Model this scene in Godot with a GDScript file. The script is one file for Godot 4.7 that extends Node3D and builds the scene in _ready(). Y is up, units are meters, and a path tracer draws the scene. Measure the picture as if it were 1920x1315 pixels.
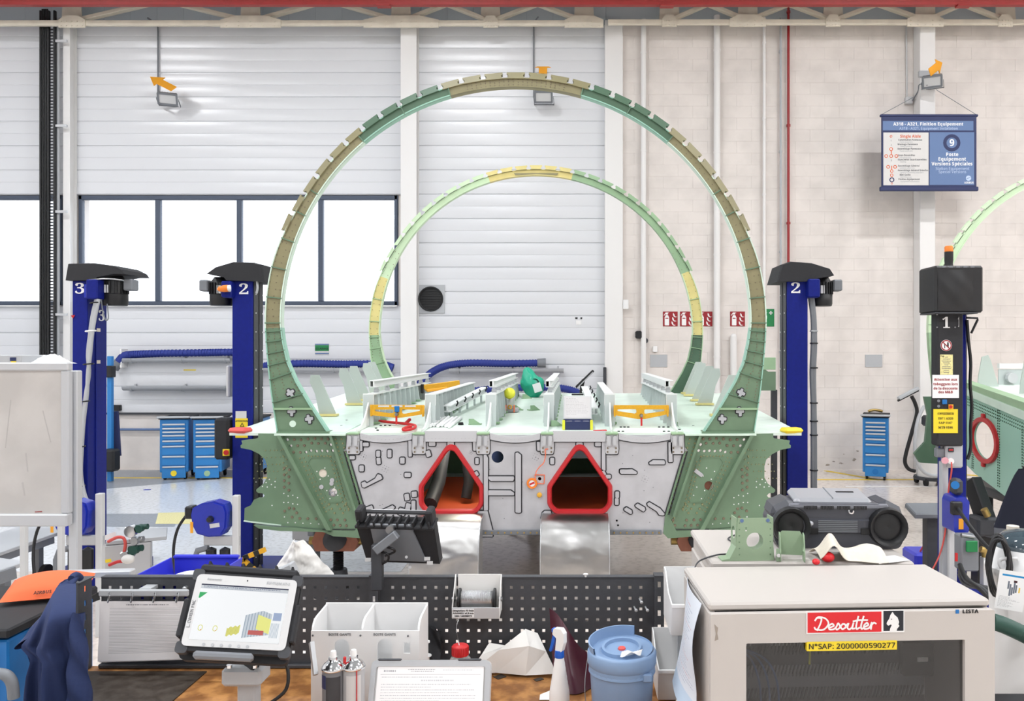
extends Node3D
# Assembly hall with an aircraft centre section on lifting columns, seen over a workbench.
# Units are metres, y is up. The camera stands 2 m above the floor and looks along -z.

const FOCAL := 1523.0          # focal length in pixels of a 1920 x 1315 picture
const VX := 1081.0             # where the hall's depth lines meet
const VY := 661.0
const WALL_D := 13.85          # distance of the far wall
const BOX_D := 6.40            # distance of the front spar of the centre section
const END_D := 9.60            # distance of its rear frame

var M := {}
var org := {}
var rng := RandomNumberGenerator.new()


# ------------------------------------------------------------------ mesh builder
class Geo:
	var v := PackedVector3Array()
	var n := PackedVector3Array()
	var u := PackedVector2Array()
	var t := Transform3D()

	func at(o: Vector3, b := Basis()) -> Geo:
		t = Transform3D(b, o)
		return self

	func tri(a: Vector3, b: Vector3, c: Vector3, na: Vector3, nb: Vector3, nc: Vector3, ua := Vector2(), ub := Vector2(), uc := Vector2()) -> void:
		a = t * a
		b = t * b
		c = t * c
		na = (t.basis * na).normalized()
		nb = (t.basis * nb).normalized()
		nc = (t.basis * nc).normalized()
		v.push_back(a)
		n.push_back(na)
		u.push_back(ua)
		if (b - a).cross(c - a).dot(na + nb + nc) > 0.0:
			v.push_back(c)
			v.push_back(b)
			n.push_back(nc)
			n.push_back(nb)
			u.push_back(uc)
			u.push_back(ub)
		else:
			v.push_back(b)
			v.push_back(c)
			n.push_back(nb)
			n.push_back(nc)
			u.push_back(ub)
			u.push_back(uc)

	func quad(a: Vector3, b: Vector3, c: Vector3, d: Vector3, out: Vector3) -> Geo:
		var q := (b - a).cross(c - a)
		if q.length() < 1e-12:
			q = (c - a).cross(d - a)
		q = q.normalized()
		if q.dot(out) < 0.0:
			q = -q
		tri(a, b, c, q, q, q, Vector2(0, 1), Vector2(1, 1), Vector2(1, 0))
		tri(a, c, d, q, q, q, Vector2(0, 1), Vector2(1, 0), Vector2(0, 0))
		return self

	func quad4(a: Vector3, b: Vector3, c: Vector3, d: Vector3, na: Vector3, nb: Vector3, nc: Vector3, nd: Vector3) -> void:
		tri(a, b, c, na, nb, nc, Vector2(0, 1), Vector2(1, 1), Vector2(1, 0))
		tri(a, c, d, na, nc, nd, Vector2(0, 1), Vector2(1, 0), Vector2(0, 0))

	# box with chamfered edges; c = centre, s = size
	func box(c: Vector3, s: Vector3, bev := 0.0) -> Geo:
		var h := s * 0.5
		var k := minf(bev, minf(h.x, minf(h.y, h.z)) * 0.9)
		var i := h - Vector3(k, k, k)
		for ax in 3:
			var bx := (ax + 1) % 3
			var cx := (ax + 2) % 3
			for sg in [-1.0, 1.0]:
				var o := Vector3()
				o[ax] = sg
				var p: Array[Vector3] = []
				for e in [[-1, -1], [1, -1], [1, 1], [-1, 1]]:
					var q := c
					q[ax] += sg * h[ax]
					q[bx] += e[0] * i[bx]
					q[cx] += e[1] * i[cx]
					p.append(q)
				quad(p[0], p[1], p[2], p[3], o)
		if k > 0.0:
			for ax in 3:
				var bx := (ax + 1) % 3
				var cx := (ax + 2) % 3
				for sb in [-1.0, 1.0]:
					for sc in [-1.0, 1.0]:
						var o := Vector3()
						o[bx] = sb
						o[cx] = sc
						var p: Array[Vector3] = []
						for e in [[-1, 0], [1, 0], [1, 1], [-1, 1]]:
							var q := c
							q[ax] += e[0] * i[ax]
							q[bx] += sb * (h[bx] if e[1] == 0 else i[bx])
							q[cx] += sc * (i[cx] if e[1] == 0 else h[cx])
							p.append(q)
						quad(p[0], p[1], p[2], p[3], o)
			for sx in [-1.0, 1.0]:
				for sy in [-1.0, 1.0]:
					for sz in [-1.0, 1.0]:
						var o := Vector3(sx, sy, sz).normalized()
						tri(c + Vector3(sx * h.x, sy * i.y, sz * i.z), c + Vector3(sx * i.x, sy * h.y, sz * i.z), c + Vector3(sx * i.x, sy * i.y, sz * h.z), o, o, o)
		return self

	# rectangular bar from a to b, w wide (across) and h high (along up)
	func bar(a: Vector3, b: Vector3, w: float, h: float, up := Vector3.UP, bev := 0.0) -> Geo:
		var d := b - a
		var z := d.normalized()
		if absf(z.dot(up)) > 0.99:
			up = Vector3.RIGHT
		var x := up.cross(z).normalized()
		var y := z.cross(x)
		var keep := t
		t = t * Transform3D(Basis(x, y, z), (a + b) * 0.5)
		box(Vector3(), Vector3(w, h, d.length()), bev)
		t = keep
		return self

	func cyl(a: Vector3, b: Vector3, r0: float, r1 := -1.0, seg := 14, caps := true) -> Geo:
		if r1 < 0.0:
			r1 = r0
		var z := (b - a).normalized()
		var x := z.cross(Vector3.UP if absf(z.y) < 0.9 else Vector3.RIGHT).normalized()
		var y := z.cross(x)
		for k in seg:
			var p := TAU * k / seg
			var q := TAU * (k + 1) / seg
			var e := x * cos(p) + y * sin(p)
			var f := x * cos(q) + y * sin(q)
			quad4(a + e * r0, a + f * r0, b + f * r1, b + e * r1, e, f, f, e)
			if caps:
				tri(a, a + e * r0, a + f * r0, -z, -z, -z)
				tri(b, b + e * r1, b + f * r1, z, z, z)
		return self

	func tube(pts: Array, r: float, seg := 8, closed := false, caps := true) -> Geo:
		var m := pts.size()
		var rings := []
		var prev := Vector3()
		for k in m:
			var d: Vector3
			if closed:
				d = (pts[(k + 1) % m] - pts[(k + m - 1) % m])
			else:
				d = pts[mini(k + 1, m - 1)] - pts[maxi(k - 1, 0)]
			d = d.normalized()
			var x: Vector3
			if k == 0:
				x = d.cross(Vector3.UP if absf(d.y) < 0.9 else Vector3.RIGHT).normalized()
			else:
				x = (prev - d * prev.dot(d)).normalized()
			prev = x
			rings.append([pts[k], x, d.cross(x), d])
		var last := m if closed else m - 1
		for k in last:
			var A: Array = rings[k]
			var B: Array = rings[(k + 1) % m]
			for j in seg:
				var p := TAU * j / seg
				var q := TAU * (j + 1) / seg
				var e0: Vector3 = A[1] * cos(p) + A[2] * sin(p)
				var f0: Vector3 = A[1] * cos(q) + A[2] * sin(q)
				var e1: Vector3 = B[1] * cos(p) + B[2] * sin(p)
				var f1: Vector3 = B[1] * cos(q) + B[2] * sin(q)
				quad4(A[0] + e0 * r, A[0] + f0 * r, B[0] + f1 * r, B[0] + e1 * r, e0, f0, f1, e1)
		if caps and not closed:
			for e in [[rings[0], -1.0], [rings[m - 1], 1.0]]:
				var R: Array = e[0]
				var o: Vector3 = R[3] * e[1]
				for j in seg:
					var p := TAU * j / seg
					var q := TAU * (j + 1) / seg
					tri(R[0], R[0] + (R[1] * cos(p) + R[2] * sin(p)) * r, R[0] + (R[1] * cos(q) + R[2] * sin(q)) * r, o, o, o)
		return self

	# profile of Vector2(radius, height) turned about the local y axis
	func lathe(prof: Array, seg := 24, from := 0.0, to := TAU) -> Geo:
		var m := prof.size()
		var sn: Array[Vector2] = []
		for k in m - 1:
			var d: Vector2 = prof[k + 1] - prof[k]
			sn.append(Vector2(d.y, -d.x).normalized())
		var up := prof[m - 1].y as float >= prof[0].y as float
		for k in m - 1:
			var n0 := sn[k]
			var n1 := sn[k]
			if k > 0 and sn[k - 1].dot(sn[k]) > 0.6:
				n0 = (sn[k - 1] + sn[k]).normalized()
			if k < m - 2 and sn[k + 1].dot(sn[k]) > 0.6:
				n1 = (sn[k + 1] + sn[k]).normalized()
			if not up:
				n0 = -n0
				n1 = -n1
			for j in seg:
				var p := from + (to - from) * j / seg
				var q := from + (to - from) * (j + 1) / seg
				var e := Vector3(cos(p), 0, sin(p))
				var f := Vector3(cos(q), 0, sin(q))
				var a: Vector2 = prof[k]
				var b: Vector2 = prof[k + 1]
				quad4(e * a.x + Vector3(0, a.y, 0), f * a.x + Vector3(0, a.y, 0), f * b.x + Vector3(0, b.y, 0), e * b.x + Vector3(0, b.y, 0), e * n0.x + Vector3(0, n0.y, 0), f * n0.x + Vector3(0, n0.y, 0), f * n1.x + Vector3(0, n1.y, 0), e * n1.x + Vector3(0, n1.y, 0))
		return self

	# flat face of a polygon (with holes) in the local xy plane at height z
	func face(poly: PackedVector2Array, z: float, out: float, holes := []) -> void:
		var pieces: Array[PackedVector2Array] = [poly]
		if holes.size():
			var lo := poly[0]
			var hi := poly[0]
			for p in poly:
				lo = lo.min(p)
				hi = hi.max(p)
			var cuts := [lo.x - 1.0, hi.x + 1.0]
			for h in holes:
				var l := INF
				var r := -INF
				for p in h:
					l = minf(l, p.x)
					r = maxf(r, p.x)
				cuts.append((l + r) * 0.5 + 0.00013)
			cuts.sort()
			pieces = []
			for k in cuts.size() - 1:
				if cuts[k + 1] - cuts[k] < 1e-6:
					continue
				var slab := PackedVector2Array([Vector2(cuts[k], lo.y - 1), Vector2(cuts[k + 1], lo.y - 1), Vector2(cuts[k + 1], hi.y + 1), Vector2(cuts[k], hi.y + 1)])
				var now: Array[PackedVector2Array] = Geometry2D.intersect_polygons(poly, slab)
				for h in holes:
					var next: Array[PackedVector2Array] = []
					for q in now:
						next.append_array(Geometry2D.clip_polygons(q, h))
					now = next
				pieces.append_array(now)
		var o := Vector3(0, 0, out)
		for q in pieces:
			var ix := Geometry2D.triangulate_polygon(q)
			for k in range(0, ix.size(), 3):
				var a := q[ix[k]]
				var b := q[ix[k + 1]]
				var c := q[ix[k + 2]]
				tri(Vector3(a.x, a.y, z), Vector3(b.x, b.y, z), Vector3(c.x, c.y, z), o, o, o, a, b, c)

	func rim(poly: PackedVector2Array, z0: float, z1: float, inward := false) -> void:
		var area := 0.0
		var m := poly.size()
		for k in m:
			area += poly[k].cross(poly[(k + 1) % m])
		var sg := signf(area) * (-1.0 if inward else 1.0)
		var en: Array[Vector2] = []
		for k in m:
			var d := poly[(k + 1) % m] - poly[k]
			en.append(Vector2(d.y, -d.x).normalized() * sg)
		for k in m:
			var a := poly[k]
			var b := poly[(k + 1) % m]
			var e := en[k]
			var p := e
			var q := e
			if en[(k + m - 1) % m].dot(e) > 0.75:
				p = (en[(k + m - 1) % m] + e).normalized()
			if en[(k + 1) % m].dot(e) > 0.75:
				q = (en[(k + 1) % m] + e).normalized()
			var P := Vector3(p.x, p.y, 0)
			var Q := Vector3(q.x, q.y, 0)
			quad4(Vector3(a.x, a.y, z0), Vector3(b.x, b.y, z0), Vector3(b.x, b.y, z1), Vector3(a.x, a.y, z1), P, Q, Q, P)

	func prism(poly: PackedVector2Array, z0: float, z1: float, holes := []) -> Geo:
		face(poly, z0, -1.0, holes)
		face(poly, z1, 1.0, holes)
		rim(poly, z0, z1)
		for h in holes:
			rim(h, z0, z1, true)
		return self

	# smooth sheet from a function of (u, v) in 0..1, with a thickness
	func sheet(f: Callable, nu: int, nv: int, thick := 0.0, flip := false) -> Geo:
		var P := []
		for i in nu + 1:
			var row := PackedVector3Array()
			for j in nv + 1:
				row.append(f.call(float(i) / nu, float(j) / nv))
			P.append(row)
		var N := []
		for i in nu + 1:
			var row := PackedVector3Array()
			for j in nv + 1:
				var a: Vector3 = P[mini(i + 1, nu)][j] - P[maxi(i - 1, 0)][j]
				var b: Vector3 = P[i][mini(j + 1, nv)] - P[i][maxi(j - 1, 0)]
				var q := a.cross(b)
				q = q.normalized() if q.length() > 1e-12 else Vector3.UP
				row.append(-q if flip else q)
			N.append(row)
		for i in nu:
			for j in nv:
				var uvs := [Vector2(float(i) / nu, 1.0 - float(j) / nv), Vector2(float(i + 1) / nu, 1.0 - float(j) / nv), Vector2(float(i + 1) / nu, 1.0 - float(j + 1) / nv), Vector2(float(i) / nu, 1.0 - float(j + 1) / nv)]
				var p := [P[i][j], P[i + 1][j], P[i + 1][j + 1], P[i][j + 1]]
				var q := [N[i][j], N[i + 1][j], N[i + 1][j + 1], N[i][j + 1]]
				tri(p[0], p[1], p[2], q[0], q[1], q[2], uvs[0], uvs[1], uvs[2])
				tri(p[0], p[2], p[3], q[0], q[2], q[3], uvs[0], uvs[2], uvs[3])
				if thick > 0.0:
					var w := []
					for k in 4:
						w.append(p[k] - q[k] * thick)
					tri(w[0], w[1], w[2], -q[0], -q[1], -q[2], uvs[0], uvs[1], uvs[2])
					tri(w[0], w[2], w[3], -q[0], -q[2], -q[3], uvs[0], uvs[2], uvs[3])
		if thick > 0.0:
			for i in nu:
				for j in [0, nv]:
					var a: Vector3 = P[i][j]
					var b: Vector3 = P[i + 1][j]
					quad(a, b, b - N[i + 1][j] * thick, a - N[i][j] * thick, P[i][j] - P[i][1 if j == 0 else nv - 1])
			for j in nv:
				for i in [0, nu]:
					var a: Vector3 = P[i][j]
					var b: Vector3 = P[i][j + 1]
					quad(a, b, b - N[i][j + 1] * thick, a - N[i][j] * thick, P[i][j] - P[1 if i == 0 else nu - 1][j])
		return self

	func ball(c: Vector3, r: Vector3, seg := 16, rows := 10) -> Geo:
		for i in rows:
			for j in seg:
				var p := []
				var q := []
				for e in [[0, 0], [0, 1], [1, 1], [1, 0]]:
					var la: float = PI * (float(i + e[0]) / rows - 0.5)
					var lo: float = TAU * float(j + e[1]) / seg
					var d := Vector3(cos(la) * cos(lo), sin(la), cos(la) * sin(lo))
					p.append(c + d * r)
					q.append((d / r).normalized())
				quad4(p[0], p[1], p[2], p[3], q[0], q[1], q[2], q[3])
		return self

	func mesh(o := Vector3()) -> ArrayMesh:
		var a := []
		a.resize(Mesh.ARRAY_MAX)
		var w := v
		if o != Vector3():
			w = v.duplicate()
			for k in w.size():
				w[k] -= o
		a[Mesh.ARRAY_VERTEX] = w
		a[Mesh.ARRAY_NORMAL] = n
		a[Mesh.ARRAY_TEX_UV] = u
		var m := ArrayMesh.new()
		m.add_surface_from_arrays(Mesh.PRIMITIVE_TRIANGLES, a)
		return m


func G() -> Geo:
	return Geo.new()


func V(x := 0.0, y := 0.0, z := 0.0) -> Vector3:
	return Vector3(x, y, z)


func V2(x := 0.0, y := 0.0) -> Vector2:
	return Vector2(x, y)


# ------------------------------------------------------------------ scene helpers
func P(px: float, py: float, d: float) -> Vector3:   # a point measured in the picture, at distance d
	return V((px - VX) * d / FOCAL, 2.0 - (py - VY) * d / FOCAL, -d)


func F(px: float, py: float) -> Vector2:              # a point of the front spar's plane
	return V2((px - VX) * BOX_D / FOCAL, 2.0 - (py - VY) * BOX_D / FOCAL)


func W(px: float, py: float) -> Vector3:              # a point of the far wall
	return P(px, py, WALL_D)


func thing(called: String, label: String, category: String, at := V(), group := "", turn := 0.0) -> Node3D:
	var o := Node3D.new()
	o.name = called
	add_child(o, true)
	o.position = at
	o.rotation.y = turn
	o.set_meta("label", label)
	o.set_meta("category", category)
	if group:
		o.set_meta("group", group)
	org[o] = at
	return o


# a thing whose parts are given in the thing's own axes
func local(called: String, label: String, category: String, at := V(), group := "", turn := 0.0) -> Node3D:
	var o := thing(called, label, category, at, group, turn)
	org[o] = V()
	return o


func mk(called: String, g: Geo, m: Material, parent: Node3D = null) -> MeshInstance3D:
	var o := MeshInstance3D.new()
	o.name = called
	var base: Vector3 = org.get(parent, V())
	o.mesh = g.mesh(base)
	o.mesh.surface_set_material(0, m)
	org[o] = base
	(parent if parent else self).add_child(o, true)
	return o


func single(called: String, g: Geo, m: Material, label: String, category: String, at := V(), group := "") -> MeshInstance3D:
	var o := MeshInstance3D.new()
	o.name = called
	o.mesh = g.mesh(at)
	o.mesh.surface_set_material(0, m)
	o.position = at
	org[o] = at
	add_child(o, true)
	o.set_meta("label", label)
	o.set_meta("category", category)
	if group:
		o.set_meta("group", group)
	return o


func struct(called: String, g: Geo, m: Material) -> MeshInstance3D:
	var o := mk(called, g, m)
	o.set_meta("kind", "structure")
	return o


func place(called: String, mesh: Mesh, xf: Transform3D, parent: Node3D) -> MeshInstance3D:
	var o := MeshInstance3D.new()
	o.name = called
	o.mesh = mesh
	xf.origin -= org.get(parent, V())
	o.transform = xf
	org[o] = V()
	(parent if parent else self).add_child(o, true)
	return o


func made(g: Geo, m: Material) -> ArrayMesh:
	var a := g.mesh()
	a.surface_set_material(0, m)
	return a


func lettering(text: String, at: Vector3, height: float, m: Material, parent: Node3D, face := "sans", basis := Basis(), squeeze := 1.0) -> MeshInstance3D:
	var f := SystemFont.new()
	f.font_names = PackedStringArray(["Droid Serif" if face.begins_with("serif") else "Droid Sans"])
	f.font_weight = 700 if face.ends_with("bold") else 400
	var tm := TextMesh.new()
	tm.text = text
	tm.font = f
	tm.font_size = 48
	tm.pixel_size = height / (48.0 * 0.72)
	tm.depth = 0.0012
	tm.curve_step = 2.0
	tm.material = m
	var o := MeshInstance3D.new()
	o.name = "lettering"
	o.mesh = tm
	o.transform = Transform3D(basis * Basis.from_scale(V(squeeze, 1, 1)), at - org.get(parent, V()))
	parent.add_child(o, true)
	return o


func poly(pts: Array) -> PackedVector2Array:
	return PackedVector2Array(pts)


# polygon with rounded corners; radius per corner or one for all
func rounded(pts: Array, radius, steps := 4) -> PackedVector2Array:
	var o := PackedVector2Array()
	var m := pts.size()
	for k in m:
		var p: Vector2 = pts[k]
		var a: Vector2 = pts[(k + m - 1) % m]
		var b: Vector2 = pts[(k + 1) % m]
		var r: float = radius[k] if radius is Array else radius
		var u := (a - p).normalized()
		var w := (b - p).normalized()
		var half := acos(clampf(u.dot(w), -1, 1)) * 0.5
		var cut := minf(r / maxf(tan(half), 0.01), minf((a - p).length(), (b - p).length()) * 0.49)
		if r <= 0.0:
			o.append(p)
			continue
		for s in steps + 1:
			var e := float(s) / steps
			var q0 := p + u * cut * (1.0 - e)
			var q1 := p + w * cut * e
			o.append(q0.lerp(q1, e))
	return o


func rect2(c: Vector2, s: Vector2, r := 0.0) -> PackedVector2Array:
	var h := s * 0.5
	var q := [c + V2(-h.x, -h.y), c + V2(h.x, -h.y), c + V2(h.x, h.y), c + V2(-h.x, h.y)]
	return rounded(q, r) if r > 0.0 else PackedVector2Array(q)


func circle2(c: Vector2, r: float, seg := 20) -> PackedVector2Array:
	var o := PackedVector2Array()
	for k in seg:
		o.append(c + Vector2.from_angle(TAU * k / seg) * r)
	return o


func curve(pts: Array, n := 6) -> Array:       # smooth path through points
	var o := []
	var m := pts.size()
	for k in m - 1:
		var p0: Vector3 = pts[maxi(k - 1, 0)]
		var p1: Vector3 = pts[k]
		var p2: Vector3 = pts[k + 1]
		var p3: Vector3 = pts[mini(k + 2, m - 1)]
		for s in n:
			var t := float(s) / n
			o.append(0.5 * ((2.0 * p1) + (p2 - p0) * t + (2.0 * p0 - 5.0 * p1 + 4.0 * p2 - p3) * t * t + (3.0 * p1 - p0 - 3.0 * p2 + p3) * t * t * t))
	o.append(pts[m - 1])
	return o


func curve2(pts: Array, n := 5) -> PackedVector2Array:
	var q := []
	for p in pts:
		q.append(V(p.x, p.y, 0))
	var o := PackedVector2Array()
	for p in curve(q, n):
		o.append(V2(p.x, p.y))
	return o


# ------------------------------------------------------------------ materials
func noise_tex(freq: float, lo: Color, hi: Color, sd: int, size := 512, octaves := 4, lo_at := 0.25, hi_at := 0.75) -> NoiseTexture2D:
	var f := FastNoiseLite.new()
	f.seed = sd
	f.frequency = freq
	f.fractal_octaves = octaves
	f.noise_type = FastNoiseLite.TYPE_SIMPLEX_SMOOTH
	var r := Gradient.new()
	r.offsets = PackedFloat32Array([lo_at, hi_at])
	r.colors = PackedColorArray([lo, hi])
	var x := NoiseTexture2D.new()
	x.width = size
	x.height = size
	x.seamless = true
	x.noise = f
	x.color_ramp = r
	return x


func mat(key: String, c: Color, rough := 0.5, metal := 0.0, tex: Texture2D = null, scale := 1.0) -> StandardMaterial3D:
	var m := StandardMaterial3D.new()
	m.resource_name = key
	m.albedo_color = c
	m.roughness = rough
	m.metallic = metal
	if tex:
		m.albedo_texture = tex
		m.uv1_triplanar = true
		m.uv1_world_triplanar = true
		m.uv1_scale = Vector3.ONE * scale
	M[key] = m
	return m


func c8(r: int, g: int, b: int) -> Color:
	return Color8(r, g, b)


func paper_tex(w: int, h: int, seedv: int, paint: Callable) -> ImageTexture:
	var im := Image.create(w, h, false, Image.FORMAT_RGB8)
	im.fill(Color8(238, 238, 238))
	var r := RandomNumberGenerator.new()
	r.seed = seedv
	paint.call(im, r)
	return ImageTexture.create_from_image(im)


func bars(im: Image, r: RandomNumberGenerator, x: int, y: int, w: int, h: int, c: Color) -> void:   # a line of unreadably small print
	var k := x
	while k < x + w:
		var l := r.randi_range(3, 12)
		im.fill_rect(Rect2i(k, y, mini(l, x + w - k), h), c)
		k += l + r.randi_range(2, 5)


func materials() -> void:
	var fine := noise_tex(0.02, Color(0.965, 0.965, 0.965), Color.WHITE, 3)
	var smear := noise_tex(0.006, Color(0.955, 0.955, 0.955), Color.WHITE, 5, 512, 5)
	var concrete := noise_tex(0.05, Color(0.92, 0.915, 0.91), Color(1, 1, 1), 11, 1024, 6, 0.2, 0.5)
	var speck := noise_tex(0.09, Color(0.86, 0.85, 0.84), Color.WHITE, 21, 512, 3, 0.1, 0.45)
	var grain := noise_tex(0.015, Color(0.72, 0.66, 0.6), Color.WHITE, 8, 512, 5)
	M.smear = smear
	# room
	mat("cladding", c8(221, 223, 227), 0.24)
	mat("block_paint", c8(229, 222, 217), 0.75, 0.0, smear, 0.5)
	mat("joint", c8(220, 213, 208), 0.9)
	mat("white_paint", c8(233, 232, 231), 0.5)
	mat("steel_cream", c8(222, 215, 198), 0.55, 0.0, smear, 0.8)
	mat("roof_sheet", c8(178, 186, 191), 0.5)
	mat("window_frame", c8(74, 84, 101), 0.45, 0.2)
	mat("concrete", c8(228, 217, 208), 0.17, 0.0, concrete, 0.22)
	mat("floor_paint", c8(226, 230, 235), 0.16, 0.0, concrete, 0.3)
	mat("floor_grey", c8(146, 152, 160), 0.35, 0.0, concrete, 0.4)
	mat("yellow_line", c8(232, 200, 70), 0.5, 0.0, speck, 1.2)
	mat("yellow_pale", c8(232, 224, 160), 0.4, 0.0, speck, 1.0)
	mat("crane_red", c8(160, 48, 46), 0.45, 0.0, fine, 0.5)
	mat("pipe_red", c8(150, 30, 34), 0.4)
	mat("grime", c8(158, 148, 138), 0.95)
	# metals and plastics
	mat("black", c8(24, 25, 28), 0.45)
	mat("black_soft", c8(38, 39, 43), 0.75, 0.0, fine, 4.0)
	mat("dark_grey", c8(62, 64, 69), 0.55, 0.0, fine, 3.0)
	mat("mid_grey", c8(120, 124, 130), 0.5)
	mat("light_grey", c8(178, 181, 185), 0.5)
	mat("pale_grey", c8(206, 207, 208), 0.5)
	mat("pvc_grey", c8(172, 175, 180), 0.35)
	mat("white", c8(238, 238, 238), 0.4)
	mat("white_matt", c8(236, 234, 231), 0.8)
	mat("alu", c8(196, 198, 200), 0.35, 0.85, fine, 3.0)
	mat("alu_matt", c8(200, 202, 205), 0.5, 0.4)
	mat("alu_sheet", c8(176, 175, 174), 0.36, 1.0, smear, 1.6)
	mat("steel", c8(150, 152, 155), 0.35, 0.9)
	mat("chrome", c8(225, 226, 228), 0.12, 1.0)
	mat("bolt_brown", c8(128, 116, 98), 0.5, 0.3)
	mat("bolt_yellow", c8(146, 146, 108), 0.5, 0.3)
	mat("brass", c8(176, 150, 90), 0.4, 0.7)
	mat("rubber", c8(28, 28, 30), 0.8)
	mat("lift_blue", c8(20, 33, 124), 0.45, 0.0, fine, 2.0).metallic_specular = 0.3
	mat("reel_blue", c8(30, 48, 165), 0.25)
	mat("hose_blue", c8(36, 54, 140), 0.6)
	mat("cabinet_blue", c8(42, 124, 190), 0.4)
	mat("bench_blue", c8(20, 110, 180), 0.45)
	mat("bin_blue", c8(52, 58, 200), 0.35)
	mat("orange", c8(238, 130, 40), 0.5)
	mat("arrow_orange", c8(240, 165, 40), 0.6)
	mat("tool_yellow", c8(226, 168, 34), 0.45, 0.0, fine, 4.0)
	mat("yellow", c8(240, 212, 44), 0.5)
	mat("lemon", c8(226, 226, 60), 0.4)
	mat("red", c8(196, 32, 36), 0.45)
	mat("red_rim", c8(192, 38, 44), 0.5)
	mat("tip_red", c8(214, 84, 78), 0.5)
	mat("sign_red", c8(150, 26, 36), 0.5)
	mat("sign_green", c8(16, 122, 66), 0.5)
	mat("logo_red", c8(216, 30, 40), 0.4)
	mat("logo_black", c8(22, 28, 40), 0.4)
	mat("navy", c8(37, 47, 90), 0.6)
	mat("sign_blue", c8(96, 121, 164), 0.6)
	mat("sign_white", c8(212, 210, 208), 0.6)
	mat("sign_orange", c8(216, 98, 52), 0.6)
	mat("print_grey", c8(110, 112, 116), 0.7)
	mat("print_black", c8(30, 30, 32), 0.7)
	mat("print_pale", c8(190, 206, 232), 0.7)
	# aircraft paints
	mat("primer_green", c8(110, 137, 110), 0.45, 0.0, smear, 0.9)
	mat("primer_dark", c8(82, 112, 90), 0.45, 0.0, smear, 0.9)
	mat("primer_teal", c8(100, 132, 108), 0.45, 0.0, smear, 0.9)
	mat("primer_olive", c8(143, 137, 103), 0.45, 0.0, smear, 0.9)
	mat("primer_mint", c8(214, 235, 220), 0.4, 0.0, smear, 0.7)
	mat("primer_pale_glare", c8(208, 232, 196), 0.45, 0.0, smear, 0.9)  # pale green primer; on the rear frame it carries window glare
	mat("primer_leaf", c8(156, 188, 150), 0.45, 0.0, smear, 0.9)
	mat("primer_yellow", c8(226, 212, 142), 0.45, 0.0, smear, 0.9)
	mat("bracket_green", c8(150, 173, 143), 0.5)
	mat("aqua", c8(150, 196, 178), 0.45)
	mat("deck_mint", c8(228, 243, 232), 0.45, 0.0, smear, 0.6)
	mat("beam_grey", c8(196, 204, 203), 0.5)
	mat("rail_white", c8(230, 233, 232), 0.45)
	mat("fin_grey", c8(186, 196, 190), 0.5)
	mat("spar_grey", c8(190, 190, 194), 0.5, 0.0, smear, 1.2)
	mat("spar_light", c8(196, 197, 200), 0.45)
	mat("clip_grey", c8(184, 184, 188), 0.5)
	mat("sealant", c8(58, 58, 62), 0.8)
	mat("mat_orange", c8(206, 78, 28), 0.8)
	mat("jelly_orange", c8(244, 120, 78), 0.5)
	mat("amber", c8(226, 170, 50), 0.4)
	mat("smudge", c8(186, 182, 179), 0.5)
	# soft things
	mat("jacket", c8(38, 53, 96), 0.85, 0.0, fine, 6.0)
	mat("pouch", c8(240, 110, 66), 0.8)
	mat("cloth_white", c8(234, 232, 228), 0.85)
	mat("cloth_beige", c8(226, 217, 203), 0.9, 0.0, fine, 5.0)
	mat("maroon", c8(72, 27, 42), 0.35)
	mat("navy_cloth", c8(20, 24, 40), 0.95)
	mat("bag_green", c8(36, 168, 136), 0.3)
	mat("bucket_blue", c8(128, 155, 190), 0.4)
	mat("spray_blue", c8(30, 96, 200), 0.35)
	mat("wood", c8(196, 142, 82), 0.55, 0.0, grain, 2.0)
	mat("bench_top", c8(186, 132, 74), 0.5, 0.0, grain, 1.5)
	mat("bench_dark", c8(70, 62, 54), 0.6, 0.0, grain, 2.0)
	mat("board_grey", c8(70, 72, 77), 0.55, 0.0, fine, 5.0)
	mat("lista", c8(195, 189, 184), 0.45)
	mat("whiteboard", c8(203, 199, 195), 0.35, 0.0, smear, 1.0)
	mat("orange_dull", c8(160, 104, 84), 0.7, 0.0, smear, 4.0)
	mat("hose_green", c8(36, 76, 66), 0.5)
	mat("radio_dark", c8(66, 68, 76), 0.4)
	mat("radio_grey", c8(120, 122, 130), 0.4)
	mat("radio_silver", c8(176, 178, 184), 0.3, 0.3)
	# clear stuff
	var g := mat("glass", Color(0.95, 0.98, 1.0, 0.06), 0.02)
	g.transparency = BaseMaterial3D.TRANSPARENCY_ALPHA
	g = mat("smoked", Color(0.1, 0.11, 0.12, 0.35), 0.05)
	g.transparency = BaseMaterial3D.TRANSPARENCY_ALPHA
	g = mat("clear_plastic", Color(0.95, 0.96, 0.96, 0.3), 0.15)
	g.transparency = BaseMaterial3D.TRANSPARENCY_ALPHA
	g = mat("dome", Color(0.25, 0.32, 0.36, 0.75), 0.08)
	g.transparency = BaseMaterial3D.TRANSPARENCY_ALPHA
	# lamps and screens
	var e := mat("lamp_glow", Color.WHITE, 0.5)
	e.emission_enabled = true
	e.emission = Color(1.0, 0.98, 0.95)
	e.emission_energy_multiplier = 4.0
	e = mat("work_glow", Color.WHITE, 0.5)
	e.emission_enabled = true
	e.emission = Color(1.0, 0.96, 0.9)
	e.emission_energy_multiplier = 3.0
	e = mat("beacon", c8(240, 150, 30), 0.3)


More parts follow.
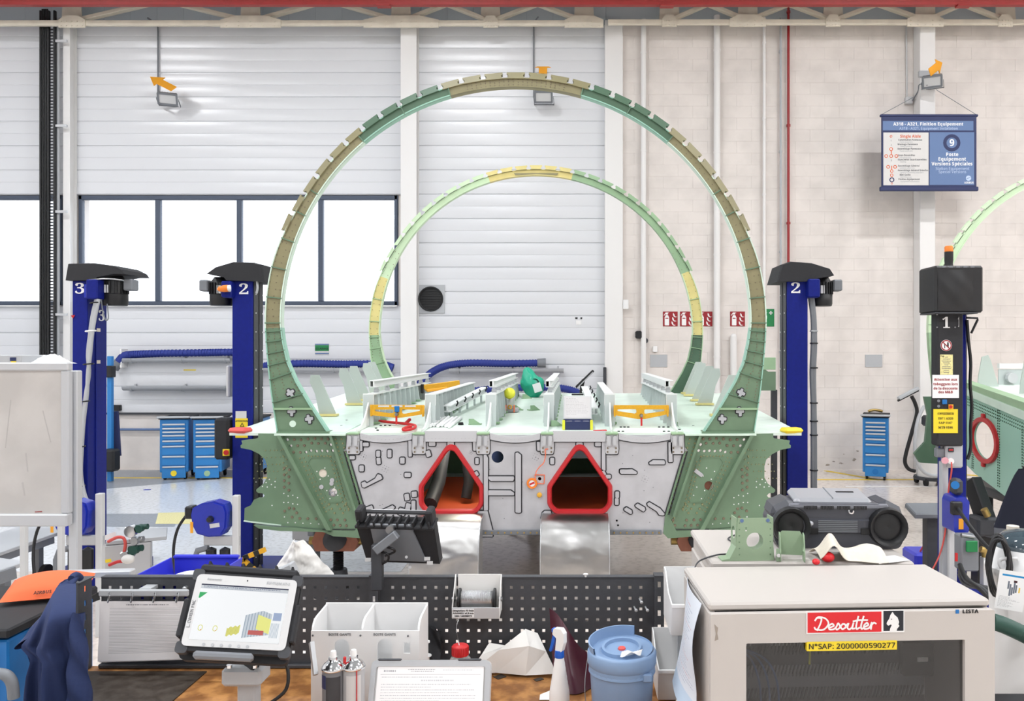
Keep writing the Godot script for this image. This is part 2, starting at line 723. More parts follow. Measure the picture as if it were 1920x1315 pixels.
func _ready() -> void:
	rng.seed = 20210
	# camera, level, with a shifted lens
	var cam := Camera3D.new()
	cam.name = "camera"
	add_child(cam)
	cam.position = V(0, 2, 0)
	var near := 0.1
	cam.set_frustum(1315.0 / FOCAL * near, V2((960.0 - VX) / FOCAL, (VY - 657.5) / FOCAL) * near, near, 200.0)
	cam.current = true
	# daylight outside the windows
	var we := WorldEnvironment.new()
	we.name = "world"
	var env := Environment.new()
	env.tonemap_mode = Environment.TONE_MAPPER_LINEAR
	env.tonemap_exposure = 1.0
	env.background_mode = Environment.BG_SKY
	var sm := ProceduralSkyMaterial.new()
	sm.sky_top_color = Color(0.86, 0.92, 1.0)
	sm.sky_horizon_color = Color(0.97, 0.985, 1.0)
	sm.ground_horizon_color = Color(0.95, 0.96, 0.97)
	sm.ground_bottom_color = Color(0.7, 0.7, 0.7)
	sm.energy_multiplier = 3.0
	var sky := Sky.new()
	sky.sky_material = sm
	env.sky = sky
	env.sdfgi_enabled = true
	env.ssao_enabled = true
	env.ssil_enabled = true
	we.environment = env
	add_child(we)
	materials()
	hall_lamps(20.0, Color(0.985, 0.99, 1.0))
	room()
	far_wall_fittings()
	far_wall_furniture()
	centre_section()
	deck_things()
	under_the_box()
	lifting_columns()
	second_section()
	near_the_columns()
	bench()
	bench_things()
	cabinets()
	cabinet_things()


func hall_lamps(power: float, tint: Color) -> void:
	for z in [-8.5, -3.4, 1.4, 6.0, 11.0]:
		for x in [-9.3, -2.4, 5.6, 11.0]:
			var l := local("hall_lamp", "long white high bay lamp hung under the hall roof", "lamp", V(x, 8.55, z), "high bay lamps under the roof")
			var g := G()
			g.box(V(0, 0.05, 0), V(1.5, 0.1, 0.5), 0.02)
			for s in [-0.6, 0.6]:
				g.cyl(V(s, 0.1, 0), V(s, 0.74, 0), 0.006, -1, 6)
			mk("housing", g, M.white, l)
			mk("diffuser", G().box(V(0, -0.008, 0), V(1.4, 0.016, 0.42)), M.lamp_glow, l)
			var a := AreaLight3D.new()
			a.name = "lamp_light"
			a.area_size = V2(1.4, 0.42)
			a.light_energy = power * (1.0 if z < 4.0 else 0.6)
			a.light_color = tint
			a.area_range = 40.0
			a.area_attenuation = 2.0
			a.shadow_enabled = true
			l.add_child(a, true)
			a.position = V(0, -0.03, 0)
			a.rotation.x = -PI / 2


# horizontal wall panel: two shallow crowned bands with grooves between
func cladding_mesh(width: float, h: float) -> ArrayMesh:
	var g := G()
	var pr := []      # y, z
	pr.append(V2(0.0, -0.022))
	pr.append(V2(0.006, -0.022))
	for band in 2:
		var y0 := 0.014 + band * h * 0.5 - (0.004 if band else 0.0)
		var y1 := h * 0.5 - 0.006 if band == 0 else h - 0.012
		for k in 9:
			var e := k / 8.0
			pr.append(V2(lerpf(y0, y1, e), -0.004 + 0.004 * (1.0 - pow(2.0 * e - 1.0, 2.0))))
		if band == 0:
			pr.append(V2(h * 0.5 - 0.002, -0.009))
			pr.append(V2(h * 0.5 + 0.004, -0.009))
	pr.append(V2(h - 0.004, -0.022))
	pr.append(V2(h, -0.022))
	var nn := []
	for k in pr.size() - 1:
		var d: Vector2 = pr[k + 1] - pr[k]
		nn.append(V(0, -d.y, d.x).normalized())
	for k in pr.size() - 1:
		var a: Vector2 = pr[k]
		var b: Vector2 = pr[k + 1]
		var n0: Vector3 = nn[k]
		var n1: Vector3 = nn[k]
		if k > 0 and nn[k - 1].dot(nn[k]) > 0.97:
			n0 = (nn[k - 1] + nn[k]).normalized()
		if k < nn.size() - 1 and nn[k + 1].dot(nn[k]) > 0.97:
			n1 = (nn[k + 1] + nn[k]).normalized()
		g.quad4(V(0, a.x, a.y), V(width, a.x, a.y), V(width, b.x, b.y), V(0, b.x, b.y), n0, n0, n1, n1)
	for x in [0.0, width]:
		g.quad(V(x, 0, -0.022), V(x, h, -0.022), V(x, h, -0.05), V(x, 0, -0.05), V(1 if x > 0 else -1, 0, 0))
	return made(g, M.cladding)


func room() -> void:
	var x0 := -13.0
	var x1 := 12.0
	var z1 := 16.0
	var zw := -WALL_D
	# floor, with a painted zone and lines
	var fl := struct("floor", G().box(V((x0 + x1) / 2, -0.1, (zw + z1) / 2), V(x1 - x0, 0.2, z1 - zw)), M.concrete)
	mk("painted_zone", G().at(V(0, 0, 0), Basis(Vector3.RIGHT, V(0, 0, -1), Vector3.UP)).prism(poly([V2(-12.9, 7.4), V2(-1.6, 7.4), V2(-1.6, 13.0), V2(-12.9, 13.0)]), 0.0, 0.002), M.floor_paint, fl)
	var flat := Basis(Vector3.RIGHT, V(0, 0, -1), Vector3.UP)
	mk("grey_zone", G().at(V(), flat).prism(poly([V2(-9.2, 10.9), V2(-7.5, 11.4), V2(-5.4, 13.0), V2(-5.2, 13.8), V2(-12.5, 13.8), V2(-12.5, 12.4)]), 0.002, 0.003), M.floor_grey, fl)
	mk("grey_zone", G().at(V(), flat).prism(poly([V2(-6.6, 9.3), V2(-4.6, 9.3), V2(-4.9, 10.05), V2(-6.6, 10.05)]), 0.002, 0.003), M.floor_grey, fl)
	mk("yellow_zone", G().at(V(), flat).prism(poly([V2(-4.9, 9.45), V2(-3.6, 9.45), V2(-3.6, 10.3), V2(-5.2, 10.1)]), 0.003, 0.004), M.yellow_pale, fl)
	var lines := [[-9.0, 12.92, -3.2, 12.92, 0.1], [4.2, 13.7, 4.75, 12.7, 0.08], [3.7, 12.75, 8.5, 12.75, 0.08], [6.0, 13.6, 7.3, 12.4, 0.09], [4.2, 9.35, 8.6, 9.35, 0.13], [4.0, 12.1, 6.5, 12.1, 0.05]]
	for k in lines.size():
		var l: Array = lines[k]
		mk("floor_line", G().bar(V(l[0], 0.003, -l[1]), V(l[2], 0.003, -l[3]), l[4], 0.004), M.white_paint if k == 5 else M.yellow_line, fl)
	# ceiling and the walls out of view
	struct("ceiling", G().box(V((x0 + x1) / 2, 9.4, (zw + z1) / 2), V(x1 - x0 + 0.6, 0.2, z1 - zw + 0.6)), M.roof_sheet)
	struct("wall_left", G().box(V(x0 - 0.15, 4.65, (zw + z1) / 2), V(0.3, 9.3, z1 - zw)), M.white_paint)
	struct("wall_right", G().box(V(x1 + 0.15, 4.65, (zw + z1) / 2), V(0.3, 9.3, z1 - zw)), M.block_paint)
	struct("wall_front", G().box(V((x0 + x1) / 2, 4.65, z1 + 0.15), V(x1 - x0, 9.3, 0.3)), M.white_paint)
	# far wall: backing with two window openings
	var wl := W(145, 0).x
	var wr := W(746, 0).x
	var wa := W(115, 0).x
	var yb := W(0, 573).y
	var yt := W(0, 366).y
	var zc := zw - 0.2
	var g := G()
	g.box(V((x0 + x1) / 2, yb / 2, zc), V(x1 - x0, yb, 0.3))
	g.box(V((x0 + x1) / 2, (yt + 9.3) / 2, zc), V(x1 - x0, 9.3 - yt, 0.3))
	g.box(V((wa + wl) / 2, (yt + yb) / 2, zc), V(wl - wa, yt - yb, 0.3))
	g.box(V((wr + x1) / 2, (yt + yb) / 2, zc), V(x1 - wr, yt - yb, 0.3))
	var wall := struct("wall_back", g, M.joint)
	var base := 0.96
	var bays := [[x0, W(119, 0).x, true], [W(141, 0).x, W(751, 0).x, true], [W(782, 0).x, W(1134, 0).x, false]]
	for b in bays:
		var width: float = b[1] - b[0]
		var spans := [[base, yb - 0.01, 4], [yt + 0.01, 7.6, 7]] if b[2] else [[base, 7.6, 16]]
		for s in spans:
			var h: float = (s[1] - s[0]) / s[2]
			var m := cladding_mesh(width, h)
			for k in s[2]:
				place("cladding_panel", m, Transform3D(Basis(), V(b[0], s[0] + h * k, zw)), wall)
		mk("plinth", G().box(V(b[0] + width / 2, base / 2, zw - 0.025), V(width, base, 0.05), 0.004), M.block_paint, wall)
	# upper sheet above the panels
	for k in 30:
		var px := x0 + k * 0.45
		if px > 0.4:
			break
		place("upper_sheet", made(G().box(V(0.225, 0, 0), V(0.45, 1.7, 0.04), 0.006), M.roof_sheet) if k == 0 else upper_mesh, Transform3D(Basis(), V(px, 8.45, zw - 0.02)), wall)
		if k == 0:
			upper_mesh = wall.get_child(wall.get_child_count() - 1).mesh
	for k in 27:
		place("upper_sheet", upper_mesh, Transform3D(Basis(), V(0.5 + k * 0.42, 8.45, zw - 0.03)), wall)
	# blockwork: 300 blocks as pieces, the rest joined
	var bm := []
	for k in 3:
		bm.append(made(G().box(V(0, 0, -0.025 - 0.0005 * k), V(0.499, 0.1992, 0.05), 0.0016), M.block_paint))
	var rest := G()
	var count := 0
	var left := W(1134, 0).x
	for row in 38:
		for col in 24:
			var cx := left + 0.25 + col * 0.5 - (0.25 if row % 2 else 0.0)
			if cx - 0.25 > x1 - 0.3:
				continue
			if cx < left + 0.1:
				rest.box(V(left + 0.125, 0.1 + row * 0.2, zw - 0.025), V(0.248, 0.199, 0.05), 0.0025)
				continue
			var c := V(cx, 0.1 + row * 0.2, zw)
			var vis := row >= 7 and row < 38 and cx < 7.6 and cx > 2.0
			if vis and count < 300:
				place("block", bm[(row * 7 + col * 3) % 3], Transform3D(Basis(), c), wall)
				count += 1
			else:
				rest.box(c + V(0, 0, -0.025 - 0.0005 * ((row + col) % 3)), V(0.499, 0.1992, 0.05), 0.0016)
	var r := mk("blockwork", rest, M.block_paint, wall)
	r.set_meta("kind", "stuff")
	# dirt and chips low on the blockwork
	var chips := G()
	for c in [[1552, 872, 12, 4], [1602, 862, 8, 8], [1578, 869, 9, 3], [1608, 846, 6, 3], [1582, 852, 3, 2], [1563, 866, 5, 3]]:
		chips.at(W(c[0], c[1]) + V(0, 0, 0.0015))
		var q := []
		for k in 11:
			q.append(Vector2.from_angle(TAU * k / 11) * V2(c[2], c[3]) / 220.0 * rng.randf_range(0.5, 1.2))
		chips.prism(poly(q), -0.001, 0.001)
	mk("paint_chips", chips, M.grime, wall).set_meta("kind", "stuff")
	# windows
	window("window_1", wl, wr, yb, yt, [W(294, 0).x, W(447, 0).x, W(600, 0).x])
	window("window_2", x0, wa, yb, yt, [W(-66, 0).x, W(-220, 0).x])
	# steel columns in front of the wall
	var cols := [[118, 131, 0.2], [751, 781, 0.22], [1134, 1168, 0.12], [1725, 1754, 0.27]]
	for k in 4:
		var c: Array = cols[k]
		var d: float = WALL_D - c[2]
		var a := P(c[0], 0, d).x
		var b := P(c[1], 0, d).x
		var top := 7.62 if k != 3 else P(0, 28, d).y
		var cg := G()
		var mid := (a + b) / 2
		if k < 2:      # rolled section: two flanges and a web
			cg.box(V(mid, top / 2, -d - 0.012), V(b - a, top, 0.024), 0.003)
			cg.box(V(mid, top / 2, -d - c[2] / 2), V(0.03, top, c[2] - 0.03))
			cg.box(V(mid, top / 2, zw + 0.012), V(b - a, top, 0.024), 0.003)
		else:
			cg.box(V(mid, top / 2, -d - c[2] / 2), V(b - a, top, c[2]), 0.008)
		var o := struct("trim_%d" % (k + 1), cg, M.white_paint)
		o.set_meta("label", ["white steel column between the two windows", "white steel column between the window bay and the fan bay", "flat white pilaster where panels meet blockwork", "white boxed column behind the hanging blue sign"][k])
		o.set_meta("category", "column")
	trusses()


var upper_mesh: Mesh


func window(called: String, a: float, b: float, yb: float, yt: float, mull: Array) -> void:
	var z := -WALL_D - 0.06
	var g := G()
	var f := 0.075
	g.box(V((a + b) / 2, yt - f / 2, z), V(b - a, f, 0.09), 0.008)
	g.box(V((a + b) / 2, yb + f / 2, z), V(b - a, f, 0.09), 0.008)
	g.box(V(a + f / 2, (yt + yb) / 2, z), V(f * 0.8, yt - yb, 0.09), 0.008)
	g.box(V(b - f / 2, (yt + yb) / 2, z), V(f * 0.8, yt - yb, 0.09), 0.008)
	var o := struct(called, g, M.window_frame)
	var xs := [a + f]
	mull.sort()
	for m in mull:
		if m > a and m < b:
			mk("mullion", G().box(V(m, (yt + yb) / 2, z), V(0.085, yt - yb - 2 * f, 0.085), 0.006), M.window_frame, o)
			xs.append(m)
	xs.append(b - f)
	for k in xs.size() - 1:
		mk("pane", G().box(V((xs[k] + xs[k + 1]) / 2, (yt + yb) / 2, z - 0.01), V(xs[k + 1] - xs[k], yt - yb - f, 0.012)), M.glass, o)
	mk("window_sill", G().box(V((a + b) / 2, yb - 0.012, z + 0.05), V(b - a, 0.024, 0.16), 0.004), M.white_paint, o)


func trusses() -> void:
	var d := 13.45
	var top := 9.2
	for side in 2:
		var t := thing("roof_truss", ["cream steel lattice truss above the white panels", "weathered cream lattice truss above the blockwork"][side], "truss", P([450, 1500][side], 45, d))
		var a: float = [-60.0, 1140.0][side]
		var b: float = [1130.0, 2000.0][side]
		var yc := [44.0, 42.0][side] as float
		for k in 2:
			mk("chord", G().bar(P(a, yc, d + k * 0.14), P(b, yc, d + k * 0.14), 0.05, 0.09, Vector3.UP, 0.006), M.steel_cream, t)
		mk("chord", G().bar(V(P(a, 0, d).x, top, -d), V(P(b, 0, d).x, top, -d), 0.1, 0.1), M.steel_cream, t)
		var nodes := [[135, 470, 752, 920, 1095], [1255, 1402, 1562, 1735, 1885]][side] as Array
		for k in nodes.size():
			var n: float = nodes[k]
			var w := [0.22, 0.5, 0.62, 0.12, 0.32][k] as float if side == 0 else [0.12, 0.3, 0.12, 0.3, 0.12][k] as float
			var p := P(n, yc, d - 0.03)
			var gp := mk("gusset_plate", G().at(p).prism(poly([V2(-w, -0.07), V2(w, -0.07), V2(w, 0.06), V2(w * 0.5, 0.13), V2(-w * 0.5, 0.13), V2(-w, 0.06)]), -0.01, 0.01), M.steel_cream, t)
			var rv := G()
			for i in 5:
				for s in [-0.04, 0.03]:
					rv.cyl(p + V((i - 2) * w * 0.4, s, 0.01), p + V((i - 2) * w * 0.4, s, 0.022), 0.012, -1, 6)
			mk("rivets", rv, M.steel_cream, gp).set_meta("kind", "stuff")
		for k in nodes.size() - 1:
			var m: float = (nodes[k] + nodes[k + 1]) / 2.0
			var up := P(m, 0, d)
			up.y = 7.86 if (nodes[k + 1] - nodes[k]) > 200 else 7.8
			for n in [nodes[k], nodes[k + 1]]:
				mk("diagonal", G().bar(P(n, yc - 3, d + 0.07), up + V(0, 0, -0.07), 0.06, 0.1, Vector3.BACK, 0.006), M.steel_cream, t)
			mk("strut", G().bar(up + V(0, 0, -0.07), V(up.x, top, up.z), 0.08, 0.08), M.steel_cream, t)
		for n in nodes:
			mk("strut", G().at(P(n, yc - 4, d + 0.1)).prism(poly([V2(-0.17, 0), V2(0.17, 0), V2(0.1, 1.2), V2(-0.1, 1.2)]), -0.01, 0.01), M.steel_cream, t)
	# overhead crane girder that runs across the hall
	var cd := 13.0
	var t := thing("crane_girder", "long red overhead crane girder spanning the hall", "crane girder", P(960, 12, cd))
	var yl := P(0, 11, cd).y
	var xa := -12.9
	var xb := 11.9
	mk("flange", G().box(V((xa + xb) / 2, yl + 0.025, -cd), V(xb - xa, 0.05, 0.1), 0.004), M.crane_red, t)
	mk("flange", G().box(V((xa + xb) / 2, yl + 0.42, -cd), V(xb - xa, 0.05, 0.1), 0.004), M.crane_red, t)
	mk("web", G().box(V((xa + xb) / 2, yl + 0.22, -cd), V(xb - xa, 0.36, 0.04)), M.crane_red, t)
	for px in [720.0, 1250.0, 1805.0]:
		mk("splice_plate", G().box(V(P(px, 0, cd).x, yl - 0.012, -cd + 0.02), V(0.22, 0.03, 0.12), 0.004), M.crane_red, t)


func floodlight(at: Vector3, yaw: float, label: String, on_wall := 0.25) -> Node3D:
	var l := local("floodlight", label, "floodlight", at, "floodlights on the far wall", yaw)
	var tilt := Basis(Vector3.RIGHT, deg_to_rad(40))
	var g := G().at(V(), tilt)
	g.box(V(0, 0, -0.03), V(0.3, 0.2, 0.05), 0.012)
	for k in 7:
		g.box(V(-0.12 + k * 0.04, 0, -0.075), V(0.008, 0.16, 0.05))
	mk("housing", g, M.mid_grey, l)
	g = G().at(V(), tilt)
	g.prism(rect2(V2(), V2(0.31, 0.21), 0.02), -0.006, 0.012, [rect2(V2(), V2(0.25, 0.15), 0.01)])
	mk("bezel", g, M.mid_grey, l)
	mk("lens", G().at(V(), tilt).box(V(0, 0, 0.001), V(0.25, 0.15, 0.004)), M.pale_grey, l)
	g = G()
	for s in [-0.165, 0.165]:
		g.bar(V(s, 0, 0), V(s, -0.02, -on_wall), 0.008, 0.03)
	g.bar(V(-0.165, -0.02, -on_wall), V(0.165, -0.02, -on_wall), 0.03, 0.012)
	mk("bracket", g, M.mid_grey, l)
	return l


func arrow(at: Vector3, b: Basis, label: String, long := 0.42) -> void:
	var o := local("arrow_sign", label, "arrow sign", at, "orange arrows above the floodlights")
	o.basis = b
	mk("board", G().prism(poly([V2(-0.07, 0), V2(0.07, 0), V2(0.07, long * 0.6), V2(0.14, long * 0.6), V2(0, long), V2(-0.14, long * 0.6), V2(-0.07, long * 0.6)]), -0.006, 0.006), M.arrow_orange, o)


func far_wall_fittings() -> void:
	var zw := -WALL_D
	# black cable ladder
	var d := 13.55
	var p := P(88, 350, d)
	var xa := P(77, 0, d).x
	var xb := P(103, 0, d).x
	var y0 := P(0, 668, d).y
	var t := thing("cable_ladder", "tall black perforated cable tray with cables, next to the white steel column", "cable tray", V(p.x, y0, -d))
	for s in [[xa, 0.03], [(xa + xb) / 2 + 0.02, 0.02], [xb, 0.03]]:
		mk("rail", G().box(V(s[0], (y0 + 7.7) / 2, -d), V(s[1], 7.7 - y0, 0.05), 0.003), M.black, t)
	var g := G()
	for k in 105:
		g.box(V((xa + xb) / 2 - 0.02, y0 + 0.05 + k * 0.052, -d - 0.02), V(xb - xa - 0.05, 0.026, 0.006))
	mk("rungs", g, M.dark_grey, t).set_meta("kind", "stuff")
	for k in 4:
		var cx := xa + 0.035 + k * 0.028
		mk("cable", G().tube([V(cx, y0 - 0.02, -d + 0.02), V(cx + 0.008, 4.0, -d + 0.022), V(cx, 6.0, -d + 0.02), V(cx, 7.72, -d + 0.02)], 0.012, 6), M.black, t)
	mk("cover", G().box(V(xb + 0.02, (y0 + 7.6) / 2, -d - 0.04), V(0.06, 7.6 - y0, 0.02)), M.light_grey, t)
	for y in [77, 236, 397, 590]:
		mk("bracket", G().bar(P(100, y, d), P(126, y, d), 0.03, 0.04), M.alu_matt, t)
	# floodlights, conduits, arrows
	floodlight(P(314, 186, 13.5), 0.35, "grey floodlight over the window bay", 0.34)
	floodlight(P(1019, 182, 13.5), 0.0, "grey floodlight over the fan bay", 0.34)
	floodlight(P(1748, 153, 13.25), -0.45, "grey floodlight on the boxed white column", 0.33)
	arrow(P(326, 167, 13.4), Basis(Vector3.BACK, 1.1) * Basis(Vector3.UP, 0.7), "orange arrow pointing up and aside over the window bay", 0.44)
	arrow(P(1018, 138, 13.83), Basis(Vector3.RIGHT, -0.2), "orange arrow pointing straight up over the fan bay", 0.18)
	arrow(P(1743, 136, 13.15), Basis(Vector3.BACK, -0.9) * Basis(Vector3.UP, 0.6), "orange arrow with folds beside the boxed column", 0.26)
	single("conduit", G().tube([W(282, 38) + V(0, 0, 0.1), W(297, 48) + V(0, 0, 0.03), W(298, 60) + V(0, 0, 0.03), W(298, 180) + V(0, 0, 0.03)], 0.016, 6), M.mid_grey, "thin grey conduit down to the floodlight of the window bay", "conduit", W(298, 180))
	single("conduit", G().tube([W(1010, 36) + V(0, 0, 0.1), W(1001, 44) + V(0, 0, 0.03), W(1001, 184) + V(0, 0, 0.03)], 0.013, 6), M.mid_grey, "thin grey conduit down to the floodlight of the fan bay", "conduit", W(1001, 184))
	single("conduit", G().tube([W(1698, 52) + V(0, 0, 0.03), W(1699, 190) + V(0, 0, 0.03)], 0.014, 6), M.pale_grey, "thin grey conduit beside the boxed white column", "conduit", W(1699, 190))
	t = thing("junction_box", "small grey box with a looping cable below the column floodlight", "junction box", W(1702, 190))
	mk("body", G().box(W(1702, 190) + V(0, 0, 0.04), V(0.12, 0.12, 0.08), 0.01), M.pale_grey, t)
	mk("cable", G().tube(curve([W(1707, 192) + V(0, 0, 0.08), W(1712, 178) + V(0, 0, 0.2), W(1712, 168) + V(0, 0, 0.25), W(1722, 170) + V(0, 0, 0.35), P(1738, 160, 13.3)]), 0.01, 6), M.mid_grey, t)
	t = thing("column_band", "grey metal band strapped round the boxed white column", "clamp band", P(1738, 140, 13.56))
	mk("band", G().box(P(1739, 139, 13.56), V(0.30, 0.1, 0.06), 0.005), M.light_grey, t)
	mk("bracket", G().bar(P(1745, 142, 13.55), P(1745, 147, 13.28), 0.06, 0.04), M.light_grey, t)
	# pipes down the wall
	for c in [[1206, 40, 720, 0.045, "white_paint", "white downpipe next to the flat pilaster"], [1343, 33, 740, 0.055, "white_paint", "broad white pipe passing between the fire signs"], [1431, 36, 560, 0.025, "white_paint", "slim white pipe near the green first aid sign"], [1462, 36, 730, 0.02, "light_grey", "thin grey conduit beside the red pipe"]]:
		var a := W(c[0], c[1]) + V(0, 0, 0.07)
		var b := W(c[0], c[2]) + V(0, 0, 0.07)
		t = thing("wall_pipe", c[5], "pipe", b)
		mk("tube", G().cyl(b, a, c[3], -1, 14), M[c[4]], t)
		for k in 4:
			var q := b.lerp(a, 0.1 + 0.27 * k)
			mk("clip", G().cyl(q - V(0, 0.015, 0), q + V(0, 0.015, 0), c[3] + 0.006, -1, 14).box(q - V(0, 0, 0.04), V(0.03, 0.03, 0.07)), M[c[4]], t)
	t = thing("sprinkler_pipe", "slender dark red pipe running from roof to floor", "pipe", V(W(1476, 0).x, 0.02, zw + 0.08))
	var rx := W(1476, 0).x
	mk("tube", G().cyl(V(rx, 0.02, zw + 0.08), V(rx, 7.95, zw + 0.08), 0.022, -1, 10), M.pipe_red, t)
	for y in [238, 26, 420]:
		mk("coupling", G().cyl(V(rx, W(0, y).y - 0.02, zw + 0.08), V(rx, W(0, y).y + 0.02, zw + 0.08), 0.034, -1, 10).box(V(rx, W(0, y).y, zw + 0.045), V(0.02, 0.02, 0.07)), M.pipe_red, t)
	t = thing("wall_pipe", "short white capped pipe rising behind the grey fins", "pipe", W(1374, 740))
	mk("tube", G().cyl(W(1374, 745) + V(0, 0, 0.07), W(1374, 632) + V(0, 0, 0.07), 0.055, -1, 14).ball(W(1374, 632) + V(0, 0, 0.07), Vector3.ONE * 0.055, 12, 8), M.white_paint, t)
	# fan
	t = thing("wall_fan", "square grey wall plate with a round black extractor grille", "fan", W(808, 588))
	var c := W(808, 561)
	mk("plate", G().at(c).prism(rect2(V2(), V2(0.47, 0.48)), 0.0, 0.02, [circle2(V2(), 0.2, 28)]), M.light_grey, t)
	mk("grille_ring", G().at(c + V(0, 0, 0.02), Basis(Vector3.RIGHT, PI / 2)).lathe([V2(0.2, -0.01), V2(0.215, 0.01), V2(0.2, 0.03), V2(0.185, 0.02)], 28), M.black, t)
	g = G()
	for k in 9:
		g.tube([c + V(-0.2 * sqrt(1 - pow((k - 4) / 4.6, 2)), (k - 4) * 0.043, 0.03), c + V(0.2 * sqrt(1 - pow((k - 4) / 4.6, 2)), (k - 4) * 0.043, 0.03)], 0.005, 5)
	mk("grille", g, M.black, t)
	mk("hub", G().cyl(c + V(0, 0, 0.0), c + V(0, 0, 0.02), 0.2, -1, 28), M.black, t)
	# fire signs
	for e in [[1243, "red fire extinguisher sign, the one closest to the pilaster"], [1275, "red fire extinguisher sign, second from the pilaster"], [1308, "red fire extinguisher sign, third from the pilaster"], [1369, "red fire extinguisher sign standing alone past the broad pipe"]]:
		fire_sign(W(e[0], 612), e[1], 1.0 if e[0] != 1369 else 1.0)
	t = thing("first_aid_sign", "green emergency sign with a white cross by the slim white pipe", "sign", W(1438, 612))
	mk("board", G().box((W(1425, 612) + W(1451, 580)) / 2 + V(0, 0, 0.006), V(0.245, 0.3, 0.008), 0.002), M.sign_green, t)
	var q := W(1445, 587) + V(0, 0, 0.012)
	mk("cross", G().box(q, V(0.06, 0.02, 0.003)).box(q, V(0.02, 0.06, 0.003)), M.white, t)
	mk("pictogram", G().box(W(1435, 595) + V(0, 0, 0.011), V(0.05, 0.05, 0.003)).bar(W(1431, 592) + V(0, 0, 0.011), W(1438, 586) + V(0, 0, 0.011), 0.02, 0.003), M.white, t)
	# grey cover plates on the blockwork
	for e in [[1219, 1251, "flat grey cover plate beneath the fire signs"], [1622, 1654, "flat grey cover plate alone on the blockwork by the tool trolley"]]:
		single("cover_plate", G().box((W(e[0], 689) + W(e[1], 665)) / 2 + V(0, 0, 0.006), V((e[1] - e[0]) / 110.0, 0.21, 0.012), 0.002), M.light_grey, e[2], "plate", W(e[0], 689))
	# small electrical things
	t = thing("wall_bell", "black alarm bell with pull knob on the blockwork", "alarm", W(1204, 645))
	mk("body", G().box(W(1198, 628) + V(0, 0, 0.05), V(0.13, 0.13, 0.1), 0.02), M.black, t)
	mk("bell", G().cyl(W(1210, 639) + V(0, 0, 0.0), W(1210, 639) + V(0, 0, 0.08), 0.05, 0.035, 14), M.dark_grey, t)
	mk("pull", G().cyl(W(1210, 644) + V(0, 0, 0.04), W(1210, 653) + V(0, 0, 0.04), 0.01, -1, 8), M.light_grey, t)
	single("switch_box", G().box(W(1167, 572) + V(0.05, 0, 0.13), V(0.09, 0.16, 0.04), 0.008), M.white, "small white switch box on the flat pilaster", "switch", W(1167, 580))
	single("socket_box", G().box(W(1228, 655) + V(0, 0, 0.03), V(0.08, 0.1, 0.05), 0.008), M.white, "small white socket above the grey cover plate", "socket", W(1228, 660))
	t = thing("wall_label", "tiny black and white labels stuck on a white wall panel", "label", W(1085, 608))
	mk("sticker", G().box(W(1083, 597) + V(-0.02, 0, 0.003), V(0.04, 0.03, 0.003)).box(W(1090, 597) + V(0, 0, 0.003), V(0.03, 0.03, 0.003)), M.print_black, t)
	mk("sticker", G().box(W(1085, 605) + V(0, 0, 0.003), V(0.09, 0.07, 0.002)), M.white, t)
	single("black_duct", G().box(P(1134, 712, 13.7), V(0.055, 0.42, 0.05), 0.01), M.dark_grey, "short dark upright duct at the pilaster behind the deck", "duct", P(1134, 735, 13.7))
	# small green notice
	t = thing("wall_notice", "small green notice with blue stripes on the panel over the blue hose", "notice", W(604, 664))
	mk("board", G().box(W(604, 655) + V(0, 0, 0.005), V(0.24, 0.19, 0.006), 0.001), M.sign_white, t)
	mk("field", G().box(W(604, 653) + V(0, 0, 0.009), V(0.235, 0.1, 0.003)), M.sign_green, t)
	mk("stripe", G().box(W(604, 646) + V(0, 0, 0.009), V(0.235, 0.02, 0.003)).box(W(604, 663) + V(0, 0, 0.009), V(0.235, 0.02, 0.003)), M.sign_blue, t)
	lettering("ECLAIRAGE", W(604, 654) + V(0, 0, 0.011), 0.03, M.print_black, t, "sans_bold")
	# hanging information banner
	banner()
	# suction hoses lying in grey gutters
	gutter(240, 440, 672, true, "grey half round gutter carrying the blue hose, with a white end plate")
	gutter(240, 440, 724, false, "empty grey half round gutter under the hose gutter")
	gutter(500, 738, 690, false, "grey gutter with the blue hose behind the big frame")
	gutter(845, 1057, 691, false, "long grey gutter behind the deck rails")
	hose([[222, 680], [232, 668], [250, 665], [300, 663], [370, 662], [440, 661], [470, 664]], "dark blue ribbed suction hose in the gutter by the tool trolleys", true)
	hose([[470, 700], [500, 686], [560, 682], [640, 683], [710, 683], [737, 690]], "dark blue ribbed suction hose passing behind the big frame", true)
	hose([[1010, 681], [950, 682], [880, 681], [838, 686], [812, 697], [795, 712], [780, 730], [790, 742], [850, 738], [930, 729], [1000, 727], [1050, 728], [1085, 738], [1095, 760]], "dark blue ribbed suction hose looping behind the deck", true)
	single("yellow_tag", G().box(W(356, 694) + V(0, 0, 0.004), V(0.21, 0.018, 0.004)), M.yellow, "thin yellow strip label on the panel between two gutters", "label", W(356, 695))


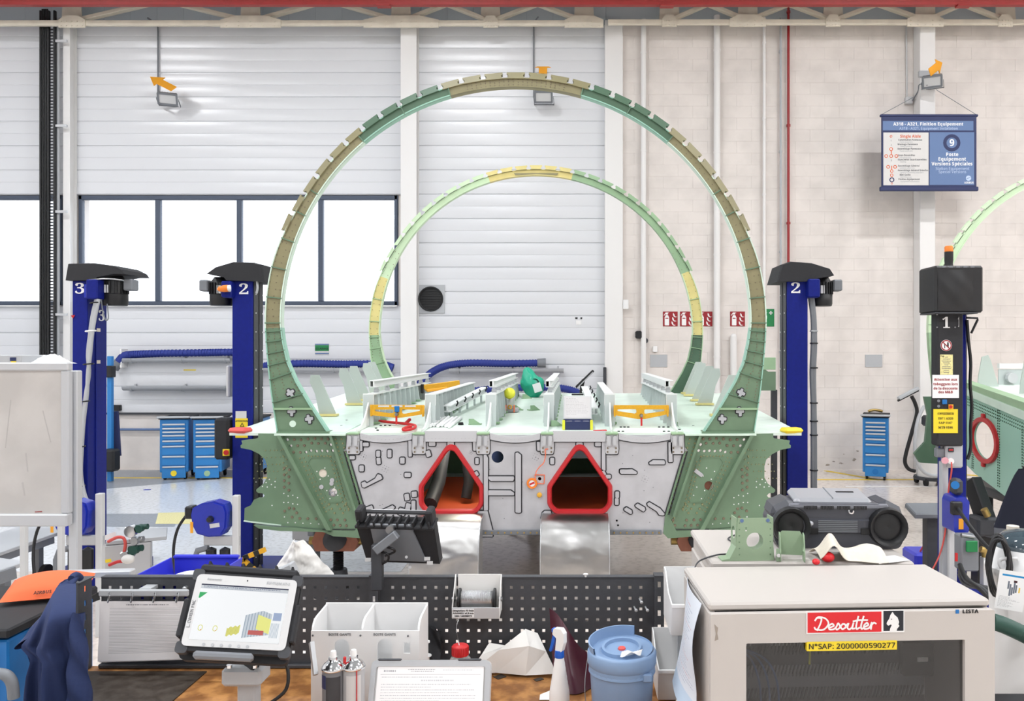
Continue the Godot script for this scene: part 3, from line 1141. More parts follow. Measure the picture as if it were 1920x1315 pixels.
func fire_sign(o: Vector3, label: String, k: float) -> void:
	var t := local("fire_sign", label, "sign", o, "red fire signs on the blockwork")
	var s := 0.25 * k
	mk("board", G().box(V(s / 2, s / 2, 0.006), V(s, s, 0.008), 0.001), M.sign_red, t)
	var g := G()
	g.prism(rounded([V2(0.028, 0.015), V2(0.105, 0.015), V2(0.105, 0.15), V2(0.085, 0.19), V2(0.048, 0.19), V2(0.028, 0.15)], 0.01), 0.01, 0.0125, [rect2(V2(0.066, 0.135), V2(0.05, 0.018))])
	g.prism(poly([V2(0.05, 0.2), V2(0.082, 0.2), V2(0.082, 0.222), V2(0.11, 0.228), V2(0.08, 0.236), V2(0.045, 0.236), V2(0.012, 0.185), V2(0.02, 0.18), V2(0.05, 0.216)]), 0.01, 0.0125)
	mk("extinguisher", g, M.white, t)
	g = G()
	for f in 3:
		var x := 0.15 + 0.012 * f
		var y := 0.03 + 0.07 * f
		g.prism(curve2([V2(x + 0.07, y - 0.012), V2(x + 0.03, y), V2(x + 0.02, y + 0.03), V2(x + 0.0, y + 0.055), V2(x - 0.005, y + 0.025), V2(x + 0.01, y - 0.005), V2(x + 0.035, y - 0.02)], 3), 0.01, 0.0125)
	mk("flames", g, M.white, t)


func gutter(a: float, b: float, y: float, plate: bool, label: String) -> void:
	var p := W(a, y) + V(0, 0, 0.13)
	var q := W(b, y) + V(0, 0, 0.13)
	var t := thing("hose_gutter", label, "gutter", p - V(0, 0.06, 0))
	var g := G()
	g.at(p, Basis(Vector3.BACK, PI / 2) * Basis())
	var prof := []
	for k in 10:
		prof.append(Vector2.from_angle(PI + PI * k / 9.0) * 0.075)
	for k in 9:
		prof.append(Vector2.from_angle(TAU - PI * k / 8.0) * 0.07)
	g.at(p, Basis(V(0, 0, -1), Vector3.UP, Vector3.RIGHT)).prism(poly(prof), 0.0, q.x - p.x)
	mk("trough", g, M.pvc_grey, t)
	for e in [0.08, 0.55, 0.95]:
		var c := p.lerp(q, e)
		var h := G().at(c, Basis(V(0, 0, -1), Vector3.UP, Vector3.RIGHT))
		var ring := []
		for k in 10:
			ring.append(Vector2.from_angle(PI + PI * k / 9.0) * 0.087)
		for k in 9:
			ring.append(Vector2.from_angle(TAU - PI * k / 8.0) * 0.076)
		h.prism(poly(ring), -0.012, 0.012)
		h.at(c).box(V(0, -0.02, -0.11), V(0.024, 0.12, 0.05))
		mk("hanger", h, M.pvc_grey, t)
	if plate:
		mk("end_plate", G().box(p + V(-0.02, 0.0, -0.05), V(0.03, 0.32, 0.22), 0.004), M.white_paint, t)


func hose(pts: Array, label: String, cuff: bool) -> void:
	var path := []
	for p in pts:
		path.append(P(p[0], p[1], 13.7))
	path = curve(path, 10)
	var t := thing("suction_hose", label, "hose", path[0])
	var g := G()
	# ribbed: alternate rings
	var fine := []
	for k in path.size() - 1:
		var n := maxi(2, int((path[k + 1] - path[k]).length() / 0.022))
		for s in n:
			fine.append(path[k].lerp(path[k + 1], float(s) / n))
	fine.append(path[path.size() - 1])
	g.tube(fine, 0.058, 10)
	for k in range(1, fine.size() - 1, 2):
		var d: Vector3 = (fine[k + 1] - fine[k - 1]).normalized()
		g.cyl(fine[k] - d * 0.008, fine[k] + d * 0.008, 0.066, -1, 10, true)
	mk("hose_body", g, M.hose_blue, t)
	if cuff:
		var d: Vector3 = (path[0] - path[1]).normalized()
		mk("cuff", G().cyl(path[0] - d * 0.02, path[0] + d * 0.12, 0.075, 0.08, 14), M.mid_grey, t)


func banner() -> void:
	var d := 13.1
	var a := P(1651, 216, d)
	var b := P(1832, 358, d)
	var w := b.x - a.x
	var h := a.y - b.y
	var t := thing("hanging_banner", "dark blue hanging banner board with white map panel and big number nine", "banner", V((a.x + b.x) / 2, b.y, -d))
	var c := (a + b) / 2
	mk("board", G().box(c, V(w - 0.03, h, 0.03), 0.004), M.navy, t)
	mk("batten", G().box(V(c.x, a.y - 0.01, -d), V(w + 0.02, 0.04, 0.05), 0.01), M.navy, t)
	mk("batten", G().box(V(c.x, b.y + 0.03, -d), V(w + 0.03, 0.07, 0.05), 0.01), M.navy, t)
	var ring := P(1752, 165, d)
	mk("cord", G().tube([V(a.x, a.y, -d), P(1715, 181, d + 0.2)], 0.005, 5), M.mid_grey, t)
	mk("cord", G().tube([V(b.x, a.y, -d), P(1755, 168, d + 0.2)], 0.005, 5), M.mid_grey, t)
	var z := -d + 0.017
	var U := func(x: float, y: float) -> Vector3: # zoom coordinates of the banner to world
		return V(P(1640 + x / 7.733, 0, d).x, P(0, 200 + y / 7.735, d).y, z)
	var panel := func(x0: float, y0: float, x1: float, y1: float, m: Material) -> void:
		var p: Vector3 = U.call(x0, y0)
		var q: Vector3 = U.call(x1, y1)
		mk("print_field", G().box((p + q) / 2, V(q.x - p.x, p.y - q.y, 0.004)), m, t)
	panel.call(112, 212, 1424, 350, M.sign_blue)
	panel.call(120, 380, 775, 1145, M.sign_white)
	panel.call(790, 375, 1436, 1140, M.sign_blue)
	var px := d / FOCAL / 7.733
	var L := func(s: String, x: float, y: float, hh: float, m: Material, f: String, sq := 1.0) -> void:
		lettering(s, U.call(x, y) + V(0, 0, 0.0035), hh * px, m, t, f, Basis(), sq)
	L.call("A318 - A321, Finition Equipement", 770, 258, 46, M.white, "sans_bold", 1.0)
	L.call("A318 - A321, Equipment Installation", 775, 322, 38, M.print_pale, "sans", 1.0)
	L.call("9", 1110, 530, 100, M.white, "sans_bold")
	L.call("Poste", 1115, 698, 50, M.white, "sans_bold")
	L.call("Equipement", 1115, 765, 50, M.white, "sans_bold")
	L.call("Versions Spéciales", 1115, 834, 50, M.white, "sans_bold", 0.97)
	L.call("Station Equipement", 1120, 903, 40, M.print_pale, "sans")
	L.call("Special Versions", 1118, 950, 40, M.print_pale, "sans")
	L.call("AIRBUS", 1358, 1108, 28, M.white, "sans_bold")
	L.call("Single Aisle", 512, 436, 40, M.sign_orange, "sans_bold")
	var rows := [["Constitution Panneaux", 487, "Panel assembly"], ["Montage Panneaux", 551, "Panel building"], ["Assemblage Panneaux", 617, "Panel assembly"], ["Sous-Ensembles", 709, "Sub-assembly"], ["Etanchéité Sous-Ensembles", 773, "Sealing"], ["Assemblage Général", 863, "General assembly"], ["Assemblage Général Interface", 928, "General Assembly Interface"], ["Bâti Quille", 994, "Keel beam jig"], ["Finition Equipement", 1058, "Equipment installation"]]
	for r in rows:
		var wide: float = r[0].length() * 14.5
		L.call(r[0], 355 + wide / 2, r[1], 24, M.print_grey, "sans_bold", 0.95)
		L.call(r[2], 358 + r[2].length() * 6.6, r[1] + 31, 22, M.light_grey, "sans", 0.9)
	for e in [["1", 230, 497], ["2", 233, 562], ["5", 236, 785]]:
		L.call(e[0], e[1], e[2], 24, M.print_grey, "sans")
	# round marks of the station map
	var ringmark := func(x: float, y: float, r: float, m: Material) -> void:
		mk("map_mark", G().at(U.call(x, y) + V(0, 0, 0.003), Basis()).prism(circle2(V2(), r * px, 20), -0.001, 0.001, [circle2(V2(), r * 0.62 * px, 16)]), m, t)
	ringmark.call(1110, 530, 125, M.navy)
	for e in [[230, 436, 18], [232, 622, 26], [160, 722, 26], [233, 722, 26], [308, 722, 26], [188, 878, 26], [288, 878, 26], [240, 940, 24], [240, 1000, 24], [243, 1118, 14]]:
		ringmark.call(e[0], e[1], e[2], M.sign_orange)
	ringmark.call(242, 1066, 36, M.navy)
	for e in [[235, 648, 700], [240, 860, 918]]:
		var p: Vector3 = U.call(e[0], e[1])
		var q: Vector3 = U.call(e[0], e[2])
		mk("map_line", G().box((p + q) / 2, V(12 * px, p.y - q.y, 0.008)), M.sign_orange, t)
	mk("emblem", G().at(U.call(1352, 1042) + V(0, 0, 0.003)).prism(circle2(V2(), 38 * px, 20), -0.001, 0.001, [poly([V2(-30, -4) * px, V2(24, 14) * px, V2(28, 8) * px, V2(-26, -12) * px])]), M.print_pale, t)


func tool_trolley(at: Vector3, s: Vector3, turn: float, label: String, cuts: Array, spot: Material, m: Material) -> void:
	var t := local("tool_trolley", label, "tool trolley", at, "blue drawer trolleys along the far wall", turn)
	var z := s.z / 2
	mk("body", G().box(V(0, 0.12 + s.y / 2, 0), s, 0.01), m, t)
	var tray := G().box(V(0, 0.12 + s.y + 0.015, 0), V(s.x + 0.03, 0.03, s.z + 0.03), 0.005)
	mk("top_tray", tray, M.black_soft, t)
	mk("push_handle", G().box(V(0, 0.12 + s.y + 0.035, z + 0.03), V(s.x + 0.06, 0.03, 0.08), 0.01), M.light_grey, t)
	var y := 0.12 + s.y - 0.06
	for h in cuts:
		var dr := mk("drawer", G().box(V(0, y - h / 2, z + 0.005), V(s.x - 0.07, h - 0.012, 0.02), 0.004), m, t)
		mk("handle", G().box(V(0, y - 0.02, z + 0.022), V(s.x - 0.09, 0.026, 0.02), 0.006), M.alu_matt, dr)
		y -= h
	mk("badge", G().cyl(V(0, y + 0.08, z + 0.012), V(0, y + 0.08, z + 0.02), 0.045, -1, 18), spot, t)
	for sx in [-1, 1]:
		for sz in [-1, 1]:
			var p := V(sx * (s.x / 2 - 0.06), 0.05, sz * (z - 0.07))
			var cw := mk("caster", G().cyl(p + V(-0.016, 0, 0), p + V(0.016, 0, 0), 0.05, -1, 14), M.rubber, t)
			mk("fork", G().box(p + V(-0.024, 0.04, 0), V(0.006, 0.09, 0.05)).box(p + V(0.024, 0.04, 0), V(0.006, 0.09, 0.05)).box(p + V(0, 0.08, 0), V(0.06, 0.01, 0.06)), M.steel, cw)


func far_wall_furniture() -> void:
	var fine := [0.065, 0.055, 0.055, 0.085, 0.085, 0.16, 0.16, 0.2]
	var d := 12.75
	var sc := FOCAL / d
	tool_trolley(V(P(324, 0, d).x - 0.02, 0, -d - 0.25), V(0.42, 0.83, 0.55), 0.18, "blue drawer trolley with a yellow round badge, by the far wall", fine, M.yellow, M.cabinet_blue)
	tool_trolley(V(P(384, 0, d).x, 0, -d - 0.25), V(0.42, 0.83, 0.55), 0.18, "blue drawer trolley with a pale green badge, beside the yellow badged one", fine, M.primer_leaf, M.cabinet_blue)
	tool_trolley(V(P(437, 0, d).x + 0.14, 0, -d - 0.4), V(0.42, 0.83, 0.55), 0.1, "blue drawer trolley with a white badge, last of the row of three", fine, M.white, M.cabinet_blue)
	tool_trolley(V(P(1655, 0, d).x, 0, -d - 0.28), V(0.38, 0.86, 0.72), -0.38, "blue drawer trolley standing alone with a round numeral two badge", fine, M.bench_blue, M.cabinet_blue)
	# odds on the trolley tops
	var p := P(1650, 770, d + 0.1)
	single("grease_gun", G().tube(curve([p + V(-0.15, -0.02, -0.1), p + V(-0.05, 0.0, -0.1), p + V(0.08, -0.02, -0.12)]), 0.022, 8), M.brass, "brass tool lying on top of the lone blue trolley", "tool", p)
	# rail along the plinth and a service bar
	single("dado_rail", G().box((W(205, 775) + W(440, 776)) / 2 + V(0, 0, 0.03), V(2.2, 0.03, 0.06), 0.004), M.dark_grey, "long dark rail along the wall above the blue trolleys", "rail", W(205, 776))
	single("air_pipe", G().cyl(W(220, 805) + V(0, 0, 0.06), W(310, 805) + V(0, 0, 0.06), 0.02, -1, 10), M.sign_blue, "thin pale blue air pipe along the low wall", "pipe", W(220, 806))
	# blue strip post next to lift three
	var t := thing("strapping_post", "slim teal blue post with a black case leaning on the wall", "post", V(W(207, 0).x, 0, -12.6))
	var x := P(207, 0, 12.6).x
	mk("post", G().box(V(x, (P(0, 668, 12.6).y) / 2, -12.6), V(0.07, P(0, 668, 12.6).y, 0.07), 0.006), M.cabinet_blue, t)
	mk("clamp", G().box(P(207, 697, 12.58), V(0.11, 0.18, 0.12), 0.01), M.black, t)
	single("black_case", G().box(P(208, 863, 12.45), V(0.2, 0.34, 0.2), 0.03), M.black, "small black case on the floor by the slim blue post", "case", V(P(208, 0, 12.45).x, 0, -12.45))
	single("leaning_board", G().at(V(P(208, 0, 12.7).x + 0.1, 0.38, -12.7), Basis(Vector3.FORWARD, -0.06)).box(V(0, 0.35, 0), V(0.12, 0.7, 0.03), 0.004), M.navy, "narrow dark blue board leaning behind the black case", "board", V(P(208, 0, 12.7).x + 0.1, 0.35, -12.7))
	single("socket_strip", G().box(P(215, 765, 13.83), V(0.22, 0.1, 0.07), 0.01), M.black, "small black socket strip on the wall by lift three", "socket", P(215, 770, 13.83))
	# vacuum cleaner with floor squeegee
	d = 12.3
	t = thing("vacuum_cleaner", "industrial vacuum with pale canister and black wand, beside the lone blue trolley", "vacuum cleaner", V(P(1740, 0, d).x, 0, -d))
	var c := V(P(1748, 0, d).x, 0, -d)
	mk("canister", G().at(c).lathe([V2(0.001, 0.12), V2(0.22, 0.12), V2(0.23, 0.2), V2(0.23, 0.52), V2(0.25, 0.54), V2(0.25, 0.6), V2(0.23, 0.62), V2(0.23, 0.9), V2(0.2, 0.98), V2(0.1, 1.02), V2(0.001, 1.02)], 26), M.white_matt, t)
	for k in 4:
		var a := TAU * (k + 0.5) / 4
		mk("wheel", G().cyl(c + V(cos(a) * 0.24 - 0.02, 0.06, sin(a) * 0.24), c + V(cos(a) * 0.24 + 0.02, 0.06, sin(a) * 0.24), 0.06, -1, 14), M.rubber, t)
	mk("base_ring", G().at(c).lathe([V2(0.26, 0.08), V2(0.27, 0.1), V2(0.26, 0.13), V2(0.2, 0.13)], 24), M.dark_grey, t)
	mk("wand", G().tube(curve([P(1709, 743, d), P(1716, 757, d), P(1719, 775, d), P(1710, 810, d), P(1699, 850, d), P(1697, 868, d), P(1704, 880, d), P(1716, 884, d)]), 0.028, 10), M.black, t)
	var hd := mk("floor_nozzle", G().bar(P(1684, 748, d), P(1722, 728, d), 0.09, 0.05, Vector3.UP, 0.01), M.light_grey, t)
	mk("blade", G().bar(P(1683, 752, d - 0.03), P(1722, 732, d - 0.03), 0.02, 0.03), M.black, hd)
	mk("hose", G().tube(curve([P(1733, 762, d - 0.2), P(1722, 785, d - 0.25), P(1716, 820, d - 0.3), P(1718, 860, d - 0.3), P(1732, 885, d - 0.3), P(1755, 893, d - 0.3), P(1772, 885, d - 0.2)]), 0.026, 10), M.light_grey, t)
	mk("motor_head", G().at(c + V(-0.1, 0.92, 0.2)).box(V(0, 0.06, 0), V(0.24, 0.16, 0.2), 0.03), M.dark_grey, t)


func deck_y(d: float) -> float:                 # height of the upper skin, which rises a little towards the rear
	return 1.366 + (d - BOX_D) * 0.0466


# outer and inner edge of a fuselage frame at parameter a: degrees from the top; past 90 the legs, down to 150
func frame_pair(a: float) -> Array:
	var s := signf(a)
	var k := absf(a)
	var o: Vector2
	var i: Vector2
	if k <= 90.0:
		var r := deg_to_rad(k)
		var ro := lerpf(460.0, 470.0, smoothstep(55.0, 78.0, k))
		var ri := lerpf(443.0, 440.0, smoothstep(20.0, 90.0, k))
		o = V2(967 + sin(r) * ro, 606 - cos(r) * ro)
		i = V2(967 + sin(r) * ri, 606 - cos(r) * ri)
	else:
		var O := [V2(1437, 606), V2(1435, 645), V2(1431, 690), V2(1426, 735), V2(1420, 775), V2(1414, 813)]
		var I := [V2(1407, 606), V2(1403, 640), V2(1394, 680), V2(1378, 716), V2(1352, 760), V2(1317, 813)]
		var f := (k - 90.0) / 60.0 * 5.0
		var n := mini(int(f), 4)
		o = O[n].lerp(O[n + 1], f - n)
		i = I[n].lerp(I[n + 1], f - n)
	if s < 0.0:
		o.x = 1934.0 - o.x
		i.x = 1934.0 - i.x
	return [F(o.x, o.y), F(i.x, i.y)]


func frame_segment(a0: float, a1: float, z: float, web: Material, flange: Material, parent: Node3D, lip := 0.012) -> void:
	var n := maxi(2, int(absf(a1 - a0) / 2.0))
	var out := PackedVector2Array()
	var inn := PackedVector2Array()
	for k in n + 1:
		var e := frame_pair(lerpf(a0, a1, float(k) / n))
		out.append(e[0])
		inn.append(e[1])
	var ring := out.duplicate()
	for k in n + 1:
		ring.append(inn[n - k])
	var seg := mk("frame_segment", G().at(V(0, 0, z)).prism(ring, -0.006, 0.0), web, parent)
	# flanges: the inner one runs back, the outer one too; both have a small lip forward
	for w in [[inn, -1.0, 0.065, "inner_flange"], [out, 1.0, 0.05, "outer_flange"]]:
		var g := G()
		for k in n:
			var e: PackedVector2Array = w[0]
			var p := e[k]
			var q := e[k + 1]
			var d := (q - p)
			var nn := V2(d.y, -d.x).normalized()
			if nn.dot(out[k] - inn[k]) < 0.0:
				nn = -nn
			var th := 0.008
			var ins: Vector2 = -nn * th * w[1]
			var b := V(nn.x, nn.y, 0)
			for f in [[p, q, b * w[1]], [p + ins, q + ins, -b * w[1]]]:
				g.quad(V(f[0].x, f[0].y, z + lip), V(f[1].x, f[1].y, z + lip), V(f[1].x, f[1].y, z - w[2]), V(f[0].x, f[0].y, z - w[2]), f[2])
			g.quad(V(p.x, p.y, z + lip), V(q.x, q.y, z + lip), V(q.x + ins.x, q.y + ins.y, z + lip), V(p.x + ins.x, p.y + ins.y, z + lip), Vector3.BACK)
		mk(w[3], g, flange, seg)


func frame_ribs(angles: Array, z: float, m: Material, parent: Node3D) -> void:
	for a in angles:
		for s in [-1.0, 1.0]:
			var e := frame_pair(a * s)
			mk("stiffener", G().bar(V(e[0].x, e[0].y, z + 0.006), V(e[1].x, e[1].y, z + 0.006), 0.008, 0.014, Vector3.BACK), m, parent)


func frame_rivets(a0: float, a1: float, step: float, z: float, parent: Node3D, rows := [0.25, 0.75], r := 0.0045) -> void:
	var g := G()
	var a := a0
	while a < a1:
		for s in [-1.0, 1.0]:
			var e := frame_pair(a * s)
			for f in rows:
				var p: Vector2 = e[0].lerp(e[1], f + rng.randf_range(-0.06, 0.06))
				g.cyl(V(p.x, p.y, z), V(p.x, p.y, z + 0.004), r, -1, 6)
		a += step
	mk("rivets", g, M.bolt_brown, parent).set_meta("kind", "stuff")


func frame_clips(z: float, pick: Callable, parent: Node3D, lean: float) -> void:
	for k in range(-13, 14):
		var a := k * 5.1
		var r := deg_to_rad(a)
		var e := frame_pair(a)
		var p: Vector2 = e[0]
		var grow := lerpf(1.0, 0.75, smoothstep(45.0, 66.0, absf(a)))
		var b := Basis(Vector3.BACK, -r) * Basis(Vector3.RIGHT, lean)
		var w := 0.072
		var h := 0.046 * grow
		var g := G().at(V(p.x, p.y, z + 0.006), b)
		g.prism(poly([V2(-w, -0.012), V2(w, -0.012), V2(w * 0.84, h * 0.1), V2(w * 0.8, h * 0.35), V2(w * 0.88, h * 0.55), V2(w, h * 0.62), V2(w, h), V2(-w, h), V2(-w, h * 0.62), V2(-w * 0.88, h * 0.55), V2(-w * 0.8, h * 0.35), V2(-w * 0.84, h * 0.1)]), -0.003, 0.006)
		# flange that carried the skin
		g.box(V(0, h - 0.003, -0.022), V(w * 1.9, 0.006, 0.04), 0.001)
		mk("skin_clip", g, pick.call(a), parent)


func Z1(x: float, y: float) -> Vector2:     # positions read from enlarged views of the front spar
	return F(430 + x / 5.72, 780 + y / 5.72)


func Z2(x: float, y: float) -> Vector2:
	return F(640 + x / 6.26, 800 + y / 6.26)


func Z3(x: float, y: float) -> Vector2:
	return F(900 + x / 6.26, 800 + y / 6.26)


func Z4(x: float, y: float) -> Vector2:
	return F(1150 + x / 5.72, 790 + y / 5.72)


func mirror(p: PackedVector2Array) -> PackedVector2Array:
	var o := PackedVector2Array()
	var c := F(967, 0).x
	for q in p:
		o.append(V2(2.0 * c - q.x, q.y))
	return o


func opening_shape(grow: float, cx: float) -> PackedVector2Array:   # rounded triangle of an access opening
	var k := grow
	return rounded([F(cx, 836 - k * 1.75), F(cx + 53 + k, 914 - k * 0.4), F(cx + 53 + k, 944 + k * 0.3), F(cx + 44 + k * 0.5, 956 + k), F(cx - 44 - k * 0.5, 956 + k), F(cx - 53 - k, 944 + k * 0.3), F(cx - 53 - k, 914 - k * 0.4)], [0.055 + k * 0.002, 0.05, 0.07, 0.06, 0.06, 0.07, 0.05], 5)


func centre_section() -> void:
	var z := -BOX_D
	var t := thing("centre_wing_section", "aircraft centre wing box with grey front spar, green frames and mint upper skin", "aircraft section", V(F(967, 0).x, F(0, 1003).y, z - 1.6))
	# ---- spar web with openings
	var holes := [opening_shape(0, 846), opening_shape(0, 1087), circle2(Z3(205, 360), 0.048, 22), circle2(Z3(700, 615), 0.014, 12)]
	var outline := poly([F(655, 816), F(1281, 816), F(1290, 842), F(1258, 987), F(1250, 1000), F(684, 1000), F(676, 976), F(640, 848)])
	var spar := mk("spar_web", G().at(V(0, 0, z)).prism(outline, -0.025, 0.0, holes), M.spar_grey, t)
	for cx in [846.0, 1087.0]:
		var g := G().at(V(0, 0, z))
		var a := opening_shape(8.2, cx)
		var b := opening_shape(-0.5, cx)
		var c := opening_shape(6.0, cx)
		var e := opening_shape(1.5, cx)
		g.face(c, 0.03, 1.0, [e])
		var m := a.size()
		for k in m:
			var j := (k + 1) % m
			for w in [[a, 0.0, c, 0.03, 1.0], [e, 0.03, b, 0.012, -1.0], [b, 0.012, b, -0.03, -1.0]]:
				var p0: Vector2 = w[0][k]
				var p1: Vector2 = w[0][j]
				var q0: Vector2 = w[2][k]
				var q1: Vector2 = w[2][j]
				var o: Vector2 = (p0 - F(cx, 905)) * w[4]
				g.quad(V(p0.x, p0.y, w[1]), V(p1.x, p1.y, w[1]), V(q1.x, q1.y, w[3]), V(q0.x, q0.y, w[3]), V(o.x, o.y, 0.3))
		mk("opening_rim", g, M.red_rim, t)
	# small dark dots, coloured for the shade inside drilled holes
	var dots := G()
	for c in [[Z2(260, 357), 0.02], [Z2(517, 497), 0.022], [Z3(655, 360), 0.022], [Z4(340, 622), 0.022], [Z2(1522, 308), 0.012]]:
		for k in 9:
			var q: Vector2 = c[0] + (Vector2.from_angle(TAU * k / 8.0 + 0.3) * c[1] * (1.0 if k % 2 else 1.25) if k < 8 else V2())
			dots.cyl(V(q.x, q.y, z), V(q.x, q.y, z + 0.0015), 0.0035 if k == 8 else 0.002, -1, 6)
	for q in [Z3(1605, 1105), Z3(1620, 1160), Z3(97, 1105), Z3(112, 1160), Z4(38, 1067), Z4(51, 1117)]:
		dots.cyl(V(q.x, q.y, z), V(q.x, q.y, z + 0.002), 0.0075, -1, 8)
	for q in [Z3(97, 1105), Z3(112, 1160)]:
		dots.cyl(V(q.x, q.y, z), V(q.x, q.y, z + 0.004), 0.006, -1, 8)
	for k in 40:
		var q := F(rng.randf_range(700, 1230), rng.randf_range(835, 985))
		if not Geometry2D.is_point_in_polygon(q, opening_shape(10, 846)) and not Geometry2D.is_point_in_polygon(q, opening_shape(10, 1087)):
			dots.cyl(V(q.x, q.y, z), V(q.x, q.y, z + 0.001), 0.003, -1, 6)
	mk("dark_drill_dots", dots, M.sealant, spar).set_meta("kind", "stuff")
	spar_brackets(spar, z)
	# ---- clevis fittings and the strips between them
	var fx := [663.0, 786.0, 906.0, 1026.0, 1147.0, 1270.0]
	for x in fx:
		var c := F(x, 833)
		var f := mk("clevis_fitting", G().at(V(c.x, c.y, z)).prism(rounded([V2(-0.047, -0.078), V2(0.047, -0.078), V2(0.054, -0.04), V2(0.05, 0.08), V2(-0.05, 0.08), V2(-0.054, -0.04)], 0.015), 0.0, 0.014), M.spar_light, t)
		mk("sealant_bead", G().at(V(c.x, c.y, z)).prism(rounded([V2(-0.053, -0.086), V2(0.053, -0.086), V2(0.06, -0.04), V2(0.057, 0.082), V2(-0.057, 0.082), V2(-0.06, -0.04)], 0.017), 0.0, 0.005), M.sealant, f)
		for s in [-1.0, 1.0]:
			var lug := G().at(V(c.x + s * 0.024, c.y, z))
			lug.prism(rounded([V2(-0.013, -0.01), V2(0.013, -0.01), V2(0.016, 0.068), V2(-0.016, 0.068)], [0.003, 0.003, 0.015, 0.015]), 0.014, 0.036)
			mk("lug", lug, M.alu_matt, f)
		var bl := G()
		for s in [-1.0, 1.0]:
			for y in [-0.06, -0.03, 0.02, 0.045]:
				bl.cyl(V(c.x + s * 0.033, c.y + y, z + 0.014), V(c.x + s * 0.033, c.y + y, z + 0.02), 0.0075, -1, 8)
		mk("bolts", bl, M.bolt_brown, f).set_meta("kind", "stuff")
		mk("pad", G().box(V(c.x, F(0, 813.0).y, z - 0.02), V(0.1, 0.016, 0.1), 0.004), M.primer_leaf, f)
	for k in 5:
		var a: float = fx[k] + 12.5
		var b: float = fx[k + 1] - 12.5
		var q := []
		if k % 2 == 0:
			for s in 13:
				var e := s / 12.0
				q.append(F(lerpf(a, b, e), 812.0 + 7.0 * (1.0 - pow(2.0 * e - 1.0, 2.0))))
			for s in 13:
				var e := 1.0 - s / 12.0
				q.append(F(lerpf(a + 1, b - 1, e), 824.0 + 6.0 * (1.0 - pow(2.0 * e - 1.0, 2.0))))
		else:
			q = [F(a - 2, 808), F(b + 2, 808), F(b, 828), F(a, 828)]
		var st := mk("edge_strip", G().at(V(0, 0, z)).prism(poly(q), 0.0, 0.016 if k % 2 == 0 else 0.022), M.spar_light, t)
		var dk := G()
		for s in 13:
			var e := (s + 0.7) / 13.6
			var y := 822.0 if k % 2 else 817.0 + 7.0 * (1.0 - pow(2.0 * e - 1.0, 2.0))
			var p := F(lerpf(a, b, e), y)
			dk.cyl(V(p.x, p.y, z + 0.015), V(p.x, p.y, z + 0.024), 0.003, -1, 6)
		mk("rivets", dk, M.clip_grey, st).set_meta("kind", "stuff")
		var se := G()
		for s in 12:
			var e := s / 12.0
			var e2 := (s + 1) / 12.0
			var y1 := 829.0 if k % 2 else 825.0 + 6.0 * (1.0 - pow(2.0 * e - 1.0, 2.0))
			var y2 := 829.0 if k % 2 else 825.0 + 6.0 * (1.0 - pow(2.0 * e2 - 1.0, 2.0))
			var p := F(lerpf(a, b, e), y1)
			var p2 := F(lerpf(a, b, e2), y2)
			se.bar(V(p.x, p.y, z + 0.003), V(p2.x, p2.y, z + 0.003), 0.006, 0.006, Vector3.BACK)
		mk("sealant_bead", se, M.sealant, st)
	# lower edge flange with bolts
	var p0 := F(690, 998)
	var p1 := F(1240, 998)
	var lf := mk("lower_flange", G().box(V((p0.x + p1.x) / 2, p0.y, z + 0.012), V(p1.x - p0.x, 0.036, 0.024), 0.003), M.mid_grey, t)
	var lb := G()
	for k in 46:
		var x := lerpf(p0.x + 0.02, p1.x - 0.02, k / 45.0)
		lb.cyl(V(x, p0.y, z + 0.024), V(x, p0.y, z + 0.03), 0.007, -1, 8)
	mk("bolts", lb, M.brass, lf).set_meta("kind", "stuff")
	# ---- green side fittings with outboard plates
	for side in 2:
		side_fitting(t, z, side == 1)
	# ---- box body: lower skin, side walls, rear spar
	var yb := F(0, 1003).y
	var zb := -9.5
	mk("lower_skin", G().box(V(F(967, 0).x, yb + 0.012, (z + zb) / 2 - 0.02), V(F(1300, 0).x - F(634, 0).x, 0.024, z - zb - 0.06)), M.spar_light, t)
	for s in 2:
		var a := [F(640, 0).x, F(1294, 0).x][s] as float
		mk("side_wall", G().box(V(a, (yb + 1.36) / 2, (z + zb) / 2 - 0.02), V(0.02, 1.34 - yb, z - zb - 0.08)), M.primer_green, t)
	mk("added_light_wall", G().box(V(F(967, 0).x, (yb + 1.36) / 2, (z + zb) / 2 - 0.02), V(0.02, 1.3 - yb, z - zb - 0.1)), M.primer_green, t)  # unseen wall added to keep lamp light out of the other bay
	mk("rear_spar", G().at(V(0, 0, zb)).prism(poly([F(640, 780), F(1294, 780), F(1294, 1003), F(640, 1003)]), -0.02, 0.0, [opening_shape(0, 846), opening_shape(0, 1087)]), M.primer_green, t)
	# ---- upper skin
	var xl := F(430, 0).x
	var xr := F(1503, 0).x
	var sk := mk("upper_skin", G().sheet(func(a: float, b: float) -> Vector3:
		var d := lerpf(BOX_D, 9.62, b)
		return V(lerpf(xl, xr, a), deck_y(d), -d), 24, 24, 0.022), M.deck_mint, t)
	for k in 2:
		# lighter doubler strips along the outboard bays, with their edges
		var a := [F(523, 0).x, F(1283, 0).x][k] as float
		var g := G()
		g.sheet(func(e: float, f: float) -> Vector3:
			var d := lerpf(BOX_D + 0.01, 9.55, f)
			return V(a + e * 0.52, deck_y(d) + 0.006, -d), 4, 8, 0.006)
		mk("doubler", g, M.primer_mint, sk)
	mk("dark_skin_dots", skin_dots(), M.sealant, sk).set_meta("kind", "stuff")  # dark studs whose colour gives the shade of open holes
	var tips := [[430.0, -1.0, M.tip_red], [1503.0, 1.0, M.yellow]]
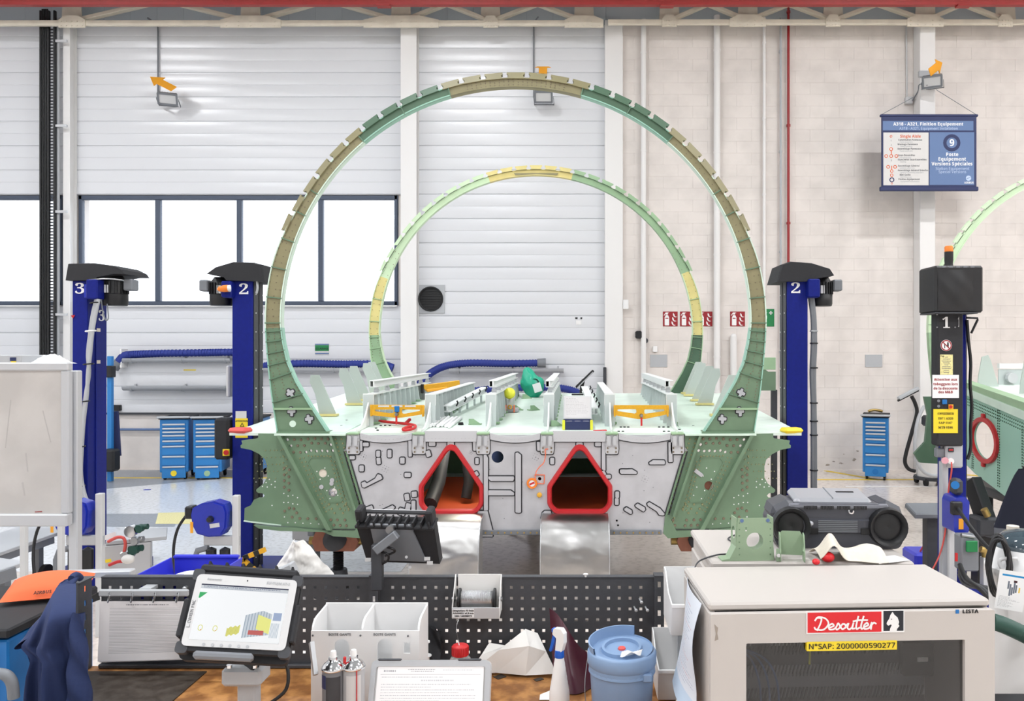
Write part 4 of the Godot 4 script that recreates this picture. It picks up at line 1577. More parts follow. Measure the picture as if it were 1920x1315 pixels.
	for e in tips:
		var c := F(e[0], 808)
		mk("tip_guard", G().at(V(c.x - e[1] * 0.07, c.y + 0.0, z - 0.04), Basis(Vector3.UP, 0.2 * e[1])).box(V(), V(0.16, 0.042, 0.12), 0.018), e[2], t)
	# ---- frames
	var ff := mk("front_frame", frame_gusset(z), M.primer_green, t)
	for s in [-1.0, 1.0]:
		frame_segment(0.0, 16.0 * s, z, M.primer_olive, M.primer_olive, ff)
		frame_segment(16.0 * s, 40.0 * s, z, M.primer_dark, M.aqua, ff)
		frame_segment(40.0 * s, 93.0 * s, z, M.primer_olive, M.primer_mint, ff)
		frame_segment(93.0 * s, 150.0 * s, z, M.primer_green, M.aqua, ff)
	frame_ribs([16.0, 28.0, 40.0, 57.0, 63.0, 70.0, 77.0, 84.0, 90.0, 95.0, 101.0, 107.0, 113.0, 120.0, 132.0], z, M.primer_teal, ff)
	frame_rivets(42.0, 132.0, 1.6, z, ff, [0.14, 0.5, 0.86])
	frame_rivets(0.6, 12.0, 1.1, z, ff, [0.2, 0.45, 0.75])
	frame_clips(z, func(a: float) -> Material: return M.primer_olive if absf(a) < 17.0 or absf(a) > 40.0 else M.primer_dark, ff, -0.35)
	frame_brackets(ff, z)
	var zr := -END_D
	var rf := mk("rear_frame", G().at(V(0, 0, zr + 0.004)).prism(poly([F(905, 157), F(1030, 157), F(1026, 163), F(967, 161), F(909, 163)]), 0.0, 0.008), M.primer_olive, t)
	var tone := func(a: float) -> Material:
		return M.primer_pale_glare if a < -17.0 else M.primer_yellow if a < 13.0 else M.primer_leaf
	frame_segment(-17.0, 13.0, zr, M.primer_yellow, M.primer_yellow, rf)
	frame_segment(-70.0, -17.0, zr, M.primer_pale_glare, M.primer_pale_glare, rf)  # paler than the other side: window glare put into the colour
	frame_segment(13.0, 68.0, zr, M.primer_leaf, M.primer_leaf, rf)
	for s in [-1.0, 1.0]:
		frame_segment((70.0 if s < 0 else 68.0) * s, 92.0 * s, zr, M.primer_yellow, M.primer_pale_glare, rf)
		frame_segment(92.0 * s, 150.0 * s, zr, M.primer_leaf if s < 0 else M.primer_dark, M.primer_pale_glare if s < 0 else M.primer_leaf, rf)
	frame_ribs([78.0, 86.0, 94.0, 104.0, 116.0], zr, M.primer_leaf, rf)
	frame_rivets(60.0, 120.0, 2.2, zr, rf, [0.2, 0.8])
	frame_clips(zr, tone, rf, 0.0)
	# ---- floor support beams and seat tracks
	for k in 6:
		floor_beam(t, F(fx[k], 0).x + (0.02 if k < 3 else 0.0), k in [0, 2, 3, 5], k)
	# ---- fins along both edges
	for s in [-1.0, 1.0]:
		for d in [7.4, 8.3, 8.68, 9.22, 9.45]:
			var c := F(967, 0).x
			var x: float = c + s * 1.83
			var g := G().at(V(x, deck_y(d) + 0.006, -d), Basis.from_scale(V(-s, 1, 1)))
			g.prism(poly([V2(-0.03, 0), V2(0.11, 0), V2(0.115, 0.03), V2(-0.035, 0.375), V2(-0.11, 0.375), V2(-0.12, 0.31), V2(-0.07, 0.2)]), -0.006, 0.006)
			g.quad(V(0.05, 0, 0.0), V(0.06, 0, -0.16), V(-0.04, 0.36, -0.01), V(-0.05, 0.36, 0.0), V(1, 0, 0))
			g.box(V(0.04, 0.008, 0.0), V(0.16, 0.016, 0.06), 0.003)
			var fin := mk("fin", g, M.fin_grey, t)
			var fb := G().at(V(x, deck_y(d) + 0.012, -d), Basis.from_scale(V(-s, 1, 1)))
			fb.prism(rect2(V2(0.045, 0.006), V2(0.18, 0.02), 0.004), -0.035, 0.05)
			mk("base_seal", fb, M.primer_yellow, fin)


func skin_dots() -> Geo:
	var g := G()
	for px in [[705, 804], [714, 799], [722, 799], [731, 799], [708, 808], [690, 799], [1164, 802], [1171, 802], [1178, 802], [1236, 802], [1244, 802], [1253, 802], [1160, 810], [1168, 810], [1245, 810], [1254, 810], [1274, 807], [640, 800], [650, 790], [1300, 800]]:
		var py: float = px[1]
		var d := BOX_D + 0.02
		for k in 40:
			if VY + (2.0 - deck_y(d)) * FOCAL / d <= py:
				break
			d += 0.02
		var p := V((px[0] - VX) * d / FOCAL, deck_y(d), -d)
		g.cyl(p, p + V(0, 0.008, 0), 0.01, -1, 8)
	return g


func frame_gusset(z: float) -> Geo:           # splice plates where the legs of the frame meet the box
	var g := G().at(V(0, 0, z))
	for s in 2:
		var q := poly([F(520, 809), F(617, 809), F(619, 815), F(520, 815)])
		g.prism(mirror(q) if s else q, -0.1, 0.02)
	return g


func frame_brackets(parent: Node3D, z: float) -> void:
	for s in 2:
		var e0 := frame_pair(139.5 * (1.0 if s else -1.0))
		mk("ridge", G().bar(V(e0[0].x, e0[1].y, z + 0.012), V(e0[1].x, e0[1].y, z + 0.012), 0.014, 0.026, Vector3.BACK), M.primer_leaf, parent)
		if s == 0:
			var q0 := F(549, 795)
			mk("port_disc", G().cyl(V(q0.x, q0.y, z), V(q0.x, q0.y, z + 0.004), 0.026, -1, 20), M.primer_mint, parent)
		for e in [[545, 737, 0.5], [547, 772, 0.0], [580, 786, 0.1]]:
			var c := F(e[0], e[1])
			if s:
				c.x = 2.0 * F(967, 0).x - c.x
			var b := Basis(Vector3.BACK, e[2] * (-1.0 if s else 1.0))
			var q := rounded([V2(-0.03, -0.012), V2(-0.008, -0.012), V2(-0.008, -0.036), V2(0.012, -0.036), V2(0.014, -0.01), V2(0.032, -0.008), V2(0.032, 0.014), V2(0.006, 0.016), V2(0.004, 0.034), V2(-0.014, 0.034), V2(-0.016, 0.012), V2(-0.03, 0.012)], 0.005, 2)
			var o := mk("bracket", G().at(V(c.x, c.y, z + 0.0), b).prism(q, 0.004, 0.012), M.light_grey, parent)
			var halo := Geometry2D.offset_polygon(q, 0.008)
			if halo.size():
				mk("sealant_bead", G().at(V(c.x, c.y, z), b).prism(halo[0], 0.0, 0.005), M.sealant, parent)


func plate_on_spar(q: PackedVector2Array, z: float, parent: Node3D, th := 0.012, m: Material = null, bead := true) -> void:
	var o := mk("bracket", G().at(V(0, 0, z)).prism(q, 0.0, th), m if m else M.clip_grey, parent)
	if bead:
		var halo := Geometry2D.offset_polygon(q, 0.009, Geometry2D.JOIN_ROUND)
		if halo.size():
			mk("sealant_bead", G().at(V(0, 0, z)).prism(halo[0], 0.0, 0.003), M.sealant, parent)


func spar_brackets(spar: Node3D, z: float) -> void:
	var U := 1.0 / 6.26 / 238.0
	# small rounded clips: x, y, width, height, turn (enlarged view of the half with the first opening)
	for e in [[435, 320, 44, 70, 0], [440, 403, 44, 76, 0.1], [568, 318, 44, 88, 0], [718, 400, 52, 70, 0], [240, 492, 50, 68, 0], [290, 210, 66, 44, 0], [780, 568, 70, 48, 0], [1067, 203, 76, 48, 0], [1285, 203, 76, 48, 0], [1022, 318, 52, 70, 0.3], [1593, 405, 40, 72, 0], [1588, 553, 38, 52, 0.5], [772, 828, 52, 74, 0.15], [858, 795, 60, 62, 0.1], [848, 928, 46, 116, 0], [712, 1000, 78, 80, -0.3], [785, 945, 56, 84, -0.2], [330, 960, 84, 46, 0.35], [1630, 1018, 60, 44, 0.3], [130, 365, 60, 40, 0]]:
		var c := Z2(e[0], e[1])
		var q := PackedVector2Array()
		for p in rect2(V2(), V2(e[2], e[3]) * U, 12 * U):
			q.append(c + p.rotated(e[4]))
		plate_on_spar(q, z, spar, 0.01)
	for e in [[848, 405, 46, 76, 0], [1168, 208, 74, 46, 0], [1385, 208, 70, 46, 0], [1455, 545, 34, 58, 0.5], [1505, 588, 60, 44, 0], [1610, 800, 44, 76, 0], [1605, 880, 44, 80, 0], [1700, 525, 110, 44, 0]]:
		var c := Z3(e[0], e[1])
		var q := PackedVector2Array()
		for p in rect2(V2(), V2(e[2], e[3]) * U, 14 * U):
			q.append(c + p.rotated(e[4]))
		plate_on_spar(q, z, spar, 0.01)
	# larger shaped plates
	for q in [[Z2(240, 660), Z2(275, 645), Z2(300, 668), Z2(400, 610), Z2(430, 560), Z2(465, 570), Z2(485, 610), Z2(275, 715), Z2(250, 710)],
			[Z2(400, 1060), Z2(440, 1000), Z2(600, 925), Z2(630, 945), Z2(620, 965), Z2(470, 1035), Z2(430, 1085), Z2(405, 1085)],
			[Z4(70, 520), Z4(200, 515), Z4(250, 545), Z4(248, 563), Z4(85, 563), Z4(70, 550)],
			[Z4(385, 445), Z4(425, 418), Z4(545, 420), Z4(553, 440), Z4(548, 462), Z4(388, 462)],
			[Z4(115, 940), Z4(140, 922), Z4(195, 955), Z4(200, 985), Z4(185, 995), Z4(118, 955)],
			[Z4(235, 900), Z4(262, 883), Z4(335, 925), Z4(342, 950), Z4(320, 968), Z4(240, 915)],
			[Z4(362, 885), Z4(385, 868), Z4(500, 935), Z4(550, 995), Z4(535, 1008), Z4(490, 1003), Z4(465, 965), Z4(370, 905)],
			[Z4(590, 225), Z4(628, 225), Z4(635, 435), Z4(592, 438)],
			[Z2(790, 165), Z2(828, 165), Z2(830, 350), Z2(792, 352)], [Z2(215, 165), Z2(250, 165), Z2(250, 285), Z2(215, 288)], [Z2(1545, 165), Z2(1580, 165), Z2(1580, 285), Z2(1550, 280)],
			[Z3(1430, 180), Z3(1470, 180), Z3(1472, 520), Z3(1430, 500)], [Z3(668, 180), Z3(705, 180), Z3(705, 285), Z3(672, 280)],
			[Z3(100, 585), Z3(395, 585), Z3(402, 610), Z3(390, 638), Z3(130, 638), Z3(100, 610)],
			[Z3(100, 748), Z3(360, 750), Z3(402, 780), Z3(400, 805), Z3(100, 805)],
			[Z3(418, 310), Z3(445, 305), Z3(482, 335), Z3(482, 1005), Z3(460, 1012), Z3(418, 1005)],
			[Z3(45, 330), Z3(75, 330), Z3(95, 370), Z3(95, 980), Z3(48, 985)],
			[Z3(-20, 990), Z3(90, 990), Z3(145, 1210), Z3(150, 1290), Z3(-20, 1290)],
			[Z3(735, 1010), Z3(760, 990), Z3(830, 990), Z3(850, 1080), Z3(720, 1080)]]:
		plate_on_spar(rounded(q, 0.004, 2), z, spar, 0.014)
	# orange plug, cord, frame and yellow cap
	var p := Z3(612, 664)
	var w := V(p.x, p.y, z + 0.014)
	var pl := mk("warning_plug", G().at(w, Basis(Vector3.RIGHT, PI / 2)).lathe([V2(0.024, -0.012), V2(0.04, -0.012), V2(0.043, 0.0), V2(0.04, 0.014), V2(0.028, 0.014), V2(0.026, 0.004), V2(0.0, 0.004)], 24), M.orange, spar)
	mk("warning_disc", G().cyl(w + V(0, 0, 0.004), w + V(0, 0, 0.009), 0.025, -1, 20), M.white, spar)
	mk("warning_stripe", G().at(w, Basis(Vector3.BACK, 0.4)).box(V(0, 0, 0.01), V(0.042, 0.014, 0.003)), M.red, spar)
	var path := []
	for e in [[800, 262], [768, 268], [770, 330], [750, 420], [700, 470], [665, 520], [655, 560]]:
		var q := Z3(e[0], e[1])
		path.append(V(q.x, q.y, z + 0.02))
	mk("orange_cord", G().tube(curve(path), 0.004, 6), M.jelly_orange, spar)
	var fr := G()
	var cs := [Z3(645, 565), Z3(757, 568), Z3(752, 672), Z3(660, 668)]
	for k in 4:
		fr.bar(V(cs[k].x, cs[k].y, z + 0.006), V(cs[(k + 1) % 4].x, cs[(k + 1) % 4].y, z + 0.006), 0.006, 0.006, Vector3.BACK)
	mk("orange_frame", fr, M.jelly_orange, spar)
	p = Z3(698, 803)
	mk("yellow_cap", G().at(V(p.x, p.y, z), Basis(Vector3.RIGHT, PI / 2)).lathe([V2(0.02, 0.0), V2(0.02, 0.014), V2(0.014, 0.02), V2(0.0, 0.02)], 16), M.amber, spar)


func side_fitting(t: Node3D, z: float, flip: bool) -> void:
	var pts := []
	for e in [[310, 190], [310, 235], [285, 245], [130, 265], [140, 300], [120, 320], [125, 345], [230, 365], [320, 410], [385, 470], [405, 540], [405, 660], [370, 725], [290, 790], [290, 810], [310, 828], [355, 830], [380, 855], [360, 880], [310, 880], [265, 900], [230, 960], [165, 990], [160, 1125], [560, 1180], [700, 1188], [980, 1215], [1350, 1230], [1430, 1060], [1225, 380], [1260, 330], [1268, 205]]:
		pts.append(Z1(e[0], e[1]))
	var outl := poly(pts)
	var hole := circle2(Z1(1003, 617), 0.033, 18)
	var hole2 := circle2(Z1(1108, 822), 0.036, 18)
	var one := Z1(1003, 830)
	if flip:
		outl = mirror(outl)
	var holes := [hole, hole2]
	if flip:
		holes = [mirror(circle2(Z1(1000, 750), 0.036, 18))]
	for e in [[622, 256], [660, 322], [822, 390], [874, 374], [934, 380], [992, 376], [1048, 380], [1108, 374], [1086, 310]]:
		var open := circle2(Z1(e[0], e[1]), 0.0115, 10)
		holes.append(mirror(open) if flip else open)
	var f := mk("side_fitting", G().at(V(0, 0, z)).prism(outl, -0.02, 0.002, holes), M.primer_green, t)
	var add := func(called: String, q: Array, z0: float, z1: float, m: Material) -> void:
		var pq := poly(q)
		mk(called, G().at(V(0, 0, z)).prism(mirror(pq) if flip else pq, z0, z1), m, f)
	# sloping ridges and the upper rail
	add.call("ridge", [Z1(530, 205), Z1(570, 205), Z1(1110, 1215), Z1(1060, 1215)], 0.0, 0.05, M.primer_green)
	add.call("ridge", [Z1(1085, 205), Z1(1112, 205), Z1(1400, 1075), Z1(1372, 1075)], 0.0, 0.045, M.primer_green)
	add.call("upper_rail", [Z1(505, 185), Z1(1265, 190), Z1(1262, 207), Z1(505, 207)], 0.0, 0.05, M.primer_mint)
	add.call("foot_plate", [Z1(940, 1217), Z1(1350, 1232), Z1(1430, 1060), Z1(1470, 1060), Z1(1490, 1260), Z1(1440, 1312), Z1(1120, 1290)], 0.0, 0.01, M.primer_green)
	add.call("sealant_bead", [Z1(1225, 380), Z1(1240, 380), Z1(1440, 1060), Z1(1425, 1060)], 0.002, 0.008, M.sealant)
	add.call("sealant_bead", [Z1(1275, 400), Z1(1285, 400), Z1(1480, 1060), Z1(1470, 1060)], 0.002, 0.008, M.sealant)
	add.call("sealant_bead", [Z1(1000, 1212), Z1(1360, 1212), Z1(1360, 1219), Z1(1000, 1219)], 0.002, 0.008, M.sealant)
	add.call("edge_flange", [Z1(1245, 380), Z1(1272, 400), Z1(1468, 1060), Z1(1445, 1060)], 0.002, 0.012, M.primer_green)
	# pocket cover with rounded outline
	var pocket := rounded([Z1(840, 500), Z1(880, 440), Z1(1080, 440), Z1(1130, 500), Z1(1235, 870), Z1(1200, 930), Z1(1060, 930)], 0.025, 4)
	var ins := Geometry2D.offset_polygon(pocket, -0.006)
	if flip:
		pocket = mirror(pocket)
	if ins.size():
		mk("pocket_rib", G().at(V(0, 0, z)).prism(pocket, 0.0, 0.008, [mirror(ins[0]) if flip else ins[0]]), M.primer_green, f)
	# lower chord that bends along the bottom edge
	add.call("lower_chord", [Z1(275, 1165), Z1(560, 1190), Z1(700, 1193), Z1(980, 1222), Z1(1100, 1240), Z1(560, 1228), Z1(330, 1200)], -0.16, 0.03, M.primer_green)
	add.call("bright_edge", [Z1(160, 1120), Z1(160, 1133), Z1(420, 1165), Z1(560, 1176), Z1(560, 1168)], 0.0, 0.012, M.primer_mint)
	# bolts
	var small := G()
	var big := G()
	var put := func(g: Geo, x: float, y: float, r: float, h := 0.006) -> void:
		var p := Z1(x, y)
		if flip:
			p.x = 2.0 * F(967, 0).x - p.x
		g.cyl(V(p.x, p.y, z + 0.0), V(p.x, p.y, z + 0.002 + h), r, r * 0.8, 8)
	for e in [[698, 255], [770, 258], [845, 248], [920, 243], [990, 248], [1060, 248], [735, 320], [805, 318], [885, 292], [955, 296], [1030, 294], [690, 390], [762, 392], [590, 632], [590, 695], [590, 765], [640, 652], [640, 722], [640, 796], [645, 578], [590, 560], [595, 1020], [645, 988], [692, 996], [724, 1040], [675, 1086], [757, 1100], [842, 1102], [932, 1104], [1090, 1115], [1160, 1116], [1240, 1118], [1122, 1172], [1190, 1175], [1256, 1178], [1365, 1175], [1385, 1118]]:
		put.call(big, e[0], e[1], 0.0125)
	for k in 22:
		put.call(small, 1140 + k * 11.6, 252 + k * 42, 0.009)
		if k < 18:
			put.call(small, 1205 + k * 13, 250 + k * 46, 0.009)
	for k in 14:
		put.call(small, 760 + k * 21.5, 455 + k * 44, 0.007)
		put.call(small, 800 + k * 20.5, 450 + k * 43, 0.006)
		put.call(small, 1080 + k * 12.5, 440 + k * 44, 0.007)
		put.call(small, 1130 + k * 11.5, 492 + k * 40, 0.007)
	for k in 8:
		put.call(small, 850 + k * 34, 428 + (k % 2) * 8, 0.007)
		put.call(small, 1070 + k * 30, 950 + (k % 3) * 46, 0.01)
		put.call(small, 580 + (k % 2) * 35, 360 + k * 36, 0.007)
	for k in 30:
		put.call(small, 270 + (k % 6) * 44 + rng.randf_range(-12, 12) + maxf(0.0, 120.0 - (k / 6) * 30), 370 + (k / 6) * 75, 0.005)
	mk("small_bolts", small, M.bolt_yellow, f).set_meta("kind", "stuff")
	mk("large_bolts", big, M.bolt_brown, f).set_meta("kind", "stuff")
	var white := G()
	for e in [[585, 833], [632, 860], [682, 852], [732, 878], [585, 930], [632, 930], [682, 944], [732, 950], [592, 1084], [628, 1146], [708, 1146], [790, 1152], [874, 1154], [960, 1160], [430, 682], [395, 716], [356, 757], [408, 764], [452, 737], [491, 766], [491, 705], [459, 962], [1025, 560], [940, 596], [975, 680], [1062, 645], [1130, 765], [1046, 802], [1164, 852], [1080, 888]]:
		put.call(white, e[0], e[1], 0.006, 0.001)
	mk("lit_hole_dots", white, M.white, f).set_meta("kind", "stuff")  # white dots painted for light showing through the holes
	if flip:
		var p := Z1(1003, 750)
		var c := V2(2.0 * F(967, 0).x - p.x, p.y)
		mk("port_pipe", G().cyl(V(c.x, c.y, z - 0.12), V(c.x, c.y, z - 0.03), 0.038, -1, 16), M.orange_dull, f)
		p = Z1(1085, 640)
		mk("clip", G().at(V(2.0 * F(967, 0).x - p.x - 0.02, p.y + 0.02, z), Basis(Vector3.BACK, -0.65)).box(V(0, 0, 0.008), V(0.075, 0.03, 0.012), 0.003), M.clip_grey, f)
	else:
		var p := Z1(1003, 617)
		mk("cover_disc", G().cyl(V(p.x, p.y, z - 0.012), V(p.x, p.y, z - 0.004), 0.034, -1, 18), M.cloth_beige, f)
		p = Z1(1108, 822)
		mk("bright_port", G().at(V(p.x, p.y, z - 0.03), Basis(Vector3.RIGHT, PI / 2)).lathe([V2(0.0, -0.02), V2(0.025, -0.015), V2(0.036, 0.02)], 16), M.chrome, f)
		for e in [[990, 762], [1105, 690], [1100, 725]]:
			p = Z1(e[0], e[1])
			mk("clip", G().at(V(p.x, p.y, z), Basis(Vector3.RIGHT, PI / 2)).lathe([V2(0.017, 0.0), V2(0.017, 0.012), V2(0.008, 0.014), V2(0.0, 0.01)], 14), M.clip_grey, f)


func floor_beam(t: Node3D, x: float, track: bool, idx: int) -> void:
	var d0 := 6.78
	var d1 := 9.5
	var top := 1.647
	var g := G()
	g.at(V(x, 0, 0), Basis(Vector3.FORWARD, Vector3.UP, Vector3.RIGHT))
	var b := mk("floor_beam", g.prism(poly([V2(d0, deck_y(d0) + 0.004), V2(d1, deck_y(d1) + 0.004), V2(d1, top), V2(d0, top)]), -0.005, 0.005), M.beam_grey, t)
	g = G().box(V(x, top, -(d0 + d1) / 2), V(0.075, 0.012, d1 - d0), 0.002)
	g.box(V(x, top - 0.04, -d0), V(0.09, 0.1, 0.012))
	mk("cap_flange", g, M.rail_white, b)
	# front post and gusset reaching to the spar
	g = G().box(V(x, (top + deck_y(d0)) / 2, -d0), V(0.085, top - deck_y(d0), 0.014), 0.002)
	mk("front_post", g, M.beam_grey, b)
	g = G().at(V(x, 0, 0), Basis(Vector3.FORWARD, Vector3.UP, Vector3.RIGHT))
	var q := PackedVector2Array()
	for k in 9:
		var e := k / 8.0
		q.append(V2(lerpf(d0, BOX_D + 0.02, e), deck_y(6.5) + 0.02 + 0.2 * pow(1.0 - e, 2.2)))
	q.append(V2(BOX_D + 0.02, deck_y(BOX_D) + 0.003))
	q.append(V2(d0, deck_y(d0) + 0.003))
	mk("gusset", g.prism(q, -0.006, 0.006), M.rail_white, b)
	for k in 12:
		var d := 6.95 + k * 0.22
		for s in [-1.0, 1.0]:
			var r := G()
			var lo := deck_y(d) + 0.004
			r.at(V(x + s * 0.006, 0, -d), Basis()).prism(poly([V2(0, lo), V2(s * 0.05, lo), V2(s * 0.03, top - 0.01), V2(0, top - 0.01)]), -0.006, 0.006)
			mk("rib", r, M.beam_grey, b)
	if track:
		var ty := 1.742
		var a := 6.95
		var tr := mk("seat_track", G().box(V(x, ty + 0.014, -(a + d1) / 2), V(0.07, 0.008, d1 - a), 0.002).box(V(x, ty - 0.012, -(a + d1) / 2), V(0.012, 0.05, d1 - a)).box(V(x, ty - 0.038, -(a + d1) / 2), V(0.06, 0.006, d1 - a)).box(V(x - 0.032, ty - 0.012, -(a + d1) / 2), V(0.004, 0.05, d1 - a)), M.rail_white, t)
		for k in 7:
			var d := a + 0.1 + k * 0.4
			mk("link", G().box(V(x, (top + ty - 0.04) / 2, -d), V(0.03, ty - 0.04 - top, 0.03)).cyl(V(x - 0.02, top + 0.02, -d), V(x + 0.02, top + 0.02, -d), 0.018, -1, 10), M.alu_matt, tr)
	# foot brackets with dark bolts
	var fb := G()
	for k in 10:
		var d := 6.9 + k * 0.26
		fb.box(V(x + 0.04, deck_y(d) + 0.012, -d), V(0.05, 0.016, 0.05), 0.003)
	mk("foot_pads", fb, M.primer_leaf, b)


func on_deck(px: float, py: float) -> Vector3:      # where the upper skin is met at a measured point
	var d := BOX_D + 0.01
	for k in 400:
		if VY + (2.0 - deck_y(d)) * FOCAL / d <= py:
			break
		d += 0.01
	return V((px - VX) * d / FOCAL, deck_y(d) + 0.001, -d)


func spacer_bar(label: String, d: float, outer: Array, slots: Array, plate: bool) -> void:
	var q := []
	for p in outer:
		var w := P(p[0], p[1], d)
		q.append(V2(w.x, w.y))
	var hs := []
	for s in slots:
		var h := []
		for p in s:
			var w := P(p[0], p[1], d)
			h.append(V2(w.x, w.y))
		hs.append(rounded(h, 0.012, 3))
	var c: Vector2 = (q[0] + q[q.size() / 2]) / 2.0
	var t := thing("spacer_bar", label, "spacer bar", V(c.x, c.y - 0.05, -d), "yellow spacer bars between floor beams")
	mk("bar", G().at(V(0, 0, -d)).prism(rounded(q, 0.006, 2), -0.012, 0.012, hs), M.tool_yellow, t)
	var kx: float = (q[0].x + q[1].x) / 2.0
	var low: float = q[q.size() / 2].y
	mk("knob", G().cyl(V(kx, low + 0.03, -d + 0.012), V(kx, low + 0.03, -d + 0.05), 0.016, 0.012, 12), M.steel, t)
	mk("pin_tag", G().box(V(kx, low - 0.02, -d + 0.035), V(0.016, 0.07, 0.006), 0.002), M.red, t)
	for s in [0, 1]:
		mk("end_pad", G().box(V(q[s].x + (0.01 if s == 0 else -0.01), q[s].y - 0.05, -d), V(0.014, 0.09, 0.04), 0.003), M.tool_yellow, t)
	if plate:
		mk("dial", G().box(V(kx, q[0].y - 0.035, -d + 0.016), V(0.04, 0.05, 0.012), 0.003), M.bench_blue, t)
		for e in [-0.11, 0.0, 0.11]:
			mk("paper_label", G().box(V(kx + e, q[0].y - 0.012, -d + 0.0135), V(0.09, 0.014, 0.002)), M.sign_white, t)


func deck_things() -> void:
	var A := func(l: Array, s: float, ox: float, oy: float) -> Array:
		var o := []
		for p in l:
			o.append([ox + p[0] / s, oy + p[1] / s])
		return o
	spacer_bar("yellow spacer bar with a blue dial between two floor beams", 6.74, A.call([[205, 475], [815, 480], [815, 580], [560, 620], [500, 622], [205, 590]], 6.0, 660, 680), [A.call([[258, 530], [472, 528], [472, 568], [420, 571], [262, 548]], 6.0, 660, 680), A.call([[560, 528], [768, 530], [766, 544], [600, 576], [562, 576]], 6.0, 660, 680)], true)
	spacer_bar("yellow spacer bar with two clean slots and a red tag", 6.74, A.call([[1075, 452], [1660, 452], [1660, 545], [1405, 598], [1330, 598], [1075, 555]], 5.647, 960, 680), [A.call([[1116, 496], [1316, 494], [1318, 532], [1300, 542], [1116, 514]], 5.647, 960, 680), A.call([[1398, 496], [1612, 496], [1614, 514], [1420, 543], [1400, 540]], 5.647, 960, 680)], false)
	# spacer at the rear end
	var t := thing("spacer_bar", "yellow spacer bar at the rear of the deck with a black end", "spacer bar", P(830, 735, 8.9), "yellow spacer bars between floor beams")
	mk("bar", G().bar(P(792, 728, 8.9), P(862, 719, 9.0), 0.03, 0.07, Vector3.UP, 0.006), M.tool_yellow, t)
	mk("bar", G().bar(P(800, 733, 8.8), P(838, 728, 8.9), 0.04, 0.03, Vector3.UP, 0.006), M.arrow_orange, t)
	mk("end_pad", G().box(P(792, 729, 8.88), V(0.03, 0.1, 0.05), 0.006), M.black, t)
	mk("foot", G().bar(P(828, 728, 8.9), V(P(828, 728, 8.9).x, deck_y(8.9), -8.9), 0.03, 0.03), M.steel, t)
	mk("foot", G().bar(P(795, 730, 8.9), V(P(795, 728, 8.9).x, deck_y(8.9), -8.9), 0.03, 0.03), M.steel, t)
	# red clamp
	var path := []
	for e in [[300, 625], [400, 640], [500, 648], [600, 660], [690, 672], [715, 690], [690, 715], [620, 742], [580, 738], [578, 715], [620, 700], [665, 690]]:
		path.append(on_deck(660 + e[0] / 6.0, 690 + e[1] / 6.0) + V(0, 0.02, 0))
	t = thing("red_clamp", "red bent locking clamp lying on the mint deck", "clamp", on_deck(770, 800))
	mk("handle", G().tube(curve(path, 4), 0.012, 8), M.red, t)
	mk("jaw", G().bar(path[3], path[3] + V(0.03, 0.035, -0.05), 0.02, 0.02), M.red, t)
	# white tubes
	for k in 6:
		var a := on_deck(806 + k * 7.5, 803 - (k % 2) * 1.5)
		var b := on_deck(828 + k * 7.5, 786 - (k % 3) * 1.0)
		if k == 5:
			a = on_deck(842, 804)
			b = on_deck(866, 786)
		single("sealant_tube", G().cyl(a + V(0, 0.015, 0), a.lerp(b, 0.9) + V(0, 0.015, 0), 0.014, -1, 12).cyl(a.lerp(b, 0.9) + V(0, 0.015, 0), b + V(0, 0.015, 0), 0.008, 0.003, 8), M.white, "slim white cartridge in the bundle lying on the deck" if k < 5 else "slim white cartridge lying apart from the bundle on the deck", "cartridge", a, "white cartridges on the deck")
	single("cap", G().cyl(on_deck(864, 797), on_deck(864, 797) + V(0, 0.02, 0), 0.025, 0.02, 12), M.rubber, "small dark round cap beside the white cartridges", "cap", on_deck(864, 797))
	# loose seat tracks resting on the beams' feet
	for e in [[[838, 764], [908, 720], "white loose rail with dark hooks lying between the middle floor beams"], [[1114, 772], [1096, 716], "white loose rail lying behind the open parts box"]]:
		var a := on_deck(e[0][0], e[0][1] + 22)
		var b := on_deck(e[1][0], e[1][1] + 32)
		a.y = 1.52
		b.y = 1.62
		t = thing("loose_track", e[2], "rail", V(a.x, deck_y(-a.z), a.z))
		mk("profile", G().bar(a, b, 0.075, 0.012, Vector3.UP, 0.002).bar(a - V(0, 0.025, 0), b - V(0, 0.025, 0), 0.014, 0.05).bar(a - V(0, 0.05, 0), b - V(0, 0.05, 0), 0.06, 0.008), M.rail_white, t)
		for k in 5:
			var p := a.lerp(b, 0.1 + k * 0.2)
			mk("hook", G().tube([p + V(0.045, -0.02, 0), p + V(0.06, 0.01, 0), p + V(0.05, 0.03, 0)], 0.008, 6), M.black, t)
			mk("support", G().bar(p - V(0, 0.05, 0), V(p.x, deck_y(-p.z), p.z), 0.02, 0.02), M.beam_grey, t)
	# yellow strobe bottle
	var c := on_deck(957, 773)
	t = thing("yellow_lamp", "yellow capped clear jar with orange straps on a small grey base", "jar", c)
	mk("base", G().box(c + V(0, 0.02, 0), V(0.16, 0.04, 0.12), 0.01), M.light_grey, t)
	mk("jar", G().at(c + V(0, 0.04, 0)).lathe([V2(0.035, 0), V2(0.045, 0.02), V2(0.045, 0.1), V2(0.03, 0.12)], 18), M.clear_plastic, t)
	mk("cap", G().at(c + V(-0.005, 0.18, 0.03), Basis(Vector3.RIGHT, 1.2)).lathe([V2(0.0, -0.03), V2(0.05, -0.03), V2(0.055, 0.0), V2(0.05, 0.02), V2(0.03, 0.03), V2(0.0, 0.03)], 20), M.lemon, t)
	mk("stem", G().cyl(c + V(0, 0.1, 0.0), c + V(0, 0.16, 0.02), 0.02, -1, 10), M.pale_grey, t)
	for s in [-1, 1]:
		mk("strap", G().box(c + V(s * 0.04, 0.035, 0.05), V(0.01, 0.07, 0.05), 0.003), M.jelly_orange, t)
